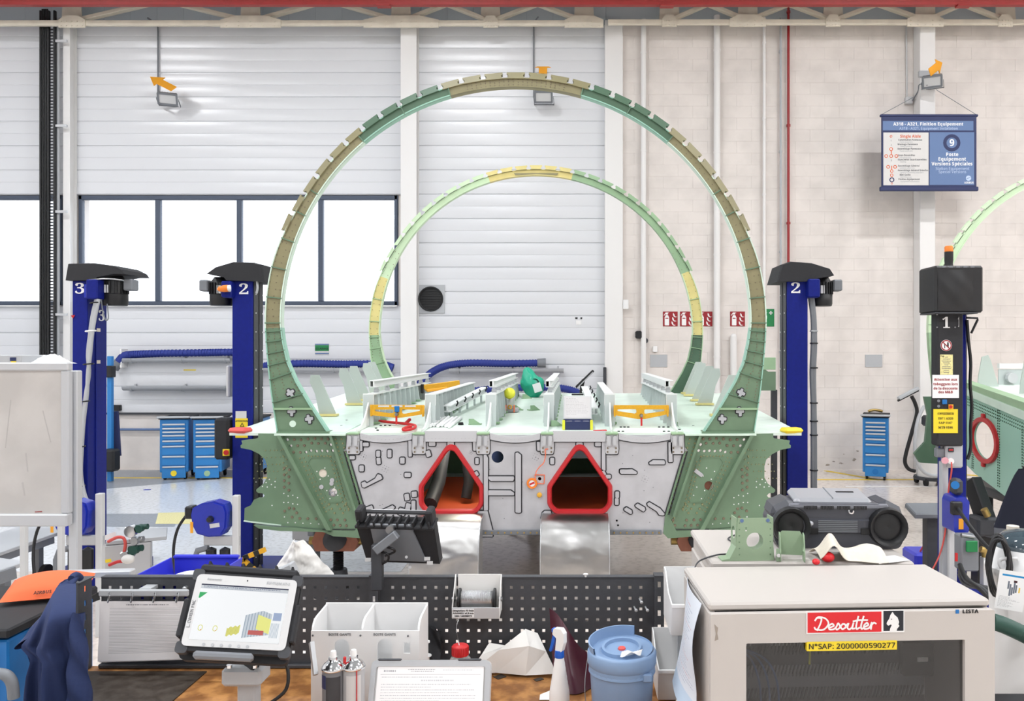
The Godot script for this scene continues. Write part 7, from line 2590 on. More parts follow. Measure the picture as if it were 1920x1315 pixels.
func spray_can(px: float, d: float, label: String, stripe: bool) -> void:
	var c := on_bench(px, d)
	var t := local("spray_can", label, "spray can", c, "spray cans before the glove box holder")
	mk("body", G().lathe([V2(0.0, 0.0), V2(0.03, 0.0), V2(0.031, 0.004), V2(0.031, 0.195), V2(0.032, 0.2)], 28), M.mid_grey if not stripe else M.light_grey, t)
	mk("shoulder", G().lathe([V2(0.033, 0.198), V2(0.034, 0.202), V2(0.032, 0.206), V2(0.026, 0.215), V2(0.017, 0.222), V2(0.014, 0.224), V2(0.013, 0.232), V2(0.0, 0.234)], 28), M.chrome, t)
	mk("nozzle", G().lathe([V2(0.009, 0.232), V2(0.009, 0.244), V2(0.007, 0.25), V2(0.0, 0.25)], 16), M.white, t)
	mk("label_band", G().lathe([V2(0.0313, 0.03), V2(0.0313, 0.185)], 28, 0.6, 2.0), M.dark_grey if not stripe else M.pale_grey, t)
	if stripe:
		mk("red_straw", G().at(V(), Basis(Vector3.UP, -1.05)).cyl(V(0.034, 0.0, 0), V(0.034, 0.2, 0), 0.0016, -1, 6), M.red, t)
	else:
		mk("navy_patch", G().lathe([V2(0.0315, 0.15), V2(0.0315, 0.188)], 12, 2.0, 2.8), M.navy, t)
		mk("red_tip", G().box(V(0.034, 0.225, 0.005), V(0.008, 0.02, 0.008), 0.002), M.red, t)


func tablet_unit(t: Node3D, w: float, h: float) -> void:
	# rugged tablet in its own axes, the screen looking along +z
	mk("shell", G().prism(rect2(V2(), V2(w, h), 0.02), -0.035, 0.0), M.black_soft, t)
	mk("bezel", G().prism(rect2(V2(0, 0.002), V2(w - 0.012, h - 0.018), 0.015), 0.0, 0.006), M.pale_grey, t)
	for sx in [-1, 1]:
		for sy in [-1, 1]:
			mk("corner_guard", G().prism(rect2(V2(sx * (w / 2 - 0.008), sy * (h / 2 - 0.008)), V2(0.03, 0.03), 0.01), -0.038, 0.002), M.dark_grey, t)


func bench_things() -> void:
	var d := BENCH_D
	var z := -d
	# ---- paper sheets on rings
	var t := thing("ring_sheets", "printed ruled sheets hanging by steel rings from a grey rail on the panel", "paper sheets", P(270, 1240, d - 0.05))
	var ra := P(186, 1112, d - 0.06)
	var rb := P(354, 1112, d - 0.06)
	mk("rail", G().box((ra + rb) / 2, V(rb.x - ra.x, 0.024, 0.014), 0.004).box((ra + rb) / 2 + V(0, 0.008, -0.03), V(0.04, 0.01, 0.05)), M.light_grey, t)
	var pm := StandardMaterial3D.new()
	pm.roughness = 0.7
	pm.albedo_texture = paper_tex(512, 400, 7, func(im: Image, r: RandomNumberGenerator) -> void:
		im.fill(Color8(231, 228, 229))
		bars(im, r, 150, 22, 240, 5, Color8(90, 90, 94))
		for k in 31:
			im.fill_rect(Rect2i(58, 46 + k * 10, 400, 3), Color8(170, 168, 170)))
	var nf := FastNoiseLite.new()
	nf.seed = 12
	nf.frequency = 1.1
	for k in 2:
		var o := 0.004 * k
		mk("sheet", G().sheet(func(a: float, b: float) -> Vector3:
			var x := lerpf(P(187, 0, d - 0.07).x, P(357, 0, d - 0.07).x, a) + o
			var y := lerpf(P(0, 1239, d - 0.07).y, P(0, 1128, d - 0.07).y, b) - o + 0.01 * (1.0 - b) * a
			return V(x, y, -d + 0.07 - o + 0.003 * nf.get_noise_2d(a * 1.6, b * 1.6) + 0.012 * (1.0 - b)), 18, 14), pm, t)
	for px in [204, 247, 289, 332]:
		var c := P(px, 1121, d - 0.075)
		var rg := []
		for k in 16:
			var a := TAU * k / 16
			rg.append(c + V(cos(a) * 0.008 + 0.004 * sin(a), sin(a) * 0.017, cos(a) * 0.012))
		mk("ring", G().tube(rg, 0.0019, 6, true), M.steel, t)
	# knobs and hooks on the panel
	for e in [[293, 1102, "round steel knob above the ring sheets"], [350, 1102, "round steel knob near the tablet"]]:
		var p := P(e[0], e[1], d)
		single("steel_stud", G().cyl(p, p + V(0, 0, 0.016), 0.007, 0.006, 12).ball(p + V(0, 0, 0.016), V(0.0085, 0.0085, 0.005), 12, 6), M.alu, e[2], "knob", p, "knobs on the perforated panel")
	for e in [[1189, 1138, "white tipped hook, lower of three on the panel"], [1199, 1123, "white tipped hook, topmost of three on the panel"], [1210, 1138, "white tipped hook next to the slotted end post"]]:
		var p := P(e[0], e[1], d)
		single("panel_hook", G().cyl(p, p + V(0.004, -0.002, 0.04), 0.003, -1, 8).ball(p + V(0.004, 0.0, 0.042), V(0.006, 0.006, 0.004), 10, 6), M.alu_matt, e[2], "hook", p, "hooks on the perforated panel")
	var wp := P(1098, 1082, d)
	single("white_stud", G().cyl(wp, wp + V(0, 0.008, 0), 0.004, -1, 10).ball(wp + V(0, 0.009, 0), V(0.01, 0.004, 0.006), 12, 6), M.white, "white plastic stud on the top edge of the panel", "stud", wp)
	# ---- wire spool in a tray
	t = thing("wire_spool_tray", "bright wire spool in a small white tray hung on the panel", "wire dispenser", P(890, 1165, d - 0.06))
	var A := P(848, 1150, d - 0.09)
	var W0 := P(936, 1150, d - 0.09).x - A.x
	var g := G()
	mk("front_lip", G().box(A + V(W0 / 2, 0.0, 0.0), V(W0, 0.038, 0.003), 0.001), M.alu_matt, t)
	mk("back_plate", G().box(A + V(W0 / 2 + 0.004, 0.05, -0.085), V(W0 * 0.96, 0.12, 0.003), 0.001), M.white_matt, t)
	mk("floor_plate", G().bar(A + V(W0 / 2, -0.018, 0.0), A + V(W0 / 2, -0.005, -0.085), W0, 0.003), M.white_matt, t)
	for s in [0.0, 1.0]:
		mk("cheek", G().at(A + V(W0 * s, 0, 0), Basis(Vector3.UP, PI / 2)).prism(poly([V2(0.0, -0.018), V2(0.086, -0.01), V2(0.086, 0.11), V2(0.075, 0.11), V2(0.0, 0.02)]), -0.0015, 0.0015), M.white_matt, t)
	var sc := A + V(W0 / 2, 0.036, -0.04)
	mk("winding", G().at(sc, Basis(Vector3.BACK, PI / 2)).lathe([V2(0.026, -0.056), V2(0.029, -0.05), V2(0.029, 0.05), V2(0.026, 0.056)], 28), M.alu, t)
	var wd := G()
	for k in 26:
		var pts := []
		for j in 14:
			var a := PI * 0.95 * j / 13.0 - 0.3
			pts.append(sc + V(-0.052 + k * 0.0041 + 0.0015 * sin(j + k), sin(a + 0.3) * 0.0296, cos(a) * 0.0296))
		wd.tube(pts, 0.0009, 4)
	mk("wire_turns", wd, M.chrome, t).set_meta("kind", "stuff")
	for s in [-1, 1]:
		mk("reel_flange", G().cyl(sc + V(s * 0.057, 0, 0), sc + V(s * 0.064, 0, 0), 0.037, -1, 24), M.black, t)
	mk("paper_label", G().box(A + V(0.038, 0.0, 0.0025), V(0.074, 0.03, 0.001)), M.white, t)
	for e in [["Integration: Fil frein", 0.009], ["ASNA0002C ø0,8 mm", 0.0], ["CMS: 1285980075", -0.009]]:
		lettering(e[0], A + V(0.038, e[1], 0.0035), 0.0055, M.print_black, t, "sans_bold", Basis(), 0.95)
	mk("loose_wire", G().tube(curve([sc + V(-0.045, -0.03, 0.03), P(857, 1170, d - 0.1), P(857, 1190, d - 0.12), P(861, 1210, d - 0.2)]), 0.0012, 5), M.chrome, t)
	for s in [-1, 1]:
		mk("axle_nut", G().cyl(sc + V(s * 0.075, 0, 0), sc + V(s * 0.087, 0, 0), 0.008, -1, 6), M.steel, t)
	# ---- glove box holder
	d = 2.5
	t = thing("glove_box_holder", "white two bay glove box holder with arched finger cutouts", "holder", on_bench(684, d))
	var a0 := on_bench(583, d)
	var wd0: float = P(786, 0, d).x - a0.x
	var fh := P(0, 1184, d).y - BENCH_Y
	var arches := []
	for px in [641.0, 721.0]:
		var cx := P(px, 0, d).x - a0.x
		var y0 := P(0, 1240, d).y - BENCH_Y
		var q := [V2(cx - 0.023, y0 - 0.02), V2(cx + 0.023, y0 - 0.02), V2(cx + 0.023, y0 + 0.045)]
		for k in 9:
			q.append(V2(cx, y0 + 0.045) + Vector2.from_angle(PI * (k + 1) / 10.0) * 0.023)
		q.append(V2(cx - 0.023, y0 + 0.045))
		arches.append(poly(q))
	arches.append(rect2(V2(P(763, 0, d).x - a0.x, P(0, 1216, d).y - BENCH_Y), V2(0.02, 0.034)))
	mk("front_panel", G().at(a0).prism(poly([V2(0, 0), V2(wd0, 0), V2(wd0, fh), V2(0, fh)]), -0.006, 0.0, arches), M.white, t)
	var dp := 0.15
	mk("back_panel", G().box(a0 + V(wd0 / 2, 0.145, -dp), V(wd0, 0.29, 0.006), 0.001), M.white, t)
	mk("bottom_panel", G().box(a0 + V(wd0 / 2, 0.004, -dp / 2), V(wd0 - 0.012, 0.007, dp - 0.01)), M.white, t)
	for x in [0.003, wd0 / 2 - 0.01, wd0 - 0.003]:
		var q := [V2(0.006, 0.0), V2(dp, 0.0), V2(dp, 0.285)]
		for k in 9:
			var a := PI / 2 * k / 8.0
			q.append(V2(0.06 - sin(a) * 0.054, fh + cos(a) * (0.28 - fh)))
		mk("divider", G().at(a0 + V(x, 0, 0), Basis(Vector3.FORWARD, Vector3.UP, Vector3.RIGHT)).prism(poly(q), -0.003, 0.003), M.white, t)
	for px in [637.0, 721.0]:
		lettering("BOITE GANTS", P(px, 1190, d) + V(0, 0, 0.001), 0.0072, M.print_grey, t, "sans", Basis(), 1.15)
	for e in [[586.5, 1192], [676, 1192], [588, 1252], [765, 1193]]:
		mk("screw", G().cyl(P(e[0], e[1], d), P(e[0], e[1], d) + V(0, 0, 0.002), 0.003, -1, 8), M.print_grey, t)
	spray_can(625, 2.33, "grey spray can with a navy patch before the white holder", false)
	spray_can(663, 2.34, "grey spray can with a red straw before the white holder", true)
	# ---- small bottles and bits
	var c := on_bench(863, 2.6)
	t = local("squeeze_bottle", "clear bottle with a red screw cap on the bench", "bottle", c)
	mk("bottle", G().lathe([V2(0.0, 0.0), V2(0.034, 0.0), V2(0.036, 0.006), V2(0.036, 0.11), V2(0.032, 0.128), V2(0.022, 0.136), V2(0.022, 0.14)], 24), M.clear_plastic, t)
	var cap := G().lathe([V2(0.0265, 0.138), V2(0.0265, 0.166), V2(0.024, 0.169), V2(0.0, 0.169)], 24)
	for k in 24:
		cap.at(V(), Basis(Vector3.UP, TAU * k / 24)).box(V(0.0268, 0.152, 0), V(0.0015, 0.026, 0.002))
	mk("cap", cap, M.red, t)
	mk("tube", G().cyl(V(-0.003, 0.165, 0), V(-0.006, 0.18, 0), 0.002, -1, 6), M.white, t)
	c = on_bench(800, 2.66)
	t = local("syringe", "white plastic syringe standing on its plunger", "syringe", c)
	mk("barrel", G().lathe([V2(0.0, 0.0), V2(0.009, 0.0), V2(0.009, 0.11), V2(0.016, 0.112), V2(0.016, 0.115), V2(0.0, 0.115)], 14), M.white, t)
	mk("plunger", G().box(V(0, 0.135, 0), V(0.01, 0.045, 0.004)).box(V(0, 0.135, 0), V(0.004, 0.045, 0.01)).cyl(V(0, 0.156, 0), V(0, 0.161, 0), 0.0105, -1, 14), M.white, t)
	single("black_glove", G().sheet(func(a: float, b: float) -> Vector3:
		return V(lerpf(P(786, 0, 2.8).x, P(824, 0, 2.8).x, a), BENCH_Y + 0.002 + b * 0.15 - 0.02 * a * b, -2.8 - 0.04 * b + 0.012 * sin(a * 7.0 + b * 9.0)), 14, 14, 0.012), M.black_soft, "black quilted glove leaning on the perforated panel", "glove", on_bench(805, 2.8))
	# papers
	var fold := [[[876, 1266, 2.76], [930, 1262, 2.78], [985, 1267, 2.76], [1044, 1264, 2.76]], [[903, 1228, 2.79], [936, 1219, 2.78], [992, 1212, 2.77], [1024, 1222, 2.79]], [[917, 1206, 2.83], [948, 1211, 2.82], [985, 1180, 2.81], [1008, 1188, 2.83]]]
	var pg := G()
	for r in 2:
		for k in 3:
			var q := []
			for e in [fold[r][k], fold[r][k + 1], fold[r + 1][k + 1], fold[r + 1][k]]:
				q.append(P(e[0], e[1], e[2]))
			pg.quad(q[0], q[1], q[2], q[2], Vector3.BACK)
			pg.quad(q[0], q[2], q[3], q[3], Vector3.BACK)
			for e in 4:
				q[e] = q[e] - V(0, 0, 0.002)
			pg.quad(q[0], q[1], q[2], q[2], Vector3.FORWARD)
			pg.quad(q[0], q[2], q[3], q[3], Vector3.FORWARD)
	single("paper_towel", pg, M.cloth_white, "folded white paper sheet leaning on the perforated panel", "paper", on_bench(960, 2.77))
	single("paper_scrap", G().sheet(func(a: float, b: float) -> Vector3:
		return V(P(1012, 0, 2.6).x + a * 0.05, BENCH_Y + 0.003 + 0.02 * a * b, -2.58 - b * 0.04), 4, 4, 0.0005), M.cloth_white, "small white paper scrap beside the trigger bottle", "paper", on_bench(1020, 2.6))
	# ---- document case in front
	d = 2.3
	t = thing("document_case", "clear document case with printed form leaning on the bench", "document case", on_bench(800, d))
	var tilt := Basis(Vector3.RIGHT, -0.42)
	var dc := on_bench(800, d + 0.02) + V(0, 0.014, 0)
	var cwid := P(915, 0, 2.38).x - P(690, 0, 2.38).x
	mk("case", G().at(dc, tilt).prism(rect2(V2(0, 0.1), V2(cwid, 0.2), 0.018), -0.03, 0.0), M.pale_grey, t)
	mk("rim", G().at(dc, tilt).prism(rect2(V2(0, 0.1), V2(cwid, 0.2), 0.018), 0.0, 0.005, [rect2(V2(0, 0.096), V2(cwid - 0.03, 0.172), 0.01)]), M.light_grey, t)
	var fm := StandardMaterial3D.new()
	fm.roughness = 0.5
	fm.albedo_texture = paper_tex(700, 460, 17, func(im: Image, r: RandomNumberGenerator) -> void:
		im.fill(Color8(240, 240, 241))
		var ink := Color8(160, 162, 168)
		bars(im, r, 40, 30, 80, 12, ink)
		bars(im, r, 200, 22, 180, 5, ink)
		bars(im, r, 220, 36, 150, 5, ink)
		bars(im, r, 430, 26, 200, 5, Color8(190, 192, 198))
		im.fill_rect(Rect2i(20, 60, 660, 2), ink)
		bars(im, r, 30, 78, 400, 5, Color8(180, 182, 188))
		bars(im, r, 290, 100, 220, 9, Color8(196, 198, 204))
		for k in 16:
			bars(im, r, 30, 130 + k * 20, r.randi_range(300, 640), 5, Color8(190, 192, 198)))
	mk("printed_form", G().at(dc, tilt).quad(V(-cwid / 2 + 0.02, 0.01, 0.003), V(cwid / 2 - 0.02, 0.01, 0.003), V(cwid / 2 - 0.02, 0.183, 0.003), V(-cwid / 2 + 0.02, 0.183, 0.003), Vector3.BACK), fm, t)
	for s in [-0.35, 0.32]:
		mk("clasp", G().at(dc, tilt).box(V(cwid * s, 0.2, 0.0), V(0.07, 0.008, 0.014), 0.003), M.dark_grey, t)
	# ---- trigger bottle
	d = 2.5
	c = on_bench(1049, d)
	t = local("trigger_bottle", "white trigger spray bottle with a blue lever", "spray bottle", c)
	var rp := [V2(0.0, 0.0), V2(0.03, 0.0), V2(0.032, 0.006), V2(0.031, 0.06)]
	for k in 6:
		rp.append(V2(0.028 - k * 0.0022, 0.08 + k * 0.014))
		rp.append(V2(0.0265 - k * 0.0022, 0.087 + k * 0.014))
	rp.append(V2(0.013, 0.172))
	mk("bottle", G().lathe(rp, 22), M.white, t)
	mk("collar", G().lathe([V2(0.0145, 0.168), V2(0.0155, 0.172), V2(0.0135, 0.19), V2(0.0, 0.19)], 18), M.spray_blue, t)
	mk("head", G().at(V(0, 0, 0), Basis(Vector3.UP, -0.5)).prism(rounded([V2(-0.01, 0.188), V2(0.012, 0.188), V2(0.02, 0.215), V2(0.02, 0.245), V2(0.01, 0.258), V2(-0.016, 0.256), V2(-0.02, 0.238), V2(-0.006, 0.228)], 0.004), -0.01, 0.01), M.white, t)
	mk("trigger", G().at(V(0, 0, 0), Basis(Vector3.UP, -0.5)).prism(rounded([V2(-0.02, 0.236), V2(-0.01, 0.232), V2(-0.018, 0.205), V2(-0.026, 0.182), V2(-0.034, 0.184), V2(-0.026, 0.21)], 0.002), -0.007, 0.007).box(V(-0.014, 0.248, 0), V(0.022, 0.014, 0.018), 0.003), M.spray_blue, t)
	# ---- maroon visor
	single("maroon_shield", G().sheet(func(a: float, b: float) -> Vector3:
		var x := lerpf(P(1040, 0, 2.74).x, P(1112, 0, 2.74).x, a)
		var top := BENCH_Y + 0.225 - 0.13 * a + 0.02 * sin(a * 5.0)
		return V(x - 0.02 * b, lerpf(BENCH_Y + 0.004, top, b), -2.68 - 0.12 * b + 0.06 * sin(a * PI)), 18, 14, 0.004), M.maroon, "glossy dark maroon plastic guard leaning behind the trigger bottle", "guard", on_bench(1076, 2.72))
	# ---- pale blue bucket
	d = 2.45
	c = on_bench(1166, d)
	t = local("bucket", "pale blue bucket with a tilted wiping lid and a red centre", "bucket", c)
	mk("pail", G().lathe([V2(0.0, 0.0), V2(0.085, 0.0), V2(0.088, 0.005), V2(0.096, 0.15), V2(0.1, 0.152), V2(0.1, 0.17), V2(0.096, 0.172), V2(0.097, 0.19)], 36), M.bucket_blue, t)
	mk("band", G().lathe([V2(0.0985, 0.148), V2(0.101, 0.15), V2(0.1, 0.158), V2(0.098, 0.164), V2(0.101, 0.17), V2(0.104, 0.176), V2(0.104, 0.206), V2(0.1, 0.212), V2(0.092, 0.213), V2(0.09, 0.2)], 40), M.bucket_blue, t)
	var lb := Basis(Vector3.BACK, 0.06) * Basis(Vector3.RIGHT, 0.1)
	var ld := mk("lid", G().at(V(0, 0.208, 0), lb).lathe([V2(0.0, 0.004), V2(0.05, 0.004), V2(0.052, 0.014), V2(0.06, 0.014), V2(0.063, 0.004), V2(0.092, 0.003), V2(0.094, 0.008)], 36), M.bucket_blue, t)
	mk("lid_wall", G().at(V(0, 0.208, 0), lb).lathe([V2(0.092, 0.0), V2(0.096, 0.034), V2(0.1, 0.034), V2(0.098, 0.0)], 30, 2.6, 5.2), M.bucket_blue, ld)
	mk("red_button", G().at(V(0, 0.208, 0), lb).lathe([V2(0.012, 0.004), V2(0.011, 0.008), V2(0.0, 0.009)], 16), M.tip_red, ld)
	mk("lug", G().box(V(0.07, 0.155, 0.075), V(0.028, 0.025, 0.02), 0.004), M.bucket_blue, t)
	mk("wipe", G().sheet(func(a: float, b: float) -> Vector3:
		return V(0.0 + a * 0.06 - b * 0.01, 0.222 + 0.006 * sin(a * 7.0 + b * 4.0), 0.06 + b * 0.022 - a * 0.015), 10, 6, 0.0008), M.cloth_white, ld)
	mk("bail", G().tube(curve([V(-0.102, 0.19, 0.0), V(-0.112, 0.12, 0.03), V(-0.108, 0.05, 0.04), V(-0.1, 0.0, 0.05)]), 0.0016, 6), M.steel, t)
	# ---- rugged tablet on an arm
	var tc := P(452, 1150, 2.2)
	t = local("tablet", "rugged tablet in a black cradle showing coloured drawings, propped on an arm", "tablet", tc)
	var tb := Basis(Vector3.UP, 0.18) * Basis(Vector3.BACK, -0.12) * Basis(Vector3.RIGHT, -0.5)
	t.basis = tb
	var tw := 0.275
	var th := 0.205
	tablet_unit(t, tw, th)
	var sm := StandardMaterial3D.new()
	sm.resource_name = "tablet_screen"
	var pic := paper_tex(640, 420, 23, func(im: Image, r: RandomNumberGenerator) -> void:
		im.fill(Color8(248, 250, 252))
		im.fill_rect(Rect2i(0, 0, 640, 10), Color8(40, 44, 70))
		im.fill_rect(Rect2i(0, 10, 640, 26), Color8(206, 210, 216))
		bars(im, r, 20, 15, 560, 6, Color8(120, 130, 150))
		bars(im, r, 20, 26, 420, 5, Color8(150, 158, 176))
		for k in 60:
			im.fill_rect(Rect2i(0, 50 + k, maxi(0, 70 - k), 1), Color8(30, 170, 90) if k > 14 else Color8(248, 250, 252))
		for e in [[60, 330], [165, 330]]:
			for k in 40:
				var a := TAU * k / 40.0
				im.fill_rect(Rect2i(int(e[0] + cos(a) * 15), int(e[1] + sin(a) * 20), 4, 4), Color8(216, 214, 80))
			im.fill_rect(Rect2i(e[0] + 4, e[1] + 14, 6, 6), Color8(216, 70, 60))
		for k in 90:
			im.fill_rect(Rect2i(250 + k, 300 + int(sin(k * 0.2) * 6) + (90 - k) / 4, 2, 60), Color8(222, 220, 120) if k % 9 else Color8(150, 150, 60))
		for k in 190:
			var y0 := 180 + absi(k - 120) / 3
			im.fill_rect(Rect2i(365 + k, y0, 1, 390 - y0 - k / 6), Color8(202, 210, 218) if (k / 7) % 3 else Color8(158, 172, 186))
		for k in 100:
			im.fill_rect(Rect2i(455 + k, 210 + k / 3, 1, 110), Color8(236, 236, 140))
		im.fill_rect(Rect2i(405, 330, 110, 34), Color8(196, 100, 96))
		im.fill_rect(Rect2i(565, 190, 60, 60), Color8(160, 176, 206))
		for k in 7:
			im.fill_rect(Rect2i(560 + k * 9, 270, 5, 110), Color8(190, 202, 214)))
	sm.albedo_color = Color.BLACK
	sm.roughness = 0.2
	sm.emission_enabled = true
	sm.emission = Color.BLACK
	sm.emission_texture = pic
	sm.emission_energy_multiplier = 0.95
	mk("screen_display", G().quad(V(-0.115, -0.075, 0.0065), V(0.112, -0.075, 0.0065), V(0.112, 0.07, 0.0065), V(-0.115, 0.07, 0.0065), Vector3.BACK), sm, t)
	lettering("Panasonic", V(-0.085, 0.083, 0.0065), 0.006, M.light_grey, t, "sans")
	lettering("EUVFUJM AT-2", V(0.082, 0.083, 0.0065), 0.007, M.light_grey, t, "sans")
	lettering("L. CWREN PNC", V(-0.124, -0.01, 0.0065), 0.008, M.print_grey, t, "sans", Basis(Vector3.BACK, PI / 2))
	for k in 6:
		mk("key", G().cyl(V(-0.075 + k * 0.022, -0.086, 0.005), V(-0.075 + k * 0.022, -0.086, 0.008), 0.004, -1, 10), M.light_grey, t)
	mk("camera_dot", G().cyl(V(0.0, 0.085, 0.006), V(0.0, 0.085, 0.007), 0.002, -1, 8), M.black, t)
	var cr := G()
	cr.box(V(0, th / 2 + 0.012, -0.03), V(tw * 0.94, 0.022, 0.06), 0.006)
	for k in 6:
		cr.box(V(-0.11 + k * 0.044, th / 2 + 0.026, -0.03), V(0.006, 0.012, 0.05), 0.001)
	mk("cradle_top", cr, M.black_soft, t)
	mk("cradle_back", G().prism(rect2(V2(0, -0.01), V2(tw * 1.02, th * 1.08), 0.02), -0.075, -0.037), M.black_soft, t)
	mk("cradle_clip", G().box(V(-0.02, -th / 2 - 0.01, 0.0), V(0.15, 0.02, 0.03), 0.006), M.mid_grey, t)
	for s in [-1, 1]:
		mk("side_clip", G().box(V(s * (tw / 2 + 0.006), -0.02, -0.02), V(0.014, 0.1, 0.05), 0.004), M.black_soft, t)
	# arm below the tablet
	t = thing("tablet_stand", "grey metal swivel stand rising from the bench to the tablet", "stand", on_bench(460, 2.3))
	var hub := P(462, 1262, 2.28)
	mk("swivel_block", G().box(hub + V(0, 0.0, 0.0), V(0.11, 0.05, 0.08), 0.008), M.light_grey, t)
	mk("post", G().box(V(hub.x, (hub.y + BENCH_Y + 0.014) / 2, -2.3), V(0.05, hub.y - BENCH_Y - 0.014, 0.05), 0.005), M.light_grey, t)
	mk("plate", G().bar(hub + V(0, 0.02, 0.0), hub + V(0.02, 0.08, -0.02), 0.1, 0.02), M.black_soft, t)
	for sx in [-0.035, 0.035]:
		mk("clamp_screw", G().cyl(hub + V(sx, 0.026, 0.03), hub + V(sx, 0.034, 0.03), 0.008, -1, 12), M.chrome, t)
	mk("cable", G().tube(curve([hub + V(0.07, 0.03, -0.03), hub + V(0.1, 0.0, -0.04), hub + V(0.1, -0.06, -0.03), hub + V(0.05, -0.1, -0.02)]), 0.005, 8), M.black, t)
	mk("side_lever", G().bar(hub + V(0.15, 0.05, -0.1), hub + V(0.175, -0.03, -0.06), 0.012, 0.02), M.alu_matt, t)
	mk("base_plate", G().box(on_bench(460, 2.3) + V(0, 0.012, 0), V(0.14, 0.012, 0.14), 0.003), M.dark_grey, t)
	# tape roll
	var rp2 := P(378, 1197, 2.74)
	t = thing("beige_disc", "round beige disc hung before the ruled sheets behind the tablet", "disc", rp2)
	mk("disc", G().at(rp2).prism(circle2(V2(), 0.073, 36), -0.003, 0.003, [circle2(V2(-0.06, 0.02), 0.005, 12)]), M.cloth_beige, t)
	mk("hook", G().cyl(rp2 + V(-0.06, 0.022, 0.012), V(rp2.x - 0.06, rp2.y + 0.022, -BENCH_D + 0.001), 0.003, -1, 8), M.black, t)
	# ---- second tablet seen from its back on the middle post
	var mc := P(742, 1012, 2.82)
	t = thing("tablet_holder", "black tablet holder seen from behind on a bent grey arm above the panel", "tablet holder", P(703, 1082, BENCH_D))
	var hb := Basis(Vector3.UP, -0.12) * Basis(Vector3.RIGHT, 0.35)
	mk("back_plate", G().at(mc, hb).prism(poly([V2(-0.085, 0.06), V2(0.06, 0.06), V2(0.1, -0.085), V2(-0.075, -0.085)]), -0.004, 0.004), M.mid_grey, t)
	mk("cradle", G().at(mc, hb).prism(poly([V2(-0.14, 0.05), V2(0.14, 0.05), V2(0.145, -0.1), V2(-0.12, -0.1)]), -0.045, -0.008), M.black_soft, t)
	var tr := G().at(mc + V(0.0, 0.052, 0.0), hb)
	tr.box(V(0, 0.0, -0.01), V(0.28, 0.012, 0.07), 0.003).box(V(0, 0.028, -0.035), V(0.27, 0.008, 0.02), 0.003)
	for k in 10:
		tr.box(V(-0.126 + k * 0.028, 0.012, 0.0), V(0.005, 0.024, 0.05))
	for s in [-1, 1]:
		tr.box(V(s * 0.125, 0.035, -0.01), V(0.025, 0.05, 0.05), 0.005)
	mk("ribbed_tray", tr, M.black_soft, t)
	mk("clamp_knob", G().cyl(mc + V(-0.01, 0.045, 0.03), mc + V(-0.01, 0.043, 0.05), 0.014, -1, 14), M.steel, t)
	mk("tablet_edge", G().at(mc + V(0, 0.09, -0.03), hb).box(V(), V(0.2, 0.006, 0.02)), M.pale_grey, t)
	var ar := [P(744, 1002, 2.77), P(703, 1031, 2.77)]
	mk("arm", G().bar(ar[0], ar[1] + V(0.002, -0.004, 0), 0.034, 0.03, Vector3.UP, 0.003), M.mid_grey, t)
	mk("arm", G().box(V(ar[1].x + 0.004, (ar[1].y + 1.2) / 2, -2.79), V(0.036, ar[1].y - 1.2 + 0.03, 0.036), 0.003), M.dark_grey, t)
	for e in [[712, 1035, 728, 1050], [718, 1025, 740, 1035]]:
		mk("cable", G().tube(curve([P(e[0], e[1], 2.78), P((e[0] + e[2]) / 2 + 6, e[1] + 4, 2.76), P(e[2], e[3], 2.77), P(e[0] + 4, e[3] + 8, 2.78)]), 0.004, 6), M.black, t)
	for e in [[762, 1045], [769, 1064]]:
		mk("screw", G().cyl(P(e[0], e[1], 2.8), P(e[0], e[1], 2.76), 0.005, -1, 8), M.alu, t)
	for e in [[690, 1050], [801, 1048], [806, 1056]]:
		mk("sticker", G().box(P(e[0], e[1], 2.78), V(0.02, 0.012, 0.002)), M.pale_grey, t)
	# ---- white cloth draped over the panel edge, blue bin behind
	var nf3 := FastNoiseLite.new()
	nf3.seed = 77
	nf3.frequency = 1.0
	single("white_cloth", G().sheet(func(a: float, b: float) -> Vector3:
		var x := lerpf(lerpf(P(500, 0, 3.0).x, P(548, 0, 3.0).x, b), lerpf(P(624, 0, 3.0).x, P(566, 0, 3.0).x, b), a)
		var y := lerpf(P(0, 1088, 3.0).y, P(0, 1014, 3.0).y, b) + 0.012 * sin(a * 8.0) * (1.0 - b)
		return V(x, y, -3.02 + 0.05 * sin(a * PI) + 0.018 * nf3.get_noise_2d(a * 3.0, b * 3.0)), 22, 16, 0.003), M.cloth_white, "white cloth heaped over a box behind the tablet", "cloth", P(560, 1090, 3.0))
	single("grey_wedge", G().at(P(536, 1080, 2.93), Basis(Vector3.BACK, 0.45)).box(V(0.0, 0.01, 0), V(0.085, 0.05, 0.05), 0.004), M.light_grey, "small grey plastic block on the panel edge by the white cloth", "block", P(536, 1084, 2.93))
	t = thing("hanging_bin", "bright blue plastic bin hung behind the perforated panel", "bin", P(355, 1110, 2.97))
	var b0 := P(290, 1068, 3.0)
	var b1 := P(420, 1066, 3.0)
	var bw := b1.x - b0.x
	var bc2 := V((b0.x + b1.x) / 2, b0.y, -3.02)
	for s in [-1, 1]:
		mk("side", G().at(bc2 + V(s * bw / 2, -0.05, 0), Basis(Vector3.BACK, -s * 0.15)).box(V(), V(0.006, 0.12, 0.24), 0.002), M.bin_blue, t)
	mk("front", G().box(bc2 + V(0, -0.055, 0.12), V(bw, 0.12, 0.006), 0.002), M.bin_blue, t)
	mk("back", G().box(bc2 + V(0, -0.04, -0.12), V(bw * 0.96, 0.12, 0.006), 0.002), M.bin_blue, t)
	mk("rim", G().box(bc2 + V(0, 0.012, -0.12), V(bw * 0.98, 0.012, 0.02), 0.003), M.bin_blue, t)
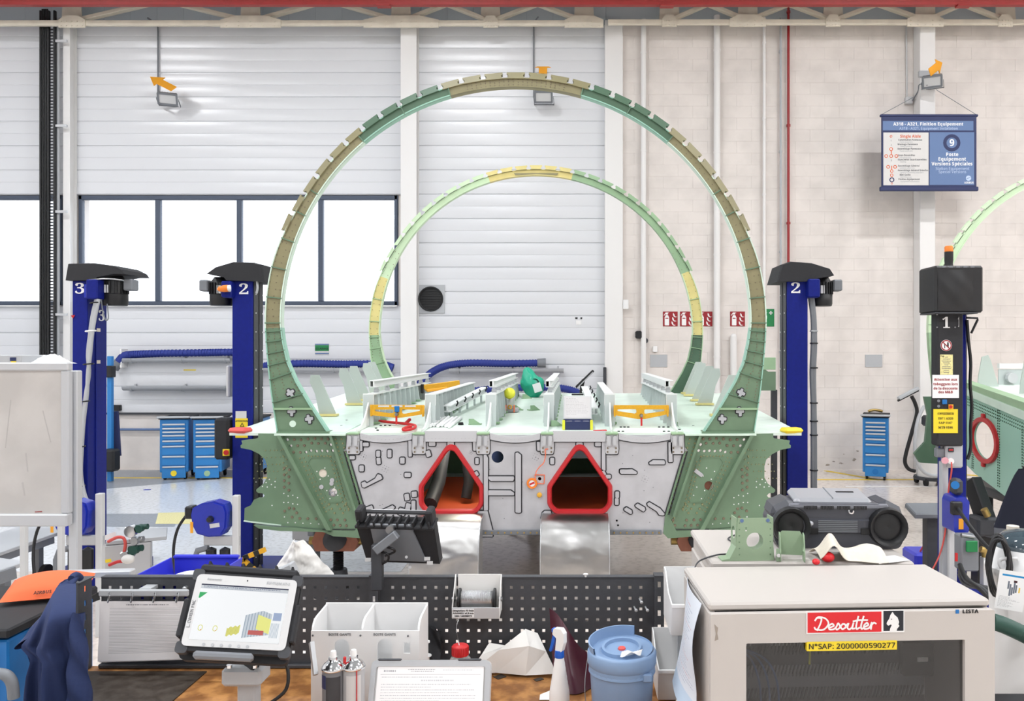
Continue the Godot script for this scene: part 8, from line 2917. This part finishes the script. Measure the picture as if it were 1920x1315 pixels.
	mk("base", G().box(bc2 + V(0, -0.11, 0), V(bw * 0.95, 0.006, 0.24)), M.bin_blue, t)
	mk("hook", G().box(bc2 + V(0, -0.02, 0.133), V(0.06, 0.06, 0.02)), M.bin_blue, t)
	single("cable_roll", G().at(bc2 + V(-0.02, -0.065, -0.0), Basis(Vector3.RIGHT, 0.25)).lathe([V2(0.03, -0.02), V2(0.075, -0.02), V2(0.085, 0.0), V2(0.075, 0.02), V2(0.03, 0.02)], 24), M.white, "white roll lying in the blue bin", "roll", bc2 + V(0, -0.1, 0))
	# ---- left end: blue drawer unit, pouch, jacket
	t = thing("drawer_unit", "blue drawer unit with a black rubber top at the bench end", "drawer unit", V(-2.216, 0, -2.84))
	var ux := -1.816
	var uy := 1.114
	mk("body", G().box(V(ux - 0.4, uy / 2 - 0.02, -2.84), V(0.78, uy - 0.04, 0.46), 0.006), M.bench_blue, t)
	mk("rubber_top", G().box(V(ux - 0.4, uy - 0.015, -2.84), V(0.8, 0.03, 0.49), 0.006), M.black_soft, t)
	for k in 3:
		var dr := mk("drawer", G().box(V(ux - 0.4, uy - 0.18 - k * 0.24, -2.607), V(0.72, 0.22, 0.012), 0.004), M.cabinet_blue, t)
		mk("handle", G().box(V(ux - 0.4, uy - 0.1 - k * 0.24, -2.597), V(0.66, 0.02, 0.012), 0.003), M.alu_matt, dr)
	var pc := V(P(92, 0, 2.95).x, uy + 0.002, -2.95)
	t = thing("pouch", "orange fabric pouch on the black rubber top", "pouch", pc)
	var pch := func(a: float, b: float, s: float) -> Vector3:
		var q := V2(a - 0.5, b - 0.5)
		var h := 0.05 * pow(clampf(cos(q.x * PI), 0.0, 1.0), 0.5) * pow(clampf(cos(q.y * PI), 0.0, 1.0), 0.5) * s
		return pc + Basis(Vector3.UP, 0.35) * V(q.x * 0.26, 0.03 + h + 0.03 * (b - 0.5), -q.y * 0.19)
	mk("upper_cloth", G().sheet(func(a: float, b: float) -> Vector3: return pch.call(a, b, 1.0), 16, 12), M.pouch, t)
	mk("lower_cloth", G().sheet(func(a: float, b: float) -> Vector3: return pch.call(a, b, -0.4), 16, 12), M.pouch, t)
	lettering("AIRBUS", P(80, 1111, 2.86), 0.011, M.print_black, t, "sans_bold", Basis(Vector3.UP, 0.35) * Basis(Vector3.RIGHT, -0.6))
	# jacket hanging over the end post
	jacket()
	single("grey_cable", G().tube(curve([P(-20, 1262, 2.42), P(8, 1265, 2.4), P(22, 1280, 2.4), P(26, 1310, 2.4)]), 0.016, 8), M.mid_grey, "coiled grey cable in front of the blue drawer unit", "cable", P(10, 1310, 2.4))


func jacket() -> void:
	var t := thing("work_jacket", "dark blue work jacket draped over the slotted end post", "jacket", P(110, 1290, 2.68))
	var d := 2.7
	# outline rows: left edge, right edge at heights
	var rows := [[1082, 133, 150], [1090, 122, 152], [1110, 108, 152], [1140, 92, 152], [1170, 76, 154], [1190, 64, 156], [1207, 50, 158], [1230, 72, 161], [1260, 62, 166], [1290, 56, 172], [1325, 50, 176]]
	var f := func(a: float, b: float, back: float) -> Vector3:
		var k := b * (rows.size() - 1)
		var i := mini(int(k), rows.size() - 2)
		var e := k - i
		var y := lerpf(rows[i][0], rows[i + 1][0], e)
		var l := lerpf(rows[i][1], rows[i + 1][1], e)
		var r := lerpf(rows[i][2], rows[i + 1][2], e)
		var fold := 0.018 * sin(a * 13.0 + b * 2.0) * smoothstep(0.1, 0.6, b) + 0.008 * sin(a * 29.0 - b * 6.0) * smoothstep(0.2, 0.8, b)
		var bulge := 0.05 * sin(a * PI)
		var p := P(lerpf(l, r, a), y, lerpf(2.72, 2.5, smoothstep(0.0, 0.35, b)))
		p.z += bulge * back + fold * 1.0 + (0.03 * (1.0 - b))
		return p
	mk("front_cloth", G().sheet(func(a: float, b: float) -> Vector3: return f.call(a, b, 1.0), 34, 26, 0.003, true), M.jacket, t)
	mk("rear_cloth", G().sheet(func(a: float, b: float) -> Vector3: return f.call(a, b, -0.4), 20, 18), M.jacket, t)
	# sleeve that hangs to the outside
	mk("sleeve", G().sheet(func(a: float, b: float) -> Vector3:
		var c := P(lerpf(138, 58, b), lerpf(1088, 1202, b), lerpf(2.68, 2.5, b))
		var w := lerpf(0.02, 0.05, b)
		var th := a * TAU
		return c + V(cos(th) * w * 0.9, sin(th) * w * 0.25 + cos(th) * w * 0.5, sin(th) * w * 0.55) + V(0, 0, 0.006 * sin(b * 17.0 + th)), 18, 18), M.jacket, t)
	mk("sleeve", G().sheet(func(a: float, b: float) -> Vector3:
		var c := P(lerpf(146, 148, b), lerpf(1150, 1330, b), 2.46)
		var w := lerpf(0.018, 0.04, b)
		var th := a * TAU
		return c + V(cos(th) * w, sin(th) * w * 0.2, sin(th) * w * 0.6) + V(0, 0, 0.008 * sin(b * 14.0 + th * 2.0)), 18, 18), M.jacket, t)
	mk("collar_loop", G().tube(curve([P(134, 1086, d - 0.03), P(142, 1079, d), P(150, 1084, d + 0.04)]), 0.012, 8), M.jacket, t)


func stroke(g: Geo, pts: Array, w: float) -> void:      # flat brush stroke
	var c := curve2(pts, 5)
	for k in c.size() - 1:
		var d := (c[k + 1] - c[k]).normalized() * w * 0.4
		var n := V2(-d.y, d.x).normalized() * w * 0.5
		g.prism(poly([c[k] - d + n, c[k + 1] + d + n, c[k + 1] + d - n, c[k] - d - n]), 0.0, 0.0008 + g.v.size() * 1.2e-7)


func cabinets() -> void:
	var o := V(0.728, 0, -2.14)
	var t := local("control_cabinet", "pale grey control cabinet with a smoked window and red logo sign", "cabinet", o, "", 0.05)
	var w := 0.76
	var h := 1.34
	var dp := 0.36
	var X := func(px: float) -> float: return (px - VX) / 711.0 - 0.728
	var Y := func(py: float) -> float: return 2.0 - (py - VY) / 711.0
	mk("top_panel", G().box(V(0, h - 0.011, -dp / 2 - 0.015), V(w, 0.022, dp), 0.006), M.lista, t)
	for s in [-1, 1]:
		mk("side_panel", G().box(V(s * (w / 2 - 0.01), h / 2 - 0.012, -dp / 2 - 0.015), V(0.02, h - 0.024, dp), 0.004), M.lista, t)
	mk("back_panel", G().box(V(0, h / 2 - 0.012, -dp - 0.005), V(w - 0.04, h - 0.024, 0.02)), M.mid_grey, t)
	mk("bottom_panel", G().box(V(0, 0.06, -dp / 2), V(w - 0.04, 0.02, dp - 0.05)), M.lista, t)
	for sx in [-1, 1]:
		for sz in [-0.06, -0.3]:
			mk("foot", G().cyl(V(sx * 0.32, 0, sz), V(sx * 0.32, 0.06, sz), 0.025, -1, 12), M.black, t)
	var hole := rect2(V2((X.call(1395) + X.call(1811)) / 2, (Y.call(1201) + 0.55) / 2), V2(X.call(1811) - X.call(1395), Y.call(1201) - 0.55), 0.004)
	var door := mk("door", G().prism(rect2(V2(0, h / 2 + 0.02), V2(w, h - 0.085), 0.006), -0.012, 0.008, [hole]), M.lista, t)
	mk("window_pane", G().box(V((X.call(1395) + X.call(1811)) / 2, (Y.call(1201) + 0.55) / 2, -0.006), V(X.call(1811) - X.call(1395), Y.call(1201) - 0.55, 0.004)), M.smoked, door)
	# sign with lettering
	var zl := 0.009
	mk("sign_board", G().box(V((X.call(1508) + X.call(1694)) / 2, Y.call(1164), zl), V(186 / 711.0, 41 / 711.0, 0.002)), M.white, t)
	mk("sign_field", G().box(V(X.call(1580), Y.call(1164), zl + 0.0008), V(140 / 711.0, 37.5 / 711.0, 0.0016)), M.logo_red, t)
	mk("sign_field", G().box(V(X.call(1673), Y.call(1163), zl + 0.0008), V(38 / 711.0, 37.5 / 711.0, 0.0016)), M.logo_black, t)
	var k := 1.0 / 3.0 / 711.0
	var B := V(X.call(1510), Y.call(1146), zl + 0.0017)
	var scr := G().at(B)
	var letters := [[[55, 25], [75, 30], [70, 60], [55, 95]], [[45, 40], [60, 22], [95, 30], [110, 60], [85, 92], [50, 90], [42, 80]], [[112, 82], [135, 72], [128, 60], [112, 72], [115, 90], [135, 90], [148, 78]], [[148, 78], [158, 58], [166, 80], [152, 92], [146, 86]], [[180, 62], [170, 75], [178, 90], [194, 80], [190, 64], [180, 62]], [[194, 72], [204, 62]], [[208, 60], [203, 82], [212, 92], [226, 80], [232, 58]], [[232, 58], [226, 86], [238, 88]], [[256, 22], [246, 70], [248, 90], [262, 84]], [[282, 22], [270, 70], [272, 90], [284, 84]], [[232, 48], [260, 42], [300, 42]], [[284, 82], [304, 70], [298, 58], [284, 72], [286, 90], [306, 88], [316, 76]], [[316, 76], [322, 58], [318, 92]], [[320, 70], [332, 58], [342, 62]]]
	for l in letters:
		var q := []
		for p in l:
			q.append(V2(p[0] * 1.16 - 10, -p[1] - 1.0) * k)
		stroke(scr, q, 8.5 * k)
	mk("lettering", scr, M.white, t)
	var hp := []
	for p in [[40, 15], [48, 3], [58, 20], [78, 36], [88, 62], [82, 74], [90, 84], [76, 98], [72, 112], [30, 112], [34, 96], [44, 78], [36, 74], [22, 82], [12, 72], [14, 62], [28, 42], [34, 24]]:
		hp.append(V2(p[0] * 0.94, -p[1]) * k)
	mk("horse_mark", G().at(V(X.call(1656), Y.call(1144.5), zl + 0.0017)).prism(rounded(hp, 0.0015, 2), 0.0, 0.0008, [circle2(V2(38, -46) * k, 4 * k, 8)]), M.white, t)
	lettering("LISTA", V(X.call(1821), Y.call(1148), 0.009), 0.0095, M.print_black, t, "sans_bold", Basis(), 1.25)
	mk("logo_square", G().box(V(X.call(1796), Y.call(1148), 0.0085), V(0.009, 0.01, 0.002)), M.bench_blue, t)
	mk("number_label", G().box(V(X.call(1594.5), Y.call(1208.5), 0.003), V(171 / 711.0, 17 / 711.0, 0.013)), M.yellow, t)
	lettering("N°SAP: 2000000590277", V(X.call(1594), Y.call(1208.5), 0.0105), 0.0135, M.print_black, t, "sans", Basis(), 1.18)
	mk("worn_edge", G().at(V(X.call(1338), Y.call(1178), 0.0082)).prism(poly([V2(-0.004, 0.02), V2(0.006, 0.01), V2(0.004, -0.004), V2(0.007, -0.02), V2(-0.003, -0.024), V2(0.0, -0.005)]), 0.0, 0.0005), M.grime, t)
	# inside: mounting plate, slotted ducts, devices
	mk("mounting_plate", G().box(V(0, 0.95, -dp + 0.03), V(w - 0.1, 0.7, 0.004)), M.mid_grey, t)
	for e in [[1268, 0.07], [1222, 0.05], [1300, 0.04]]:
		var y: float = 2.0 - (e[0] - VY) / 640.0
		var dc := G().box(V(-0.02, y, -0.2), V(0.6, e[1], 0.05), 0.002)
		for j in 56:
			dc.at(V(-0.31 + j * 0.0105, y + e[1] / 2 + 0.01, -0.17), Basis(Vector3.BACK, -0.25)).box(V(), V(0.005, 0.035, 0.004))
			dc.at(V())
		mk("wiring_duct", dc, M.dark_grey if e[0] != 1268 else M.mid_grey, t)
	for j in 11:
		var x := -0.28 + j * 0.052
		mk("terminal_block", G().box(V(x, 1.16, -0.26), V(0.046, 0.06, 0.06), 0.003), [M.pale_grey, M.light_grey, M.dark_grey][(j * 7) % 3], t)
	mk("power_supply", G().box(V(0.25, 1.13, -0.2), V(0.09, 0.1, 0.1), 0.004), M.black, t)
	mk("power_supply", G().box(V(0.15, 1.16, -0.22), V(0.06, 0.05, 0.08), 0.004), M.pale_grey, t)
	mk("unit_face", G().box(V(0.26, 1.13, -0.148), V(0.03, 0.012, 0.004)), M.white, t)
	for j in 3:
		mk("blue_wire", G().tube(curve([V(-0.28, 1.18, -0.14), V(-0.24 + j * 0.02, 1.15, -0.12), V(-0.22 + j * 0.025, 1.08, -0.1), V(-0.22 + j * 0.025, 0.95, -0.1)]), 0.003, 6), M.sign_blue, t)
	mk("earth_wire", G().tube(curve([V(-0.06, 1.2, -0.15), V(-0.07, 1.17, -0.13), V(-0.072, 1.13, -0.13)]), 0.003, 6), M.lemon, t)
	# second cabinet behind it
	t = thing("low_cabinet", "white topped cabinet carrying the radio, behind the control cabinet", "cabinet", V(0.76, 0, -2.8))
	mk("top_panel", G().box(V(0.744, 1.329, -2.79), V(0.64, 0.022, 0.47), 0.006), M.lista, t)
	mk("body", G().box(V(0.744, 0.66, -2.79), V(0.62, 1.31, 0.46), 0.006), M.lista, t)
	mk("door", G().box(V(0.43, 0.66, -2.79), V(0.012, 1.24, 0.42), 0.004), M.lista, t)
	# plastic bins and paper sleeve beside the cabinet
	for e in [[1282, 1078, 2.62, 0.1, "white plastic bin hooked beside the cabinet, the upper one"], [1258, 1196, 2.67, 0.1, "white plastic bin hooked beside the cabinet, the lower one"]]:
		var c := P(e[0], e[1], e[2])
		t = thing("plastic_bin", e[4], "bin", c - V(0, 0.16, 0))
		for s in [-1, 1]:
			mk("side", G().at(c + V(s * 0.052, 0, 0), Basis(Vector3.FORWARD, Vector3.UP, Vector3.RIGHT)).prism(poly([V2(-0.13, -0.06), V2(-0.1, -0.16), V2(0.1, -0.16), V2(0.1, 0.0), V2(0.06, 0.0), V2(-0.02, -0.05)]), -0.002, 0.002), M.white, t)
		mk("front", G().bar(c + V(0, -0.06, 0.13), c + V(0, -0.16, 0.1), 0.104, 0.004, Vector3.BACK), M.white, t)
		mk("back", G().box(c + V(0, -0.08, -0.1), V(0.104, 0.16, 0.004)), M.white, t)
		mk("base", G().box(c + V(0, -0.16, 0), V(0.104, 0.004, 0.2)), M.white, t)
		mk("rim", G().box(c + V(0, -0.06, 0.132), V(0.11, 0.012, 0.01), 0.002), M.white, t)
	t = thing("bin_rail", "slim grey stand holding the plastic bins at the bench end", "stand", V(P(1278, 0, 2.75).x, 0, -2.75))
	mk("upright", G().box(V(P(1278, 0, 2.75).x, 0.62, -2.735), V(0.03, 1.24, 0.012)), M.light_grey, t)
	mk("foot", G().box(V(P(1278, 0, 2.75).x, 0.01, -2.68), V(0.03, 0.02, 0.3)), M.light_grey, t)
	var pm := StandardMaterial3D.new()
	pm.roughness = 0.4
	pm.albedo_texture = paper_tex(256, 400, 51, func(im: Image, r: RandomNumberGenerator) -> void:
		im.fill(Color8(226, 233, 243))
		im.fill_rect(Rect2i(0, 340, 256, 60), Color8(200, 220, 240))
		for kk in 24:
			bars(im, r, 24, 40 + kk * 12, r.randi_range(120, 210), 3, Color8(176, 186, 206) if kk % 5 else Color8(206, 170, 180)))
	var sa := P(1318, 1085, 2.44)
	single("paper_sleeve", G().sheet(func(a: float, b: float) -> Vector3:
		var e := 1.0 - b
		return V(0.335 - 0.012 * sin(a * PI) - 0.045 * e * e - 0.02 * sin(e * 5.0) * a, 1.325 - e * 0.32, -2.46 + a * 0.28), 14, 16, 0.001), pm, "printed sheets in a clear sleeve hanging on the cabinet side", "paper sleeve", V(0.33, 1.02, -2.3))


func cabinet_things() -> void:
	var y := 1.3405
	# ---- portable radio
	var c := V(P(1562, 0, 2.8).x, y, -2.8)
	var t := local("radio", "big dark grey portable stereo with a silver lid on the white cabinet", "radio", c, "", -0.04)
	var q := []
	for e in [[-0.215, 0.03], [-0.2, 0.0], [0.2, 0.0], [0.215, 0.03], [0.222, 0.08], [0.205, 0.125], [0.13, 0.15], [-0.13, 0.15], [-0.205, 0.125], [-0.222, 0.08]]:
		q.append(V2(e[0], e[1]))
	mk("body", G().prism(rounded(q, 0.025, 4), -0.1, 0.07), M.radio_dark, t)
	for s in [-1.0, 1.0]:
		var sp := G().at(V(s * 0.16, 0.075, 0.07), Basis(Vector3.RIGHT, PI / 2))
		sp.lathe([V2(0.0, 0.004), V2(0.03, 0.012), V2(0.045, 0.006), V2(0.052, 0.02), V2(0.062, 0.024), V2(0.066, 0.0)], 26)
		mk("speaker", sp, M.black, t)
		mk("shoulder", G().at(V(s * 0.175, 0.115, -0.02), Basis(Vector3.BACK, -s * 0.45)).box(V(), V(0.09, 0.07, 0.15), 0.02), M.radio_dark, t)
		mk("port", G().cyl(V(s * 0.105, 0.075, 0.07), V(s * 0.105, 0.075, 0.076), 0.011, -1, 14), M.black, t)
	mk("lid", G().at(V(-0.008, 0.155, -0.03), Basis(Vector3.RIGHT, 0.12)).box(V(), V(0.26, 0.03, 0.14), 0.012), M.radio_silver, t)
	mk("lid_slot", G().at(V(0.05, 0.172, -0.04), Basis(Vector3.RIGHT, 0.12)).box(V(), V(0.06, 0.003, 0.01)), M.black, t)
	mk("lid_seam", G().at(V(-0.01, 0.1705, -0.03), Basis(Vector3.RIGHT, 0.12)).box(V(), V(0.003, 0.003, 0.13)), M.mid_grey, t)
	mk("shelf_strip", G().at(V(0, 0.128, 0.055), Basis(Vector3.RIGHT, 0.6)).box(V(), V(0.33, 0.05, 0.02), 0.006), M.radio_grey, t)
	var vt := G()
	for k in 4:
		for j in 9:
			vt.box(V(-0.115 + k * 0.055 + j * 0.005, 0.138, 0.075), V(0.003, 0.012, 0.002))
	mk("vent_slots", vt, M.black, t).set_meta("kind", "stuff")
	mk("rear_panel", G().box(V(-0.005, 0.075, 0.07), V(0.24, 0.05, 0.014), 0.005), M.radio_dark, t)
	vt = G()
	for k in 7:
		vt.box(V(-0.005, 0.058 + k * 0.006, 0.078), V(0.13, 0.0025, 0.002))
	mk("grille_slots", vt, M.mid_grey, t).set_meta("kind", "stuff")
	for s in [-1, 1]:
		mk("latch", G().box(V(s * 0.085, 0.06, 0.078), V(0.03, 0.022, 0.006), 0.002), M.black, t)
	mk("crack_mark", G().at(V(0.04, 0.125, 0.07), Basis(Vector3.RIGHT, 1.2)).lathe([V2(0.006, 0.0), V2(0.01, 0.004), V2(0.006, 0.006)], 14), M.chrome, t)
	mk("label", G().box(V(-0.2, 0.06, 0.072), V(0.014, 0.018, 0.002)), M.yellow, t)
	for e in [[-0.15, 0.135, 0.05], [-0.1, 0.085, 0.08], [-0.13, 0.15, 0.03]]:
		mk("silver_knob", G().ball(V(e[0], e[1], e[2]), V(0.014, 0.01, 0.01), 10, 8), M.radio_silver, t)
	# ---- green brackets on the near cabinet edge
	c = V(P(1422, 0, 2.52).x, y, -2.57)
	t = local("box_bracket", "tall green sheet metal bracket with round holes and a foot", "bracket", c, "green sheet brackets on the cabinet", 0.08)
	var W0 := 0.118
	var H0 := 0.135
	mk("front_plate", G().prism(poly([V2(-W0 / 2 - 0.004, 0), V2(W0 / 2 + 0.004, 0), V2(W0 / 2 - 0.004, H0), V2(-W0 / 2 + 0.004, H0)]), -0.0025, 0.0, [circle2(V2(0.0, 0.062), 0.027, 26), rect2(V2(-0.028, 0.1), V2(0.005, 0.014))]), M.bracket_green, t)
	mk("side_plate", G().at(V(-W0 / 2, 0, -0.0025), Basis(Vector3.FORWARD, Vector3.UP, Vector3.RIGHT)).prism(poly([V2(0, 0), V2(0.065, 0), V2(0.055, H0), V2(0.0, H0)]), -0.0015, 0.0015, [circle2(V2(0.03, 0.085), 0.02, 20)]), M.bracket_green, t)
	mk("side_plate", G().at(V(W0 / 2, 0, -0.0025), Basis(Vector3.FORWARD, Vector3.UP, Vector3.RIGHT)).prism(poly([V2(0, 0), V2(0.065, 0), V2(0.055, H0), V2(0.0, H0)]), -0.0015, 0.0015), M.bracket_green, t)
	mk("tube_seat", G().at(V(0, 0.062, -0.04), Basis(Vector3.RIGHT, PI / 2)).lathe([V2(0.027, 0.0), V2(0.027, 0.04)], 24), M.bracket_green, t)
	mk("foot", G().at(V(-W0 / 2 - 0.002, 0, 0)).prism(poly([V2(0, 0), V2(-0.045, 0.0), V2(-0.045, 0.004), V2(-0.02, 0.008), V2(0.0, 0.045)]), -0.05, -0.0), M.bracket_green, t)
	var rv := G()
	for k in 6:
		for s in [-1, 1]:
			rv.cyl(V(s * (W0 / 2 - 0.009), 0.02 + k * 0.02, 0), V(s * (W0 / 2 - 0.009), 0.02 + k * 0.02, 0.0015), 0.0022, -1, 6)
	mk("rivets", rv, M.primer_green, t).set_meta("kind", "stuff")
	for s in [-1, 1]:
		mk("blue_dot", G().cyl(V(s * 0.042, H0 - 0.008, 0.0), V(s * 0.042, H0 - 0.008, 0.0012), 0.006, -1, 10), M.sign_blue, t)
	c = V(P(1492, 0, 2.52).x, y, -2.56)
	t = local("box_bracket", "low green channel bracket beside the tall one", "bracket", c, "green sheet brackets on the cabinet", -0.15)
	mk("back_plate", G().prism(rounded([V2(-0.036, 0.012), V2(0.036, 0.012), V2(0.036, 0.075), V2(0.028, 0.088), V2(-0.028, 0.088), V2(-0.036, 0.08)], 0.005), -0.04, -0.0375), M.bracket_green, t)
	for s in [-1, 1]:
		mk("side_plate", G().at(V(s * 0.037, 0, 0.0), Basis(Vector3.FORWARD, Vector3.UP, Vector3.RIGHT)).prism(rounded([V2(-0.012, 0), V2(0.04, 0), V2(0.04, 0.086), V2(0.01, 0.08), V2(-0.012, 0.03)], 0.006), -0.0015, 0.0015, [circle2(V2(0.015, 0.04), 0.012, 16)] if s > 0 else []), M.bracket_green, t)
	mk("foot", G().box(V(-0.043, 0.02, 0.006), V(0.014, 0.04, 0.0025)), M.bracket_green, t)
	mk("clip", G().cyl(V(-0.043, 0.02, 0.006), V(-0.043, 0.02, 0.012), 0.006, -1, 12), M.chrome, t)
	# ---- cloths, ball, sheets, lead
	single("beige_cloth", G().sheet(func(a: float, b: float) -> Vector3:
		var x := lerpf(P(1528, 0, 2.6).x, P(1652, 0, 2.6).x, a)
		var h := 0.055 * exp(-pow((a - 0.18 - b * 0.1) / 0.14, 2.0)) + 0.03 * exp(-pow((a - 0.85) / 0.2, 2.0)) * b + 0.022 * sin(b * PI)
		return V(x, y + 0.003 + h, -2.54 - b * 0.13 + 0.012 * sin(a * 9.0)), 26, 14, 0.002), M.cloth_beige, "rumpled beige cloth before the radio", "cloth", V(P(1590, 0, 2.6).x, y, -2.6))
	for e in [[1552, 2.55, 0.021], [1530, 2.52, 0.012]]:
		single("red_ball", G().ball(V(P(e[0], 0, e[1]).x, y + e[2] * 0.8, -e[1]), V(e[2], e[2] * 0.8, e[2]), 18, 12), M.logo_red, "larger red rubber knob by the beige cloth" if e[2] > 0.02 else "small red rubber knob beside the larger one", "knob", V(P(e[0], 0, e[1]).x, y, -e[1]))
	single("paper_sheet", G().at(V(P(1668, 0, 2.56).x, y + 0.0015, -2.58), Basis(Vector3.UP, 0.35)).box(V(), V(0.12, 0.001, 0.07)), M.white, "white paper sheet lying by the beige cloth", "paper", V(P(1668, 0, 2.56).x, y, -2.58))
	single("thin_lead", G().tube(curve([V(P(1302, 0, 2.55).x, y - 0.02, -2.55), P(1312, 1052, 2.6), V(P(1345, 0, 2.62).x, y + 0.006, -2.62), V(P(1378, 0, 2.64).x, y + 0.004, -2.64)]), 0.0025, 6), M.dark_grey, "thin dark lead lying over the cabinet edge", "lead", V(P(1345, 0, 2.62).x, y, -2.62))
	single("lead_loop", G().tube(curve([V(P(1378, 0, 2.8).x, y + 0.003, -2.8), V(P(1366, 0, 2.85).x, y + 0.003, -2.86), V(P(1380, 0, 2.9).x, y + 0.003, -2.92)]), 0.0025, 6), M.dark_grey, "short dark lead curling behind the tall green bracket", "lead", V(P(1372, 0, 2.85).x, y, -2.85))
	# ---- bench vacuum beside the cabinet
	var d := 2.75
	c = V(P(1925, 0, d).x, 0, -d)
	t = local("bench_vacuum", "white vacuum with smoked dome, coiled black cable and instruction sheet", "vacuum cleaner", c)
	var Yw := func(py: float) -> float: return 2.0 - (py - VY) * d / FOCAL
	mk("tank", G().lathe([V2(0.0, 0.1), V2(0.1, 0.1), V2(0.11, 0.5), V2(0.115, Yw.call(1130)), V2(0.12, Yw.call(1080)), V2(0.13, Yw.call(1075)), V2(0.13, Yw.call(1062)), V2(0.112, Yw.call(1056)), V2(0.105, Yw.call(1030)), V2(0.09, Yw.call(1020))], 32), M.white, t)
	mk("dome", G().lathe([V2(0.1, Yw.call(1026)), V2(0.095, Yw.call(1012)), V2(0.07, Yw.call(1000)), V2(0.03, Yw.call(994)), V2(0.0, Yw.call(993))], 30), M.dome, t)
	mk("dome_base", G().lathe([V2(0.102, Yw.call(1028)), V2(0.06, Yw.call(1015)), V2(0.0, Yw.call(1010))], 24), M.mid_grey, t)
	mk("top_knob", G().cyl(V(-0.02, Yw.call(1000), -0.05), V(-0.02, Yw.call(992), -0.05), 0.02, -1, 12), M.cloth_beige, t)
	for k in 6:
		var a := []
		for j in 20:
			var e := TAU * j / 20.0
			a.append(P(1873, 1062, 2.64 + k * 0.014) - c + V(cos(e) * (0.03 + 0.003 * (k % 3)), sin(e) * (0.088 + 0.004 * ((k * 2) % 5)), 0.01 * sin(e * 2.0 + k)))
		mk("cable_turn", G().tube(a, 0.0055, 6, true), M.black, t)
	mk("cable_hook", G().tube(curve([V(-0.08, Yw.call(1035), 0.09), V(-0.125, Yw.call(1040), 0.07), V(-0.12, Yw.call(1058), 0.08), V(-0.06, Yw.call(1075), 0.11)]), 0.006, 8), M.white, t)
	var im2 := StandardMaterial3D.new()
	im2.albedo_texture = paper_tex(200, 300, 61, func(im: Image, r: RandomNumberGenerator) -> void:
		im.fill(Color8(240, 241, 242))
		im.fill_rect(Rect2i(24, 30, 160, 14), Color8(40, 140, 200))
		for kk in 5:
			im.fill_rect(Rect2i(70 + kk * 14, 80 + (kk % 3) * 22, 12, 60 + (kk % 2) * 30), Color8(110, 118, 130))
		im.fill_rect(Rect2i(110, 70, 24, 16), Color8(60, 30, 34))
		im.fill_rect(Rect2i(150, 120, 10, 40), Color8(236, 200, 80))
		for kk in 12:
			bars(im, r, 18, 200 + kk * 7, r.randi_range(60, 160), 2, Color8(150, 152, 156)))
	mk("instruction_sheet", G().at(P(1896, 1108, 2.56) - c, Basis(Vector3.UP, -0.1) * Basis(Vector3.BACK, -0.14)).quad(V(-0.043, -0.062, 0), V(0.043, -0.062, 0), V(0.043, 0.062, 0), V(-0.043, 0.062, 0), Vector3.BACK), im2, t)
	var hs := []
	for e in [[1858, 1165], [1880, 1172], [1905, 1183], [1940, 1200]]:
		hs.append(P(e[0], e[1], 2.5) - c)
	hs = curve(hs, 8)
	var hg := G().tube(hs, 0.022, 12)
	for k in range(1, hs.size() - 1):
		for s in 2:
			var p: Vector3 = hs[k].lerp(hs[k + 1], s * 0.5)
			var e: Vector3 = (hs[k + 1] - hs[k - 1]).normalized()
			hg.cyl(p - e * 0.0018, p + e * 0.0018, 0.0255, -1, 12)
	mk("green_hose", hg, M.hose_green, t)
	mk("chassis", G().box(V(-0.01, 0.3, 0.03), V(0.24, 0.6, 0.2), 0.02), M.dark_grey, t)
	for s in [-1, 1]:
		mk("wheel", G().cyl(V(s * 0.11, 0.05, 0.1), V(s * 0.13, 0.05, 0.1), 0.05, -1, 14), M.rubber, t)
	t = thing("grey_cart", "grey wheeled cart with a ribbed black top beside the control cabinet", "cart", V(P(1920, 0, 2.25).x, 0, -2.3))
	var cx := P(1935, 0, 2.3).x
	mk("body", G().box(V(cx, 0.5, -2.32), V(0.21, 0.86, 0.3), 0.01), M.light_grey, t)
	mk("ribbed_top", G().box(V(cx, 0.945, -2.32), V(0.22, 0.03, 0.32), 0.006), M.black_soft, t)
	for s in [-1, 1]:
		mk("caster", G().cyl(V(cx + s * 0.08 - 0.012, 0.04, -2.25), V(cx + s * 0.08 + 0.012, 0.04, -2.25), 0.04, -1, 12), M.rubber, t)
